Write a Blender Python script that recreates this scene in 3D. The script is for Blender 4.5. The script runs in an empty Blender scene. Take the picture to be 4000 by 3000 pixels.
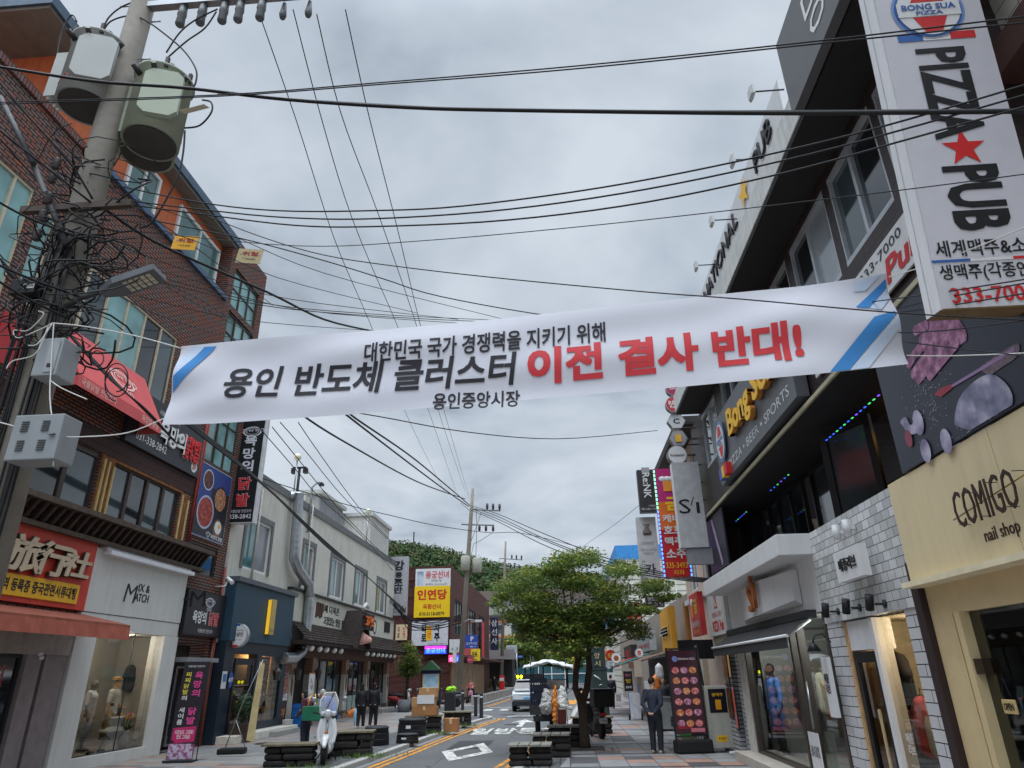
import bpy, bmesh, math, random
from mathutils import Vector, Matrix, noise as mn
random.seed(7)
SC = bpy.context.scene
COL = SC.collection
# ---------------------------------------------------------------- camera
W_, H_ = 4000.0, 3000.0
def _cam_axes():
 v1 = Vector((2212 - 2000, -(2630 - 1500)))
 v2 = Vector((1880 - 2000, -(-4640 - 1500)))
 f = math.sqrt(-(v1.dot(v2)))
 Y = Vector((v1.x, v1.y, -f)).normalized()
 Z = Vector((v2.x, v2.y, -f)); Z = (Z - Y * Y.dot(Z)).normalized()
 return f, Matrix((Y.cross(Z), Y, Z))
FPX, ROT = _cam_axes()
EYE = Vector((0, 0, 1.8))
cd = bpy.data.cameras.new('camera'); cam = bpy.data.objects.new('camera', cd); COL.objects.link(cam)
cd.sensor_fit = 'HORIZONTAL'; cd.sensor_width = 36; cd.lens = FPX / W_ * 36
cd.clip_start = 0.05; cd.clip_end = 3000
cam.matrix_world = Matrix.Translation(EYE) @ ROT.to_4x4()
SC.camera = cam
def P(px, py, X=None, Y=None, Z=None):
 r = ROT @ Vector((px - 2000, -(py - 1500), -FPX))
 if X is not None: t = X / r.x
 elif Y is not None: t = Y / r.y
 else: t = (Z - EYE.z) / r.z
 return EYE + r * t
# ---------------------------------------------------------------- world, sun, exposure
SUN_EL, SUN_AZ = math.radians(72), math.radians(215)
wd = bpy.data.worlds.new("World"); SC.world = wd; wd.use_nodes = True
nt = wd.node_tree; nt.nodes.clear()
def N(t, typ, **kw):
 n = t.nodes.new(typ)
 for k, v in kw.items():
  if k.startswith('i_'): n.inputs[int(k[2:])].default_value = v
  else: setattr(n, k, v)
 return n
def build_world():
 L = nt.links.new
 sky = N(nt, 'ShaderNodeTexSky', sky_type='NISHITA', sun_disc=False, sun_elevation=SUN_EL, sun_rotation=SUN_AZ)
 tc = N(nt, 'ShaderNodeTexCoord')
 sep = N(nt, 'ShaderNodeSeparateXYZ'); L(tc.outputs['Generated'], sep.inputs[0])
 zz = N(nt, 'ShaderNodeMath', operation='MAXIMUM', i_1=0.0); L(sep.outputs[2], zz.inputs[0])
 za = N(nt, 'ShaderNodeMath', operation='ADD', i_1=0.22); L(zz.outputs[0], za.inputs[0])
 dx = N(nt, 'ShaderNodeMath', operation='DIVIDE'); L(sep.outputs[0], dx.inputs[0]); L(za.outputs[0], dx.inputs[1])
 dy = N(nt, 'ShaderNodeMath', operation='DIVIDE'); L(sep.outputs[1], dy.inputs[0]); L(za.outputs[0], dy.inputs[1])
 cmb = N(nt, 'ShaderNodeCombineXYZ'); L(dx.outputs[0], cmb.inputs[0]); L(dy.outputs[0], cmb.inputs[1])
 n1 = N(nt, 'ShaderNodeTexNoise'); n1.inputs['Scale'].default_value = 1.5; n1.inputs['Detail'].default_value = 6
 n1.inputs['Roughness'].default_value = .52; n1.inputs['Distortion'].default_value = .25
 L(cmb.outputs[0], n1.inputs['Vector'])
 r1 = N(nt, 'ShaderNodeValToRGB'); e = r1.color_ramp.elements
 e[0].position = .36; e[0].color = (2.8, 3.3, 3.9, 1)
 e[1].position = .60; e[1].color = (6.3, 6.95, 7.7, 1)
 m = e.new(.46); m.color = (4.7, 5.35, 6.1, 1)
 L(n1.outputs['Fac'], r1.inputs[0])
 # an overcast sky is brightest overhead; strengthened out of frame to light the facades
 k = N(nt, 'ShaderNodeVectorMath', operation='DOT_PRODUCT'); k.inputs[1].default_value = (-.06, -.22, .974)
 L(tc.outputs['Generated'], k.inputs[0])
 kr = N(nt, 'ShaderNodeMapRange', interpolation_type='SMOOTHSTEP')
 for i, v in enumerate((.62, .98, 1.0, 6.8)): kr.inputs[i + 1].default_value = v
 L(k.outputs['Value'], kr.inputs[0])
 mul = N(nt, 'ShaderNodeVectorMath', operation='SCALE'); L(r1.outputs[0], mul.inputs[0]); L(kr.outputs[0], mul.inputs['Scale'])
 mix = N(nt, 'ShaderNodeMix', data_type='RGBA'); mix.inputs[0].default_value = .93
 L(sky.outputs[0], mix.inputs[6]); L(mul.outputs[0], mix.inputs[7])
 bg = N(nt, 'ShaderNodeBackground'); bg.inputs[1].default_value = .1
 out = N(nt, 'ShaderNodeOutputWorld'); L(mix.outputs[2], bg.inputs[0]); L(bg.outputs[0], out.inputs[0])
build_world()
sl = bpy.data.lights.new('sun', 'SUN'); sl.energy = .7; sl.angle = math.radians(28); sl.color = (1, .97, .93)
so = bpy.data.objects.new('sun', sl); COL.objects.link(so)
sd = Vector((math.sin(SUN_AZ) * math.cos(SUN_EL), math.cos(SUN_AZ) * math.cos(SUN_EL), math.sin(SUN_EL)))
so.rotation_euler = sd.to_track_quat('Z', 'Y').to_euler(); so.location = (0, -20, 40)
SC.view_settings.view_transform = 'Standard'; SC.view_settings.look = 'None'
SC.view_settings.exposure = 0.12; SC.view_settings.gamma = 1.0
# ---------------------------------------------------------------- materials
_mc = {}
def lin(c): return tuple((x / 255 / 12.92) if x / 255 <= .04045 else ((x / 255 + .055) / 1.055) ** 2.4 for x in c)
def _new(name):
 m = bpy.data.materials.new(name); m.use_nodes = True
 t = m.node_tree; t.nodes.clear()
 o = t.nodes.new('ShaderNodeOutputMaterial'); b = t.nodes.new('ShaderNodeBsdfPrincipled')
 t.links.new(b.outputs[0], o.inputs[0]); return m, t, b
def noisy(t, scale, detail=4, coord='Object', vscale=None):
 tc = t.nodes.new('ShaderNodeTexCoord'); n = t.nodes.new('ShaderNodeTexNoise')
 n.inputs['Scale'].default_value = scale; n.inputs['Detail'].default_value = detail
 if vscale:
  mp = t.nodes.new('ShaderNodeMapping'); mp.inputs['Scale'].default_value = vscale
  t.links.new(tc.outputs[coord], mp.inputs[0]); t.links.new(mp.outputs[0], n.inputs['Vector'])
 else: t.links.new(tc.outputs[coord], n.inputs['Vector'])
 return n
def mixc(t, fac, a, b):
 m = t.nodes.new('ShaderNodeMix'); m.data_type = 'RGBA'
 for i, v in ((0, fac), (6, a), (7, b)):
  if isinstance(v, (tuple, list)): m.inputs[i].default_value = (*v[:3], 1)
  elif isinstance(v, (int, float)): m.inputs[i].default_value = v
  else: t.links.new(v, m.inputs[i])
 return m.outputs[2]
def ramp(t, src, stops, const=False):
 r = t.nodes.new('ShaderNodeValToRGB')
 if const: r.color_ramp.interpolation = 'CONSTANT'
 el = r.color_ramp.elements
 while len(el) < len(stops): el.new(.5)
 for e, (p, c) in zip(el, stops): e.position = p; e.color = (*c[:3], 1)
 t.links.new(src, r.inputs[0]); return r.outputs[0]
def bumpy(t, b, src, strength, dist=.01):
 u = t.nodes.new('ShaderNodeBump'); u.inputs['Strength'].default_value = strength; u.inputs['Distance'].default_value = dist
 t.links.new(src, u.inputs['Height']); t.links.new(u.outputs[0], b.inputs['Normal'])
def mat(col, rough=.6, metal=0, var=.12, scale=5, bump=0, streak=0, srgb=True, spec=.4):
 k = ('m', tuple(col), rough, metal, var, scale, bump, streak, spec)
 if k in _mc: return _mc[k]
 c = lin(col) if srgb else col
 m, t, b = _new('paint')
 b.inputs['Roughness'].default_value = rough; b.inputs['Metallic'].default_value = metal
 b.inputs['Specular IOR Level'].default_value = spec
 if var or streak:
  n = noisy(t, scale)
  s = ramp(t, n.outputs['Fac'], [(.3, [x * (1 - var) for x in c]), (.7, [min(x * (1 + var), .95) for x in c])])
  if streak:
   n2 = noisy(t, 1, 5, vscale=(9, .7, 9))
   f = ramp(t, n2.outputs['Fac'], [(.45, (0, 0, 0)), (.75, (streak,) * 3)])
   s = mixc(t, f, s, [x * .35 for x in c])
  t.links.new(s, b.inputs['Base Color'])
  if bump: bumpy(t, b, noisy(t, scale * 12, 3).outputs['Fac'], bump)
 else: b.inputs['Base Color'].default_value = (*c, 1)
 _mc[k] = m; return m
def emit(col, st=3.0):
 k = ('e', tuple(col), st)
 if k in _mc: return _mc[k]
 m, t, b = _new('lamp_glow'); b.inputs['Base Color'].default_value = (*lin(col), 1)
 b.inputs['Emission Color'].default_value = (*lin(col), 1); b.inputs['Emission Strength'].default_value = st
 _mc[k] = m; return m
def glass(tint=(200, 215, 215), clear=.75, rough=.02):
 k = ('g', tint, clear)
 if k in _mc: return _mc[k]
 m = bpy.data.materials.new('glass'); m.use_nodes = True; t = m.node_tree; t.nodes.clear()
 o = t.nodes.new('ShaderNodeOutputMaterial'); mx = t.nodes.new('ShaderNodeMixShader')
 tr = t.nodes.new('ShaderNodeBsdfTransparent'); tr.inputs[0].default_value = (*[x * clear + (1 - clear) * .2 for x in lin(tint)], 1)
 g = t.nodes.new('ShaderNodeBsdfGlossy'); g.inputs['Roughness'].default_value = rough
 fr = t.nodes.new('ShaderNodeFresnel'); fr.inputs[0].default_value = 1.6
 ad = t.nodes.new('ShaderNodeMath'); ad.operation = 'ADD'; ad.inputs[1].default_value = .04
 t.links.new(fr.outputs[0], ad.inputs[0]); t.links.new(ad.outputs[0], mx.inputs[0])
 t.links.new(tr.outputs[0], mx.inputs[1]); t.links.new(g.outputs[0], mx.inputs[2]); t.links.new(mx.outputs[0], o.inputs[0])
 _mc[k] = m; return m
def bricks(c1, c2, mortar, bw=.21, bh=.07, gap=.011, offset=.5, rough=.8, bump=.5, c3=None, vert=False):
 k = ('b', c1, c2, mortar, bw, bh, gap, offset, rough, c3, vert)
 if k in _mc: return _mc[k]
 m, t, b = _new('brickwork'); b.inputs['Roughness'].default_value = rough
 tc = t.nodes.new('ShaderNodeTexCoord'); br = t.nodes.new('ShaderNodeTexBrick')
 v = tc.outputs['Object']
 if vert:
  mp = t.nodes.new('ShaderNodeMapping'); mp.inputs['Rotation'].default_value = (0, 0, math.pi / 2)
  t.links.new(v, mp.inputs[0]); v = mp.outputs[0]
 t.links.new(v, br.inputs['Vector']); br.offset = offset
 br.inputs['Scale'].default_value = 1; br.inputs['Brick Width'].default_value = bw; br.inputs['Row Height'].default_value = bh
 br.inputs['Mortar Size'].default_value = gap; br.inputs['Mortar Smooth'].default_value = .1; br.inputs['Bias'].default_value = 0
 br.inputs['Color1'].default_value = (0, 0, 0, 1); br.inputs['Color2'].default_value = (1, 1, 1, 1); br.inputs['Mortar'].default_value = (.5, .5, .5, 1)
 c1, c2, mo = lin(c1), lin(c2), lin(mortar)
 st = [(0, c1), (1, c2)] if not c3 else [(0, c1), (.45, lin(c3)), (1, c2)]
 bc = ramp(t, br.outputs['Color'], st)
 n = noisy(t, 1.3, 5)
 bc = mixc(t, ramp(t, n.outputs['Fac'], [(.35, (0, 0, 0)), (.75, (.35, .35, .35))]), bc, [x * .5 for x in c1])
 t.links.new(mixc(t, br.outputs['Fac'], bc, mo), b.inputs['Base Color'])
 inv = t.nodes.new('ShaderNodeMath'); inv.operation = 'SUBTRACT'; inv.inputs[0].default_value = 1
 t.links.new(br.outputs['Fac'], inv.inputs[1]); bumpy(t, b, inv.outputs[0], bump, .012)
 _mc[k] = m; return m
def spots(cols, scale=14, rough=.45, detail=3, bump=.3):
 """mottled print: food and photo posters"""
 k = ('s', tuple(cols), scale, rough)
 if k in _mc: return _mc[k]
 m, t, b = _new('printed_food'); b.inputs['Roughness'].default_value = rough
 n = noisy(t, scale, detail)
 st = [(.28 + .44 * i / max(1, len(cols) - 1), lin(c)) for i, c in enumerate(cols)]
 t.links.new(ramp(t, n.outputs['Fac'], st), b.inputs['Base Color'])
 _mc[k] = m; return m
BLACK = mat((22, 22, 25), .5, var=.2); DARK = mat((38, 38, 42), .55); WHITE = mat((226, 226, 224), .5, var=.03)
RUB = mat((24, 24, 25), .85); STEEL = mat((150, 152, 155), .35, .9, .1); RED = mat((196, 34, 36), .5, var=.05)
GREY = mat((130, 132, 134), .55); CABLE = mat((20, 20, 22), .6, var=0); NEARBLK = mat((12, 12, 14), .4, var=0)
ALU = mat((196, 198, 198), .4, .3, .05); WOOD_D = mat((58, 40, 30), .7, var=.3, scale=9)
# ---------------------------------------------------------------- mesh building
class MB:
 def __init__(s): s.v = []; s.f = []; s.sm = []; s.mi = []; s.cur = 0
 def add(s, vs, fs, sm=False):
  o = len(s.v); s.v += [tuple(v) for v in vs]; s.f += [tuple(i + o for i in f) for f in fs]
  s.sm += [sm] * len(fs); s.mi += [s.cur] * len(fs); return s
 def box(s, x0, x1, y0, y1, z0, z1, M=None):
  vs = [Vector((x, y, z)) for z in (z0, z1) for y in (y0, y1) for x in (x0, x1)]
  if M: vs = [M @ v for v in vs]
  return s.add(vs, [(0, 2, 3, 1), (4, 5, 7, 6), (0, 1, 5, 4), (2, 6, 7, 3), (0, 4, 6, 2), (1, 3, 7, 5)])
 def quad(s, *p): return s.add(p, [tuple(range(len(p)))])
 def rect(s, x0, x1, y0, y1, z): return s.quad((x0, y0, z), (x1, y0, z), (x1, y1, z), (x0, y1, z))
 def prism(s, pts, z0, z1, M=None):
  n = len(pts); a = sum(pts[i][0] * pts[(i + 1) % n][1] - pts[(i + 1) % n][0] * pts[i][1] for i in range(n))
  if a < 0: pts = pts[::-1]
  vs = [Vector((x, y, z0)) for x, y in pts] + [Vector((x, y, z1)) for x, y in pts]
  if M: vs = [M @ v for v in vs]
  return s.add(vs, [tuple(range(n))[::-1], tuple(range(n, 2 * n))] + [(i, (i + 1) % n, n + (i + 1) % n, n + i) for i in range(n)])
 def tube(s, path, r, n=6, cap=True, sm=True):
  path = [Vector(p) for p in path]; rs = r if isinstance(r, (list, tuple)) else [r] * len(path)
  vs = []; up = None
  for i, p in enumerate(path):
   d = (path[min(i + 1, len(path) - 1)] - path[max(i - 1, 0)])
   d = d.normalized() if d.length > 1e-9 else Vector((0, 0, 1))
   if up is None: up = Vector((0, 0, 1)) if abs(d.z) < .9 else Vector((1, 0, 0))
   a = d.cross(up); a = a.normalized() if a.length > 1e-6 else d.orthogonal().normalized()
   b = a.cross(d); up = b
   vs += [p + (a * math.cos(t) + b * math.sin(t)) * rs[i] for t in [2 * math.pi * j / n for j in range(n)]]
  fs = [(i * n + j, i * n + (j + 1) % n, (i + 1) * n + (j + 1) % n, (i + 1) * n + j) for i in range(len(path) - 1) for j in range(n)]
  s.add(vs, fs, sm)
  if cap:
   k = len(s.v) - len(vs)
   s.f += [tuple(range(k, k + n))[::-1], tuple(range(len(s.v) - n, len(s.v)))]; s.sm += [False] * 2; s.mi += [s.cur] * 2
  return s
 def lathe(s, prof, n=16, M=None, sm=True):
  vs = [Vector((r * math.cos(2 * math.pi * j / n), r * math.sin(2 * math.pi * j / n), z)) for r, z in prof for j in range(n)]
  if M: vs = [M @ v for v in vs]
  fs = [(i * n + j, i * n + (j + 1) % n, (i + 1) * n + (j + 1) % n, (i + 1) * n + j) for i in range(len(prof) - 1) for j in range(n)]
  s.add(vs, fs, sm); k = len(s.v) - len(vs)
  s.f += [tuple(range(k, k + n))[::-1], tuple(range(len(s.v) - n, len(s.v)))]; s.sm += [False] * 2; s.mi += [s.cur] * 2
  return s
 def cyl(s, x, y, z0, z1, r, n=16, r2=None, sm=True): return s.lathe([(r, z0), (r if r2 is None else r2, z1)], n, Matrix.Translation((x, y, 0)), sm)
 def ball(s, c, r, n=12, m=8, M=None):
  r = r if isinstance(r, (tuple, list)) else (r, r, r)
  prof = [(math.sin(math.pi * i / m), -math.cos(math.pi * i / m)) for i in range(m + 1)]
  prof[0] = (.001, -1); prof[-1] = (.001, 1)
  T = Matrix.Translation(c) @ (M or Matrix()) @ Matrix.Diagonal((*r, 1))
  return s.lathe(prof, n, T)
 def ob(s, name, m, parent=None, bevel=0, loc=None):
  me = bpy.data.meshes.new(name); me.from_pydata(s.v, [], s.f); me.validate()
  if len(me.polygons) == len(s.sm):
   me.polygons.foreach_set('use_smooth', s.sm); me.polygons.foreach_set('material_index', s.mi)
  for x in (m if isinstance(m, (list, tuple)) else [m]): me.materials.append(x)
  o = bpy.data.objects.new(name, me); COL.objects.link(o); o.parent = parent
  if loc: o.location = loc
  if bevel:
   b = o.modifiers.new('bevel', 'BEVEL'); b.width = bevel; b.segments = 2; b.limit_method = 'ANGLE'
  return o
def tag(o, label, cat, group=None, kind=None):
 if label: o['label'] = label
 if cat: o['category'] = cat
 if group: o['group'] = group
 if kind: o['kind'] = kind
 return o
def thing(name, label, cat, M=None, group=None):
 o = bpy.data.objects.new(name, None); COL.objects.link(o); o.empty_display_size = .2
 if M is not None: o.matrix_world = M if isinstance(M, Matrix) else Matrix.Translation(M)
 return tag(o, label, cat, group)
def struct(o): o['kind'] = 'structure'; return o
def dup(root, M, label=None):
 r = root.copy(); COL.objects.link(r); r.matrix_world = M if isinstance(M, Matrix) else Matrix.Translation(M)
 if label: r['label'] = label
 for ch in root.children:
  c = ch.copy(); COL.objects.link(c); c.parent = r
  for g in ch.children:
   d = g.copy(); COL.objects.link(d); d.parent = c
 return r
# frames: local x = viewer's right, y = up, z = out of the surface
def frame(u, n, o):
 v = Vector((0, 0, 1)); u = Vector(u); n = Vector(n)
 M = Matrix((u, v, n)).transposed().to_4x4(); M.translation = Vector(o); return M
LU, RU, FU = ((0, 1, 0), (1, 0, 0)), ((0, -1, 0), (-1, 0, 0)), ((1, 0, 0), (0, -1, 0))
def FL(a, b, X):
 """left-hand facade at X; a, b = two opposite pixels of the rectangle as (px, py)"""
 p, q = P(*a, X=X), P(*b, X=X); y0, y1 = sorted((p.y, q.y)); z0, z1 = sorted((p.z, q.z))
 return frame(*LU, (X, (y0 + y1) / 2, z0)), y1 - y0, z1 - z0
def FR(a, b, X):
 p, q = P(*a, X=X), P(*b, X=X); y0, y1 = sorted((p.y, q.y)); z0, z1 = sorted((p.z, q.z))
 return frame(*RU, (X, (y0 + y1) / 2, z0)), y1 - y0, z1 - z0
def FF(a, b, Y):
 p, q = P(*a, Y=Y), P(*b, Y=Y); x0, x1 = sorted((p.x, q.x)); z0, z1 = sorted((p.z, q.z))
 return frame(*FU, ((x0 + x1) / 2, Y, z0)), x1 - x0, z1 - z0
_tc = bpy.data.curves.new('txt', 'FONT'); _to = bpy.data.objects.new('txt', _tc); COL.objects.link(_to)
def text_mesh(s, bold=0, res=2, shear=0, line=1, space=1, ext=False):
 fat = max(0, bold - .018); _tc.body = s; _tc.offset = min(bold, .018); _tc.resolution_u = res; _tc.shear = shear; _tc.space_line = line
 _tc.space_character = space; _tc.align_x = 'CENTER'; _tc.size = 1; _tc.extrude = .5 if ext else 0
 dg = bpy.context.evaluated_depsgraph_get(); dg.update()
 me = bpy.data.meshes.new_from_object(_to.evaluated_get(dg)); e = fat
 if e > 0:  # heavier strokes: overlapping copies shifted a little
  vs = [v.co.copy() for v in me.vertices]; fc = [tuple(p.vertices) for p in me.polygons]; b = MB()
  for k, (dx, dy) in enumerate(((0, 0), (1, 1), (1, -1), (-1, 1), (-1, -1))): b.add([v + Vector((dx * e * .8, dy * e * .8, k * .004)) for v in vs], fc)
  me = bpy.data.meshes.new('lettering'); me.from_pydata(b.v, [], b.f)
 return me
def text(s, par, x, y, z, h=None, w=None, m=None, bold=.012, ext=0, shear=0, rot=0, line=1, space=1, name='lettering', res=2, fn=None):
 """lettering centred at (x, y), fitted to height h and/or width w"""
 me = text_mesh(s, bold, res, shear, line, space, ext > 0)
 co = [v.co.copy() for v in me.vertices]
 x0, x1 = min(c.x for c in co), max(c.x for c in co); y0, y1 = min(c.y for c in co), max(c.y for c in co)
 sx = w / (x1 - x0) if w else None; sy = h / (y1 - y0) if h else None
 sx = sx or sy; sy = sy or sx; cr, sr = math.cos(rot), math.sin(rot)
 for v, c in zip(me.vertices, co):
  a, b = (c.x - (x0 + x1) / 2) * sx, (c.y - (y0 + y1) / 2) * sy
  q = Vector((x + a * cr - b * sr, y + a * sr + b * cr, z + ((c.z + .5) * ext if ext else c.z * .1)))
  v.co = fn(q) if fn else q
 me.materials.clear(); me.materials.append(m or BLACK); me.name = name
 o = bpy.data.objects.new(name, me); COL.objects.link(o); o.parent = par; return o
def panel(par, w, h, d, m, name='panel', x=0, y=0, z=0, bevel=0):
 """a box standing on (x, y), w wide, h high, from depth z-d to z"""
 return MB().box(x - w / 2, x + w / 2, y, y + h, z - d, z).ob(name, m, par, bevel)
def ring(mb, x, y, z, r0, r1, n=24, sx=1, sy=1):
 vs = [(x + math.cos(2 * math.pi * i / n) * r * sx, y + math.sin(2 * math.pi * i / n) * r * sy, z) for r in (r0, r1) for i in range(n)]
 return mb.add(vs, [(i, n + i, n + (i + 1) % n, (i + 1) % n) for i in range(n)])
def disc(mb, x, y, z, r, n=20, sx=1, sy=1):
 return mb.add([(x + math.cos(2 * math.pi * i / n) * r * sx, y + math.sin(2 * math.pi * i / n) * r * sy, z) for i in range(n)], [tuple(range(n))])
def window(par, x0, x1, y0, y1, z=0, cols=2, rows=1, fm=None, pm=None, fw=.06, d=.07, name='window'):
 f = MB(); fm = fm or ALU; pm = pm or PANE
 f.box(x0, x1, y0, y0 + fw, z - d, z); f.box(x0, x1, y1 - fw, y1, z - d, z)
 f.box(x0, x0 + fw, y0 + fw, y1 - fw, z - d, z - .002); f.box(x1 - fw, x1, y0 + fw, y1 - fw, z - d, z - .002)
 for i in range(1, cols):
  c = x0 + (x1 - x0) * i / cols; f.box(c - fw * .4, c + fw * .4, y0 + fw, y1 - fw, z - d, z - .006)
 for i in range(1, rows):
  c = y0 + (y1 - y0) * i / rows; f.box(x0 + fw, x1 - fw, c - fw * .4, c + fw * .4, z - d, z - .009)
 fo = f.ob(name, fm, par)
 p = MB()
 for i in range(cols):
  a, b = x0 + (x1 - x0) * i / cols, x0 + (x1 - x0) * (i + 1) / cols
  t = random.uniform(-.004, .004)
  p.quad((a + .01, y0 + .01, z - d * .6 + t), (b - .01, y0 + .01, z - d * .6 - t), (b - .01, y1 - .01, z - d * .6 - t), (a + .01, y1 - .01, z - d * .6 + t))
 p.ob('pane', pm, fo); return fo
def wall(par, x0, x1, y0, y1, holes, m, name='wall', z=0, rv=.14, deep=6, top=True):
 """facade with openings, their reveals and the body of the building behind"""
 w = MB(); xs = sorted({x0, x1, *[h[i] for h in holes for i in (0, 1)]}); ys = sorted({y0, y1, *[h[i] for h in holes for i in (2, 3)]})
 xs = [x for x in xs if x0 <= x <= x1]; ys = [y for y in ys if y0 <= y <= y1]
 for i in range(len(xs) - 1):
  for j in range(len(ys) - 1):
   cx, cy = (xs[i] + xs[i + 1]) / 2, (ys[j] + ys[j + 1]) / 2
   if not any(h[0] < cx < h[1] and h[2] < cy < h[3] for h in holes): w.rect(xs[i], xs[i + 1], ys[j], ys[j + 1], z)
 for a, b, c, d in holes:
  w.quad((a, c, z), (a, d, z), (a, d, z - rv), (a, c, z - rv)); w.quad((b, c, z), (b, c, z - rv), (b, d, z - rv), (b, d, z))
  w.quad((a, c, z), (a, c, z - rv), (b, c, z - rv), (b, c, z)); w.quad((a, d, z), (b, d, z), (b, d, z - rv), (a, d, z - rv))
 e = z - rv - .02
 w.quad((x0, y0, z), (x0, y1, z), (x0, y1, z - deep), (x0, y0, z - deep)); w.quad((x1, y0, z), (x1, y0, z - deep), (x1, y1, z - deep), (x1, y1, z))
 if top: w.quad((x0, y1, z), (x1, y1, z), (x1, y1, z - deep), (x0, y1, z - deep))
 return w.ob(name, m, par)
def pane_mat(c, rough=.06, spec=.8):
 k = ('p', c, rough)
 if k in _mc: return _mc[k]
 m, t, b = _new('window_pane'); b.inputs['Roughness'].default_value = rough; b.inputs['Specular IOR Level'].default_value = spec
 b.inputs['Coat Weight'].default_value = .3; b.inputs['Coat Roughness'].default_value = .03
 n = noisy(t, .9, 2); l = lin(c)
 t.links.new(ramp(t, n.outputs['Fac'], [(.35, [x * .75 for x in l]), (.65, [min(1, x * 1.2) for x in l])]), b.inputs['Base Color'])
 _mc[k] = m; return m
PANE = pane_mat((60, 72, 76)); TEAL = pane_mat((128, 172, 170)); TEAL_D = pane_mat((86, 124, 122)); INK = pane_mat((28, 32, 36))
# ---------------------------------------------------------------- people
def solid(name, m, par, tubes, balls=(), vox=.012, smooth=4, lump=0):
 """one continuous surface from tapered limbs and rounded masses"""
 b = MB()
 for path, rs in tubes:
  b.tube(path, rs, 10)
  for p, r in zip(path, rs if isinstance(rs, (list, tuple)) else [rs] * len(path)): b.ball(p, r, 10, 8)
 for c, r, *M in balls: b.ball(c, r, 12, 10, M[0] if M else None)
 o = b.ob(name, m, None)
 r = o.modifiers.new('r', 'REMESH'); r.mode = 'VOXEL'; r.voxel_size = vox; r.use_smooth_shade = True
 s = o.modifiers.new('s', 'SMOOTH'); s.iterations = smooth; s.factor = .5
 me = bpy.data.meshes.new_from_object(o.evaluated_get(bpy.context.evaluated_depsgraph_get()))
 old = o.data; o.modifiers.clear(); o.data = me; bpy.data.meshes.remove(old); me.name = name
 if lump:
  for v in me.vertices: v.co += v.normal * (mn.noise(v.co * 9) + .6 * mn.noise(v.co * 21)) * lump
 me.materials.clear(); me.materials.append(m); o.parent = par
 return o
SKIN = mat((196, 152, 124), .55, var=.04)
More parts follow.
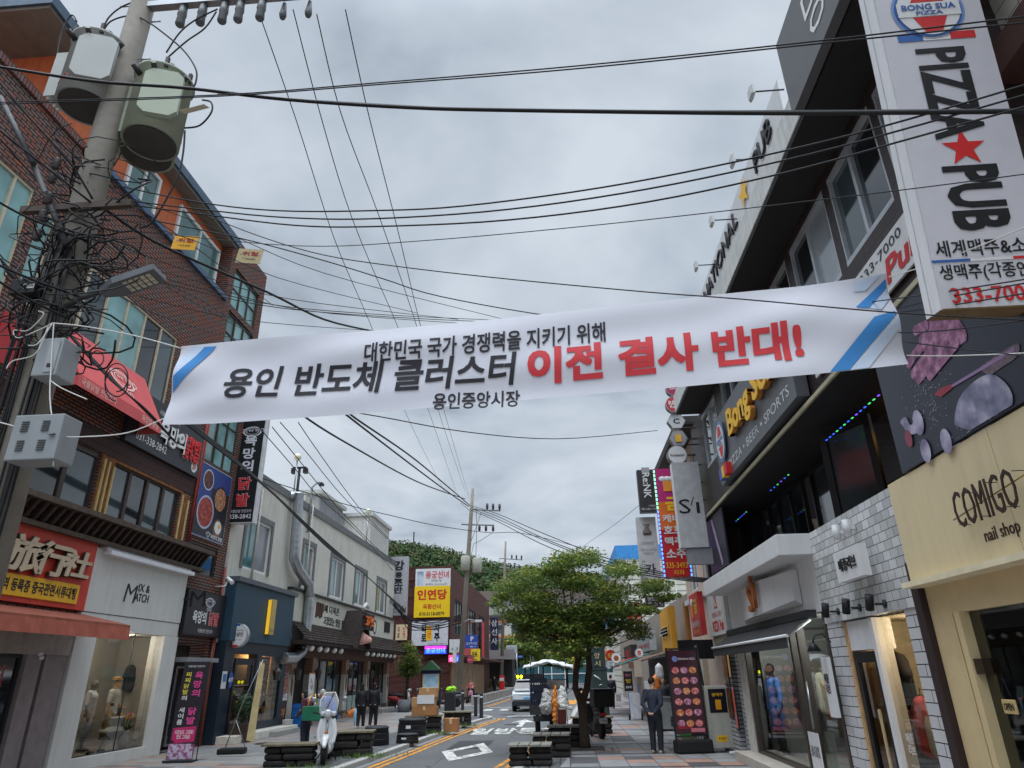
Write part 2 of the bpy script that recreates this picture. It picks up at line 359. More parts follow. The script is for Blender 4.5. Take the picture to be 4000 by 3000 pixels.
def figure(label, loc, rz, H=1.65, top=(30, 32, 40), pants=(28, 28, 32), shoe=(60, 58, 56), hair=(24, 22, 22), skin=None, pose=None, hairlen=0, vox=.012, skirt=None, name='person', cat='person', sleeves=1.0, tm=None, pm=None, wide=1.0, group=None, topname='jacket', eyes=True):
 J = dict(pelvis=(0, 0, .52), waist=(0, 0, .6), chest=(0, .005, .73), neck=(0, 0, .835), head=(0, .018, .925),
             sl=(-.105, 0, .795), sr=(.105, 0, .795), el=(-.135, -.01, .635), er=(.135, -.01, .635), wl=(-.135, .035, .49), wr=(.135, .035, .49),
             hl=(-.14, .045, .445), hr=(.14, .045, .445), kl=(-.058, .012, .285), kr=(.058, .012, .285), al=(-.056, -.01, .045), ar=(.056, -.01, .045), yaw=0)
 J.update(pose or {}); V = {k: Vector(v) * H for k, v in J.items() if k != 'yaw'}
 t = thing(name, label, cat, Matrix.Translation(loc) @ Matrix.Rotation(rz, 4, 'Z'), group)
 skin = skin or SKIN; s = H
 hd = Matrix.Rotation(J['yaw'], 4, 'Z'); fw = (hd @ Vector((0, 1, 0)))
 head = V['head']
 tb = []; bl = []
 tb.append(([V['pelvis'], V['waist'], V['chest'], V['neck'], head - Vector((0, 0, .03 * s))], [.075 * s, .066 * s, .075 * s, .033 * s, .033 * s]))
 for a in 'lr':
  tb.append(([V['chest'] + Vector((0, 0, .05 * s)), V['s' + a], V['e' + a], V['w' + a]], [.05 * s, .034 * s, .026 * s, .017 * s]))
  hipx = -.045 if a == 'l' else .045
  tb.append(([V['pelvis'] + Vector((hipx * s, 0, -.01 * s)), V['k' + a], V['a' + a]], [.058 * s, .036 * s, .024 * s]))
  an = V['a' + a]; tb.append(([an - Vector((0, .015 * s, .022 * s)), an + Vector((0, .085 * s, -.028 * s))], [.022 * s, .017 * s]))
  # palm, four unequal bent fingers and a thumb
  w, h = V['w' + a], V['h' + a]; d = (h - w).normalized(); sd = 1 if a == 'r' else -1
  f = d.cross(Vector((0, 1, 0))); f = f.normalized() if f.length > .2 else Vector((1, 0, 0)); pn = f.cross(d)
  pc = w + d * .03 * s; acr = pn
  tb.append(([w, pc, w + d * .05 * s], [.014 * s, .018 * s, .016 * s]))
  for k, L in zip((-1.5, -.5, .5, 1.5), (.036, .043, .04, .03)):
   b0 = w + d * .05 * s + acr * k * .011 * s; b1 = b0 + d * L * .5 * s - f * sd * .004 * s; b2 = b1 + d * L * .5 * s - f * sd * .014 * s
   tb.append(([b0, b1, b2], [.0058 * s, .0054 * s, .0046 * s]))
  th = w + d * .02 * s + acr * .016 * s; tb.append(([th, th + d * .02 * s + acr * .015 * s, th + d * .038 * s + acr * .015 * s], [.007 * s, .006 * s, .005 * s]))
 bl.append((head, (.044 * s, .052 * s, .066 * s), hd))
 bl.append((head + fw * .03 * s - Vector((0, 0, .035 * s)), (.03 * s, .026 * s, .03 * s), hd))
 bl.append((head + fw * .054 * s - Vector((0, 0, .012 * s)), (.008 * s, .012 * s, .014 * s), hd))
 for sx in (-1, 1): bl.append((head + hd @ Vector((sx * .044 * s, -.004 * s, -.008 * s)), (.007 * s, .013 * s, .018 * s), hd))
 body = solid('body', skin, t, tb, bl, min(vox, .0105))
 if eyes:
  e = MB()
  for sx in (-1, 1): e.ball(head + hd @ Vector((sx * .018 * s, .047 * s, .006 * s)), .0065 * s, 8, 6)
  e.ob('eyes', NEARBLK, t)
  e = MB(); e.ball(head + hd @ Vector((0, .053 * s, -.036 * s)), (.014 * s, .004 * s, .004 * s), 8, 6, hd); e.ob('mouth', mat((150, 84, 80), .6, var=0), t)
 hb = []
 hb.append((head + hd @ Vector((0, -.010 * s, .018 * s)), (.05 * s, .054 * s, .058 * s), hd))
 if hairlen: hb.append((head + hd @ Vector((0, -.03 * s, -.02 * s - hairlen * .5 * s)), (.05 * s, .032 * s, .05 * s + hairlen * .5 * s), hd))
 if hair: solid('hair', mat(hair, .6, var=.3, scale=60, bump=.4), t, [], hb, .012)
 ty = []
 w = wide
 ty.append(([V['pelvis'] - Vector((0, 0, .02 * s)), V['waist'], V['chest'], V['neck'] - Vector((0, 0, .035 * s))], [.086 * s * w, .080 * s * w, .088 * s * w, .05 * s]))
 tbl = [(V['chest'] + Vector((0, 0, .02 * s)), (.115 * s * w, .072 * s, .09 * s)), (V['pelvis'] + Vector((0, 0, .02 * s)), (.098 * s * w, .072 * s, .08 * s))]
 for a in 'lr':
  sl_end = V['e' + a].lerp(V['w' + a], max(0, sleeves * 2 - 1)) if sleeves > .5 else V['s' + a].lerp(V['e' + a], sleeves * 2)
  pth = [V['s' + a], V['e' + a], sl_end] if sleeves > .5 else [V['s' + a], sl_end]
  ty.append((pth, [.047 * s, .036 * s, .027 * s][:len(pth)]))
 solid(topname, tm or mat(top, .75, var=.2, scale=14, bump=.3), t, ty, tbl, max(vox, .012))
 if skirt:
  z0 = skirt; mbk = MB(); c = V['pelvis']
  mbk.lathe([(.075 * s, .60 * s), (.085 * s, .55 * s), (.10 * s, .46 * s), (.135 * s, z0 * s), (.13 * s, z0 * s + .004)], 20, Matrix.Translation((c.x, c.y, 0)) @ Matrix.Diagonal((1, .8, 1, 1)))
  mbk.ob('skirt', pm or mat(pants, .8, var=.3, scale=12), t)
 else:
  ly = [([V['pelvis'] + Vector((0, 0, .03 * s)), V['pelvis'] - Vector((0, 0, .02 * s))], [.085 * s, .08 * s])]
  for a in 'lr':
   hipx = -.045 if a == 'l' else .045
   ly.append(([V['pelvis'] + Vector((hipx * s, 0, -.02 * s)), V['k' + a], V['a' + a] + Vector((0, 0, .005 * s))], [.07 * s, .05 * s, .038 * s]))
  solid('trousers', pm or mat(pants, .8, var=.2, scale=10, bump=.2), t, ly, [], max(vox, .012))
 for a in 'lr':
  an = V['a' + a]
  solid('shoe', mat(shoe, .55), t, [([an - Vector((0, .02 * s, .022 * s)), an + Vector((0, .05 * s, -.026 * s)), an + Vector((0, .095 * s, -.03 * s))], [.028 * s, .026 * s, .02 * s])], [], .012, 2)
 return t
# ---------------------------------------------------------------- ground, road, pavements, markings
def surf_asphalt():
 m, t, b = _new('asphalt'); b.inputs['Roughness'].default_value = .8
 n1 = noisy(t, 55, 6); n2 = noisy(t, .5, 5)
 a = ramp(t, n1.outputs['Fac'], [(.3, (.07, .07, .071)), (.7, (.18, .18, .18))])
 a = mixc(t, ramp(t, n2.outputs['Fac'], [(.35, (0, 0, 0)), (.7, (.55, .55, .55))]), a, (.075, .076, .08))
 vo = t.nodes.new('ShaderNodeTexVoronoi'); vo.feature = 'DISTANCE_TO_EDGE'; vo.inputs['Scale'].default_value = .55
 tc = t.nodes.new('ShaderNodeTexCoord'); nn = noisy(t, 1.7, 5)
 ad = t.nodes.new('ShaderNodeMix'); ad.data_type = 'RGBA'; ad.inputs[0].default_value = .35
 t.links.new(tc.outputs['Object'], ad.inputs[6]); t.links.new(nn.outputs['Color'], ad.inputs[7]); t.links.new(ad.outputs[2], vo.inputs['Vector'])
 cr = ramp(t, vo.outputs['Distance'], [(0, (1, 1, 1)), (.008, (0, 0, 0))])
 t.links.new(mixc(t, cr, a, (.02, .02, .022)), b.inputs['Base Color'])
 bumpy(t, b, n1.outputs['Fac'], .5, .01); return m
def surf_pavers(size, cols, grout=(70, 70, 70), gap=.008, rot=0, rough=.55, var=.12):
 m, t, b = _new('paving'); b.inputs['Roughness'].default_value = rough
 tc = t.nodes.new('ShaderNodeTexCoord'); mp = t.nodes.new('ShaderNodeMapping'); mp.inputs['Rotation'].default_value = (0, 0, rot)
 t.links.new(tc.outputs['Object'], mp.inputs[0])
 br = t.nodes.new('ShaderNodeTexBrick'); br.offset = 0; t.links.new(mp.outputs[0], br.inputs['Vector'])
 br.inputs['Scale'].default_value = 1; br.inputs['Brick Width'].default_value = size[0]; br.inputs['Row Height'].default_value = size[1]
 br.inputs['Mortar Size'].default_value = gap; br.inputs['Mortar Smooth'].default_value = .1
 vm = t.nodes.new('ShaderNodeVectorMath'); vm.operation = 'DIVIDE'; vm.inputs[1].default_value = (size[0], size[1], 1)
 t.links.new(mp.outputs[0], vm.inputs[0])
 fl = t.nodes.new('ShaderNodeVectorMath'); fl.operation = 'FLOOR'; t.links.new(vm.outputs[0], fl.inputs[0])
 sp = t.nodes.new('ShaderNodeSeparateXYZ'); t.links.new(fl.outputs[0], sp.inputs[0])
 cb = t.nodes.new('ShaderNodeCombineXYZ'); t.links.new(sp.outputs[0], cb.inputs[0]); t.links.new(sp.outputs[1], cb.inputs[1])
 wn = t.nodes.new('ShaderNodeTexWhiteNoise'); wn.noise_dimensions = '3D'; t.links.new(cb.outputs[0], wn.inputs['Vector'])
 c = ramp(t, wn.outputs['Value'], [(p, lin(q)) for p, q in cols], True)
 n = noisy(t, 2.2, 6); n2 = noisy(t, 60, 3)
 c = mixc(t, ramp(t, n.outputs['Fac'], [(.4, (0, 0, 0)), (.8, (.5, .5, .5))]), c, (.05, .05, .048))
 c = mixc(t, ramp(t, n2.outputs['Fac'], [(.4, (0, 0, 0)), (.7, (.25, .25, .25))]), c, (.08, .08, .08))
 t.links.new(mixc(t, br.outputs['Fac'], c, lin(grout)), b.inputs['Base Color'])
 bumpy(t, b, n2.outputs['Fac'], .15, .004); return m
ASPH = surf_asphalt()
PAVE_R = surf_pavers((.62, .62), [(0, (150, 150, 150)), (.55, (136, 137, 139)), (.74, (172, 134, 118)), (.93, (84, 82, 84))], grout=(62, 62, 64), gap=.012)
PAVE_L = surf_pavers((.9, .3), [(0, (158, 156, 152)), (.5, (142, 142, 142)), (.72, (176, 140, 122)), (.95, (112, 110, 112))], grout=(80, 80, 80))
COBBLE = surf_pavers((.22, .22), [(0, (106, 106, 108)), (.4, (90, 91, 94)), (.75, (120, 120, 120))], grout=(48, 48, 48), gap=.014)
GRANITE = mat((168, 166, 162), .7, var=.12, scale=18, bump=.15)
def worn(c):
 m, t, b = _new('road_paint'); b.inputs['Roughness'].default_value = .75; c = lin(c)
 f = ramp(t, noisy(t, 7, 8).outputs['Fac'], [(.5, (0, 0, 0)), (.62, (.85, .85, .85))]); s = ramp(t, noisy(t, 2, 3).outputs['Fac'], [(.3, [x * .8 for x in c]), (.7, c)])
 t.links.new(mixc(t, f, s, (.1, .1, .1)), b.inputs['Base Color']); return m
YEL = worn((226, 152, 28)); WHT = worn((220, 218, 210))
def yat(pl, y):
 for (x0, y0), (x1, y1) in zip(pl, pl[1:]):
  if y0 <= y <= y1: return x0 + (x1 - x0) * (y - y0) / (y1 - y0)
KL = [(-6.7, -8), (-4.91, 17.69), (-4.46, 24.93), (-3.85, 32.8), (-3.55, 34.3), (-3.62, 35.3), (-4.23, 36.6), (-5.5, 38.2), (-7.6, 39.6), (-12, 40.4)]
KL2 = [(-14, 47.2), (-6.6, 47.4), (-5.8, 48.2), (-5.62, 49.8), (-5.05, 70.5), (-4.4, 92)]
KR = [(-2.62, -8), (-1.17, 16.3), (-.35, 24.1), (.78, 49.6), (1.7, 72), (2.4, 92)]
def offs(pl, d):
 out = []
 for i, p in enumerate(pl):
  a, b = Vector(pl[max(i - 1, 0)]), Vector(pl[min(i + 1, len(pl) - 1)])
  t = (b - a).normalized(); nrm = Vector((t.y, -t.x)); out.append((p[0] + nrm.x * d, p[1] + nrm.y * d))
 return out
def ribbon(mb, pl, d0, d1, z):
 a, b = offs(pl, d0), offs(pl, d1)
 for i in range(len(pl) - 1): mb.quad((*a[i], z), (*b[i], z), (*b[i + 1], z), (*a[i + 1], z))
 return mb
def smooth_pl(pl, n=4):
 out = []
 for i in range(len(pl) - 1):
  p0, p1, p2, p3 = (Vector(pl[max(0, min(len(pl) - 1, j))]) for j in (i - 1, i, i + 1, i + 2))
  for k in range(n):
   t = k / n; out.append(tuple(.5 * ((2 * p1) + (p2 - p0) * t + (2 * p0 - 5 * p1 + 4 * p2 - p3) * t * t + (3 * p1 - p0 - 3 * p2 + p3) * t ** 3)))
 return out + [pl[-1]]
def build_ground():
 g = MB(); g.rect(-900, 900, -60, 1500, -.112); struct(g.ob('ground', mat((112, 110, 104), .9, scale=.5)))
 r = MB(); r.rect(-60, 40, -9, 160, -.1); struct(r.ob('road', ASPH))
 s = MB(); kl = [KL[0]] + smooth_pl(KL[1:], 4); s.prism([(-30, -8)] + kl + [(-30, 40.4)], -.11, 0); struct(s.ob('sidewalk', PAVE_L))
 s = MB(); s.prism([(-40, 47.2)] + KL2 + [(-40, 92)], -.11, 0); struct(s.ob('sidewalk', PAVE_L))
 s = MB(); s.prism(KR + [(20, 92), (20, -8)], -.11, 0); struct(s.ob('sidewalk', PAVE_R))
 s = MB(); ribbon(s, smooth_pl(KL[:7]), -.2, -1.75, .004); struct(s.ob('pavement', COBBLE))
 s = MB(); ribbon(s, KR[:4], .2, .95, .004); struct(s.ob('pavement', COBBLE))
 # dark bands laid across the right pavement
 b = MB()
 for y in [11 + 2.48 * i for i in range(16)]: b.rect(yat(KR, y) + .96, 3.98, y, y + .17, .005)
 struct(b.ob('pavement', mat((74, 74, 78), .6, var=.2)))
 k = MB()
 for pl, sg in ((smooth_pl(KL, 5), -1), (KL2, -1), (KR, 1)):
  L = 0; seg = []
  for (a, c) in zip(pl, pl[1:]):
   a, c = Vector(a), Vector(c); n = max(1, round((c - a).length / 1.0))
   for i in range(n):
    p, q = a.lerp(c, i / n), a.lerp(c, (i + 1) / n - .012 / max(.3, (c - a).length))
    t = (q - p).normalized(); w = Vector((t.y, -t.x)) * sg
    o = [p - w * .015, q - w * .015, q + w * .19, p + w * .19]
    k.prism([(v.x, v.y) for v in o], -.11, .012)
 struct(k.ob('kerb', GRANITE, bevel=.012))
 gu = MB(); ribbon(gu, smooth_pl(KL[:8], 4), .02, .2, -.096); ribbon(gu, KR, -.02, -.2, -.096); struct(gu.ob('road_edge', mat((128, 128, 126), .8, scale=6)))
 m = MB(); z = -.092
 lp = smooth_pl(KL[:6], 5); ribbon(m, lp, .3, .42, z); ribbon(m, lp, .52, .64, z)
 ribbon(m, KR[:3], -.26, -.38, z); ribbon(m, KR[:3], -.48, -.6, z)
 ribbon(m, KL2[2:], .3, .42, z); ribbon(m, KL2[2:5], .55, .67, z); ribbon(m, KR[3:], -.3, -.55, z); ribbon(m, [KR[3], (1.1, 57)], -.55, -.95, z)
 struct(m.ob('road_marking', YEL))
 w = MB()
 q = lambda x, y: P(1000 + x * .633, 2650 + y * .633, Z=-.092)
 o = [q(1145, 452), q(1405, 398), q(1462, 455), q(1190, 512)]; c = sum(o, Vector()) / 4
 inn = [c + (v - c) * .58 for v in o]
 for i in range(4): w.quad(o[i], o[(i + 1) % 4], inn[(i + 1) % 4], inn[i])
 a, b2 = P(1960, 2799, Z=-.092), P(2080, 2797, Z=-.092); w.quad((-3.0, a.y, z), (-3.0, a.y + .4, z), (.0, a.y + .4, z), (.0, a.y, z))
 for i in range(5): w.rect(-4.9 + i * .95, -4.42 + i * .95, 42.8, 44.6, z)
 w.rect(-4.9, -.2, 46.6, 46.9, z)
 ax, ay = -1.95, 29.6
 w.prism([(ax - .12, ay), (ax + .12, ay), (ax + .12, ay + 2.6), (ax + .5, ay + 2.6), (ax, ay + 4.6), (ax - .5, ay + 2.6), (ax - .12, ay + 2.6)], z - .001, z)
 struct(w.ob('road_marking', WHT))
 t = text('일방통행', None, -1.92, 27.5, z, w=3.3, h=2.9, m=WHT, bold=.03, name='road_marking'); struct(t)
 # manhole covers and drain slots
 iron = mat((62, 62, 64), .6, .5, scale=20)
 for x, y, z, r, l in ((-2.3, 31, -.1, .34, 'round iron manhole cover in the lane past the one-way lettering'), (-3.0, 38.3, -.1, .38, 'round iron manhole cover in the lane at the side street'), (-9.2, 22.6, 0, .36, 'round iron manhole cover in the left pavement outside the blue shop')): tag(MB().cyl(0, 0, 0, .009, r, 20).ob('manhole_cover', iron, None, loc=(x, y, z)), l, 'manhole')
 t = thing('drain_grate', 'slotted drain grate in the right pavement beside the tree pit', 'drain', (.84, 19.65, 0)); [MB().box(-.22 + i * .22, -.18 + i * .22, -.35, .35, 0, .007).ob('slot', iron, t) for i in range(3)]
 pt = MB()
 for x, y, w, h in ((-2.9, 22.5, 1.1, 2.6), (-1.9, 36, 1.6, 1.2), (-3.2, 27.2, .8, 1.4)): pt.rect(x - w / 2, x + w / 2, y - h / 2, y + h / 2, -.096)
 struct(pt.ob('road_patch', mat((62, 62, 64), .85, var=.2, scale=30)))
build_ground()
# ---------------------------------------------------------------- hill with its wood
def build_hill():
 rid = [(900, 2075), (1300, 2090), (1551, 2119), (1681, 2131), (1800, 2159), (1880, 2180), (1934, 2200), (2060, 2222), (2205, 2236), (2500, 2262), (2800, 2300), (3200, 2380)]
 Y0, Y1 = 190, 330
 rt = [P(*p, Y=Y1) for p in rid]
 h = MB(); n = 8
 vs = []
 for i, t in enumerate(rt):
  for j in range(n + 1):
   f = j / n; vs.append((t.x, Y0 + (Y1 - Y0) * f, (t.z - 7) * math.sin(f * math.pi / 2) ** .9 if f else 0))
  vs.append((t.x, Y1 + 120, 0))
 m = n + 2
 h.add(vs, [(i * m + j, (i + 1) * m + j, (i + 1) * m + j + 1, i * m + j + 1) for i in range(len(rt) - 1) for j in range(m - 1)], True)
 struct(h.ob('hills', mat((44, 54, 34), .95, scale=.1)))
 rnd = random.Random(3); w = MB()
 def zat(x, f):
  for a, b in zip(rt, rt[1:]):
   if a.x <= x <= b.x: return (a.z + (b.z - a.z) * (x - a.x) / (b.x - a.x) - 7) * math.sin(f * math.pi / 2) ** .9
  return None
 for _ in range(2600):
  x = rnd.uniform(-95, 60); f = rnd.random() ** .7; zz = zat(x, f)
  if zz is None or f < .12: continue
  y = Y0 + (Y1 - Y0) * f; R = rnd.uniform(1.6, 3.8); w.cur = rnd.choice((0, 0, 1, 1, 2, 3))
  cz = zz + R * .8
  for _k in range(46):
   d = Vector((rnd.gauss(0, 1), rnd.gauss(0, 1), rnd.gauss(.3, 1))).normalized()
   if d.y > .5: continue
   c = Vector((x, y, cz)) + d * R * rnd.uniform(.65, 1.05); s = rnd.uniform(.25, .7)
   t1 = d.cross(Vector((rnd.random(), rnd.random(), rnd.random()))).normalized(); t2 = d.cross(t1)
   nn = (t1 + d * rnd.uniform(-.5, .5), t2 + d * rnd.uniform(-.5, .5))
   w.quad(c - nn[0] * s, c - nn[1] * s * .6, c + nn[0] * s, c + nn[1] * s * .8)
 o = w.ob('hillside_forest', [mat(c, .9, var=.25, scale=.7) for c in ((62, 84, 42), (48, 70, 36), (78, 96, 50), (84, 74, 50))])
 tag(o, 'green wooded hillside rising behind the far end of the street', 'forest', kind='stuff')
 p = P(1616, 2135, Y=330); q = P(1617, 2078, Y=330)
 tag(MB().tube([(p.x, 330, p.z - 6), (q.x, 330, q.z)], .35, 6).ob('radio_mast', DARK), 'thin dark mast standing on the crest of the wooded hill', 'mast')
build_hill()
# ---------------------------------------------------------------- left: brick building
XL = -11.08
BRK = bricks((158, 84, 58), (116, 102, 98), (26, 23, 23), .25, .085, .017, c3=(124, 88, 76))
BRK_D = bricks((104, 50, 42), (78, 58, 56), (36, 32, 32), .22, .07, .012, c3=(92, 56, 50))
BRK_V = bricks((132, 66, 52), (120, 100, 96), (40, 36, 36), .23, .085, .012, offset=0, vert=True)
BRK_VD = bricks((84, 44, 38), (64, 46, 44), (30, 27, 27), .23, .085, .012, offset=0, vert=True)
BROWN_F = mat((66, 52, 46), .5); CREAM_F = mat((196, 184, 160), .6)
def lpt(px, py, X=XL): p = P(px, py, X=X); return p.y, p.z
def panes_row(par, x0, x1, y0, y1, mats, z=0, fm=None, fw=.06, d=.08, rows=1):
 f = MB(); n = len(mats)
 f.box(x0, x1, y0, y0 + fw, z - d, z); f.box(x0, x1, y1 - fw, y1, z - d, z)
 for i in range(n + 1):
  c = x0 + (x1 - x0) * i / n; a, b = max(x0, c - fw / 2), min(x1, c + fw / 2); f.box(a, b, y0 + fw, y1 - fw, z - d, z - .004)
 for j in range(1, rows):
  c = y0 + (y1 - y0) * j / rows; f.box(x0 + fw, x1 - fw, c - fw * .3, c + fw * .3, z - d, z - .008)
 fo = f.ob('window', fm or BROWN_F, par)
 for i, m in enumerate(mats):
  a, b = x0 + (x1 - x0) * i / n, x0 + (x1 - x0) * (i + 1) / n; t = .006 * (i % 2)
  MB().quad((a + .01, y0 + .01, z - d * .6 + t), (b - .01, y0 + .01, z - d * .6), (b - .01, y1 - .01, z - d * .6), (a + .01, y1 - .01, z - d * .6 + t)).ob('pane', m, fo)
 return fo
def brick_building():
 b = thing('brick_building', 'four-storey red and grey brick building with an orange top storey, behind the transformer pole', 'building', frame(*LU, (XL, 0, 0)))
 holes = [(9.6, 11.1, 8.6, 11.7), (11.4, 11.85, 9.2, 11.5), (12.5, 17.2, 8.5, 11.15), (12.0, 15.1, 5.42, 6.95), (15.65, 18.8, 5.42, 6.95), (19.75, 21.7, 8.2, 13.6), (19.75, 21.5, 4.75, 5.7), (12.4, 15.4, .0, 2.8), (16.2, 19.1, .25, 2.95), (20.0, 21.7, 0, 2.85)]
 wall(b, 2, 22.1, 0, 13.8, holes, BRK, rv=.16, deep=9)
 wall(b, 19.35, 22.1, 13.8, 16.4, [(19.75, 21.7, 13.81, 15.3)], BRK, 'stair_tower', rv=.16, deep=6)
 MB().box(2, 12.75, 13.62, 13.82, -.1, .06).ob('cap_course', BRK_V, b)
 MB().box(12.75, 19.34, 13.70, 13.86, -.1, .10).ob('flashing', mat((78, 98, 124), .5, .2, streak=.2), b)
 o = MB(); o.box(11.2, 19.3, 13.8, 16.0, -6, -.4)
 o.ob('penthouse', mat((196, 104, 62), .7, var=.08, streak=.3), b)
 for a, c in (((500, 640), (600, 815)), ((690, 850), (838, 1075))):
  p, q = P(*a, X=XL - .4), P(*c, X=XL - .4)
  f = window(b, p.y, max(q.y, p.y + .9), 14.2, 15.6, -.32, 2, 1, WHITE, TEAL_D, fw=.1, d=.1)
 r = MB(); r.box(9.9, 19.6, 16.02, 16.3, -7, .12); r.ob('roof', mat((82, 100, 118), .5, .2, streak=.35), b)
 MB().box(9.96, 19.54, 15.93, 16.018, -6.9, .04).ob('soffit', mat((120, 114, 104), .8), b)
 panes_row(b, 9.6, 11.1, 8.6, 11.7, [TEAL, TEAL, TEAL], -.03, CREAM_F)
 panes_row(b, 11.4, 11.85, 9.2, 11.5, [TEAL], -.03, CREAM_F)
 panes_row(b, 12.5, 17.2, 8.5, 11.15, [INK, PANE, TEAL, TEAL, INK, PANE], -.03, CREAM_F, rows=1)
 panes_row(b, 12.0, 15.1, 5.42, 6.95, [PANE, INK, PANE], -.05, BROWN_F, .13)
 panes_row(b, 15.65, 18.8, 5.42, 6.95, [PANE, INK, PANE, PANE], -.05, BROWN_F, .12)
 panes_row(b, 19.75, 21.7, 8.2, 13.6, [TEAL_D, TEAL, TEAL], -.05, BROWN_F, .07, rows=7)
 panes_row(b, 19.75, 21.7, 13.82, 15.3, [TEAL, TEAL, TEAL], -.05, BROWN_F, .07, rows=2)
 panes_row(b, 19.75, 21.5, 4.75, 5.7, [TEAL_D, INK], -.03, BROWN_F, .07)
 MB().box(11.4, 19.5, 6.96, 7.45, -.1, .03).ob('soldier_course', BRK_VD, b)
 MB().box(12.4, 17.3, 8.22, 8.48, -.1, .05).ob('window_sill', BRK_V, b)
 # bare plywood and insulation strips round the second-floor windows
 pl = mat((124, 82, 46), .8, var=.35, scale=7); st = mat((206, 178, 120), .8)
 MB().box(15.12, 15.64, 5.4, 6.98, -.12, .012).box(18.82, 19.3, 5.4, 6.9, -.12, .01).box(15.64, 18.84, 6.88, 6.955, -.1, .02).ob('plywood', pl, b)
 for x in (15.2, 15.38, 15.58, 18.86, 19.2): MB().box(x, x + .05, 5.44, 6.75 + .2 * random.random(), .013, .05).ob('batten', st, b)
 # timber cornice with rafters over the ground floor
 MB().box(8, 20.3, 5.28, 5.40, -.1, .55).box(8, 20.3, 4.80, 4.90, -.1, .30).ob('cornice', mat((84, 72, 62), .8, var=.3, scale=8), b)
 f = MB()
 for i in range(46):
  x = 8.1 + i * .265
  f.add([(x, 4.9, .24), (x + .09, 4.9, .24), (x + .09, 5.28, .5), (x, 5.28, .5), (x, 4.9, .1), (x + .09, 4.9, .1), (x + .09, 5.28, .36), (x, 5.28, .36)], [(0, 1, 2, 3), (7, 6, 5, 4), (0, 3, 7, 4), (1, 5, 6, 2)])
 f.ob('rafter', mat((54, 42, 36), .8, var=.3), b)
 # doorway of the stairs
 d = MB(); d.box(20.05, 21.65, 0, 2.8, -.6, -.5).ob('doorway', mat((58, 52, 48), .7), b)
 MB().box(20.0, 21.9, 2.3, 2.42, -.1, .35).ob('door_hood', GREY, b)
 f = window(b, 20.7, 21.6, .1, 2.2, -.3, 1, 1, STEEL, INK, name='stair_door')
 MB().tube([(21.3, .9, -.24), (21.3, 1.7, -.24)], .02).ob('handle', STEEL, f)
 [MB().tube([(x, 0, .09), (x, h, .09)], .035).ob('drain_pipe', mat((136, 70, 58), .6), b) for x, h in ((21.9, 3.0), (22.0, 5.2))]
 MB().tube([(19.45, 5.6, .07), (19.45, 9.4, .07)], .035).tube([(19.57, 5.6, .07), (19.57, 9.4, .07)], .02).ob('riser_pipe', mat((150, 62, 52), .6), b)
 return b
brick_building()
def sign_thing(name, label, F, col, d=.12, cat='sign', group=None, face=None, fname='panel', frame_m=None, rough=.45):
 """F = (matrix, w, h). A shallow box sign; returns (thing, w, h). Local z=0 is the front face."""
 M, w, h = F
 t = thing(name, label, cat, M @ Matrix.Translation((0, 0, d)), group)
 m = col if not isinstance(col, tuple) else mat(col, rough, var=.05, scale=2)
 if frame_m: 
  panel(t, w, h, d, frame_m, 'case', 0, 0, -.004); panel(t, w - .06, h - .06, .012, m, fname, 0, .03, .004)
 else: panel(t, w, h, d, m, fname)
 return t, w, h
def pot_logo(par, x, y, r, z, m, name='emblem'):
 b = MB(); ring(b, x, y, z, r * .82, r, 28, 1, .55); ring(b, x, y + r * .03, z, r * .62, r * .7, 28, 1, .5)
 for sx in (-1, 1): ring(b, x + sx * r * 1.05, y + r * .12, z, r * .12, r * .2, 12)
 for dx in (-.4, 0, .4): ring(b, x + dx * r, y - r * .78, z, r * .1, r * .16, 12, 1, 1.2)
 for dx, a in ((-.35, .4), (0, -.3), (.35, .5)):
  for k in (-.5, 0, .5):
   c = Vector((x + dx * r, y + r * .02)); e = c + Vector((math.sin(a + k * 1.4), math.cos(a + k * 1.4))) * r * .26; n = Vector((e.y - c.y, c.x - e.x)).normalized() * r * .025
   b.quad((*(c - n), z), (*(c + n), z), (*(e + n), z), (*(e - n), z))
 return b.ob(name, m, par)
CREAM_L = mat((214, 212, 220), .5, var=0); REDL = mat((206, 40, 46), .5, var=0); PINKW = mat((232, 204, 204), .5, var=0)
def outlined(s, par, x, y, z, h, m, mo, w=None, ext=0, b0=.012, b1=.045, name='lettering'):
 text(s, par, x, y, z, h * 1.06, w * 1.04 if w else None, mo, bold=b1, name='letter_outline')
 return text(s, par, x, y, z + .012, h, w, m, bold=b0, ext=ext, name=name)
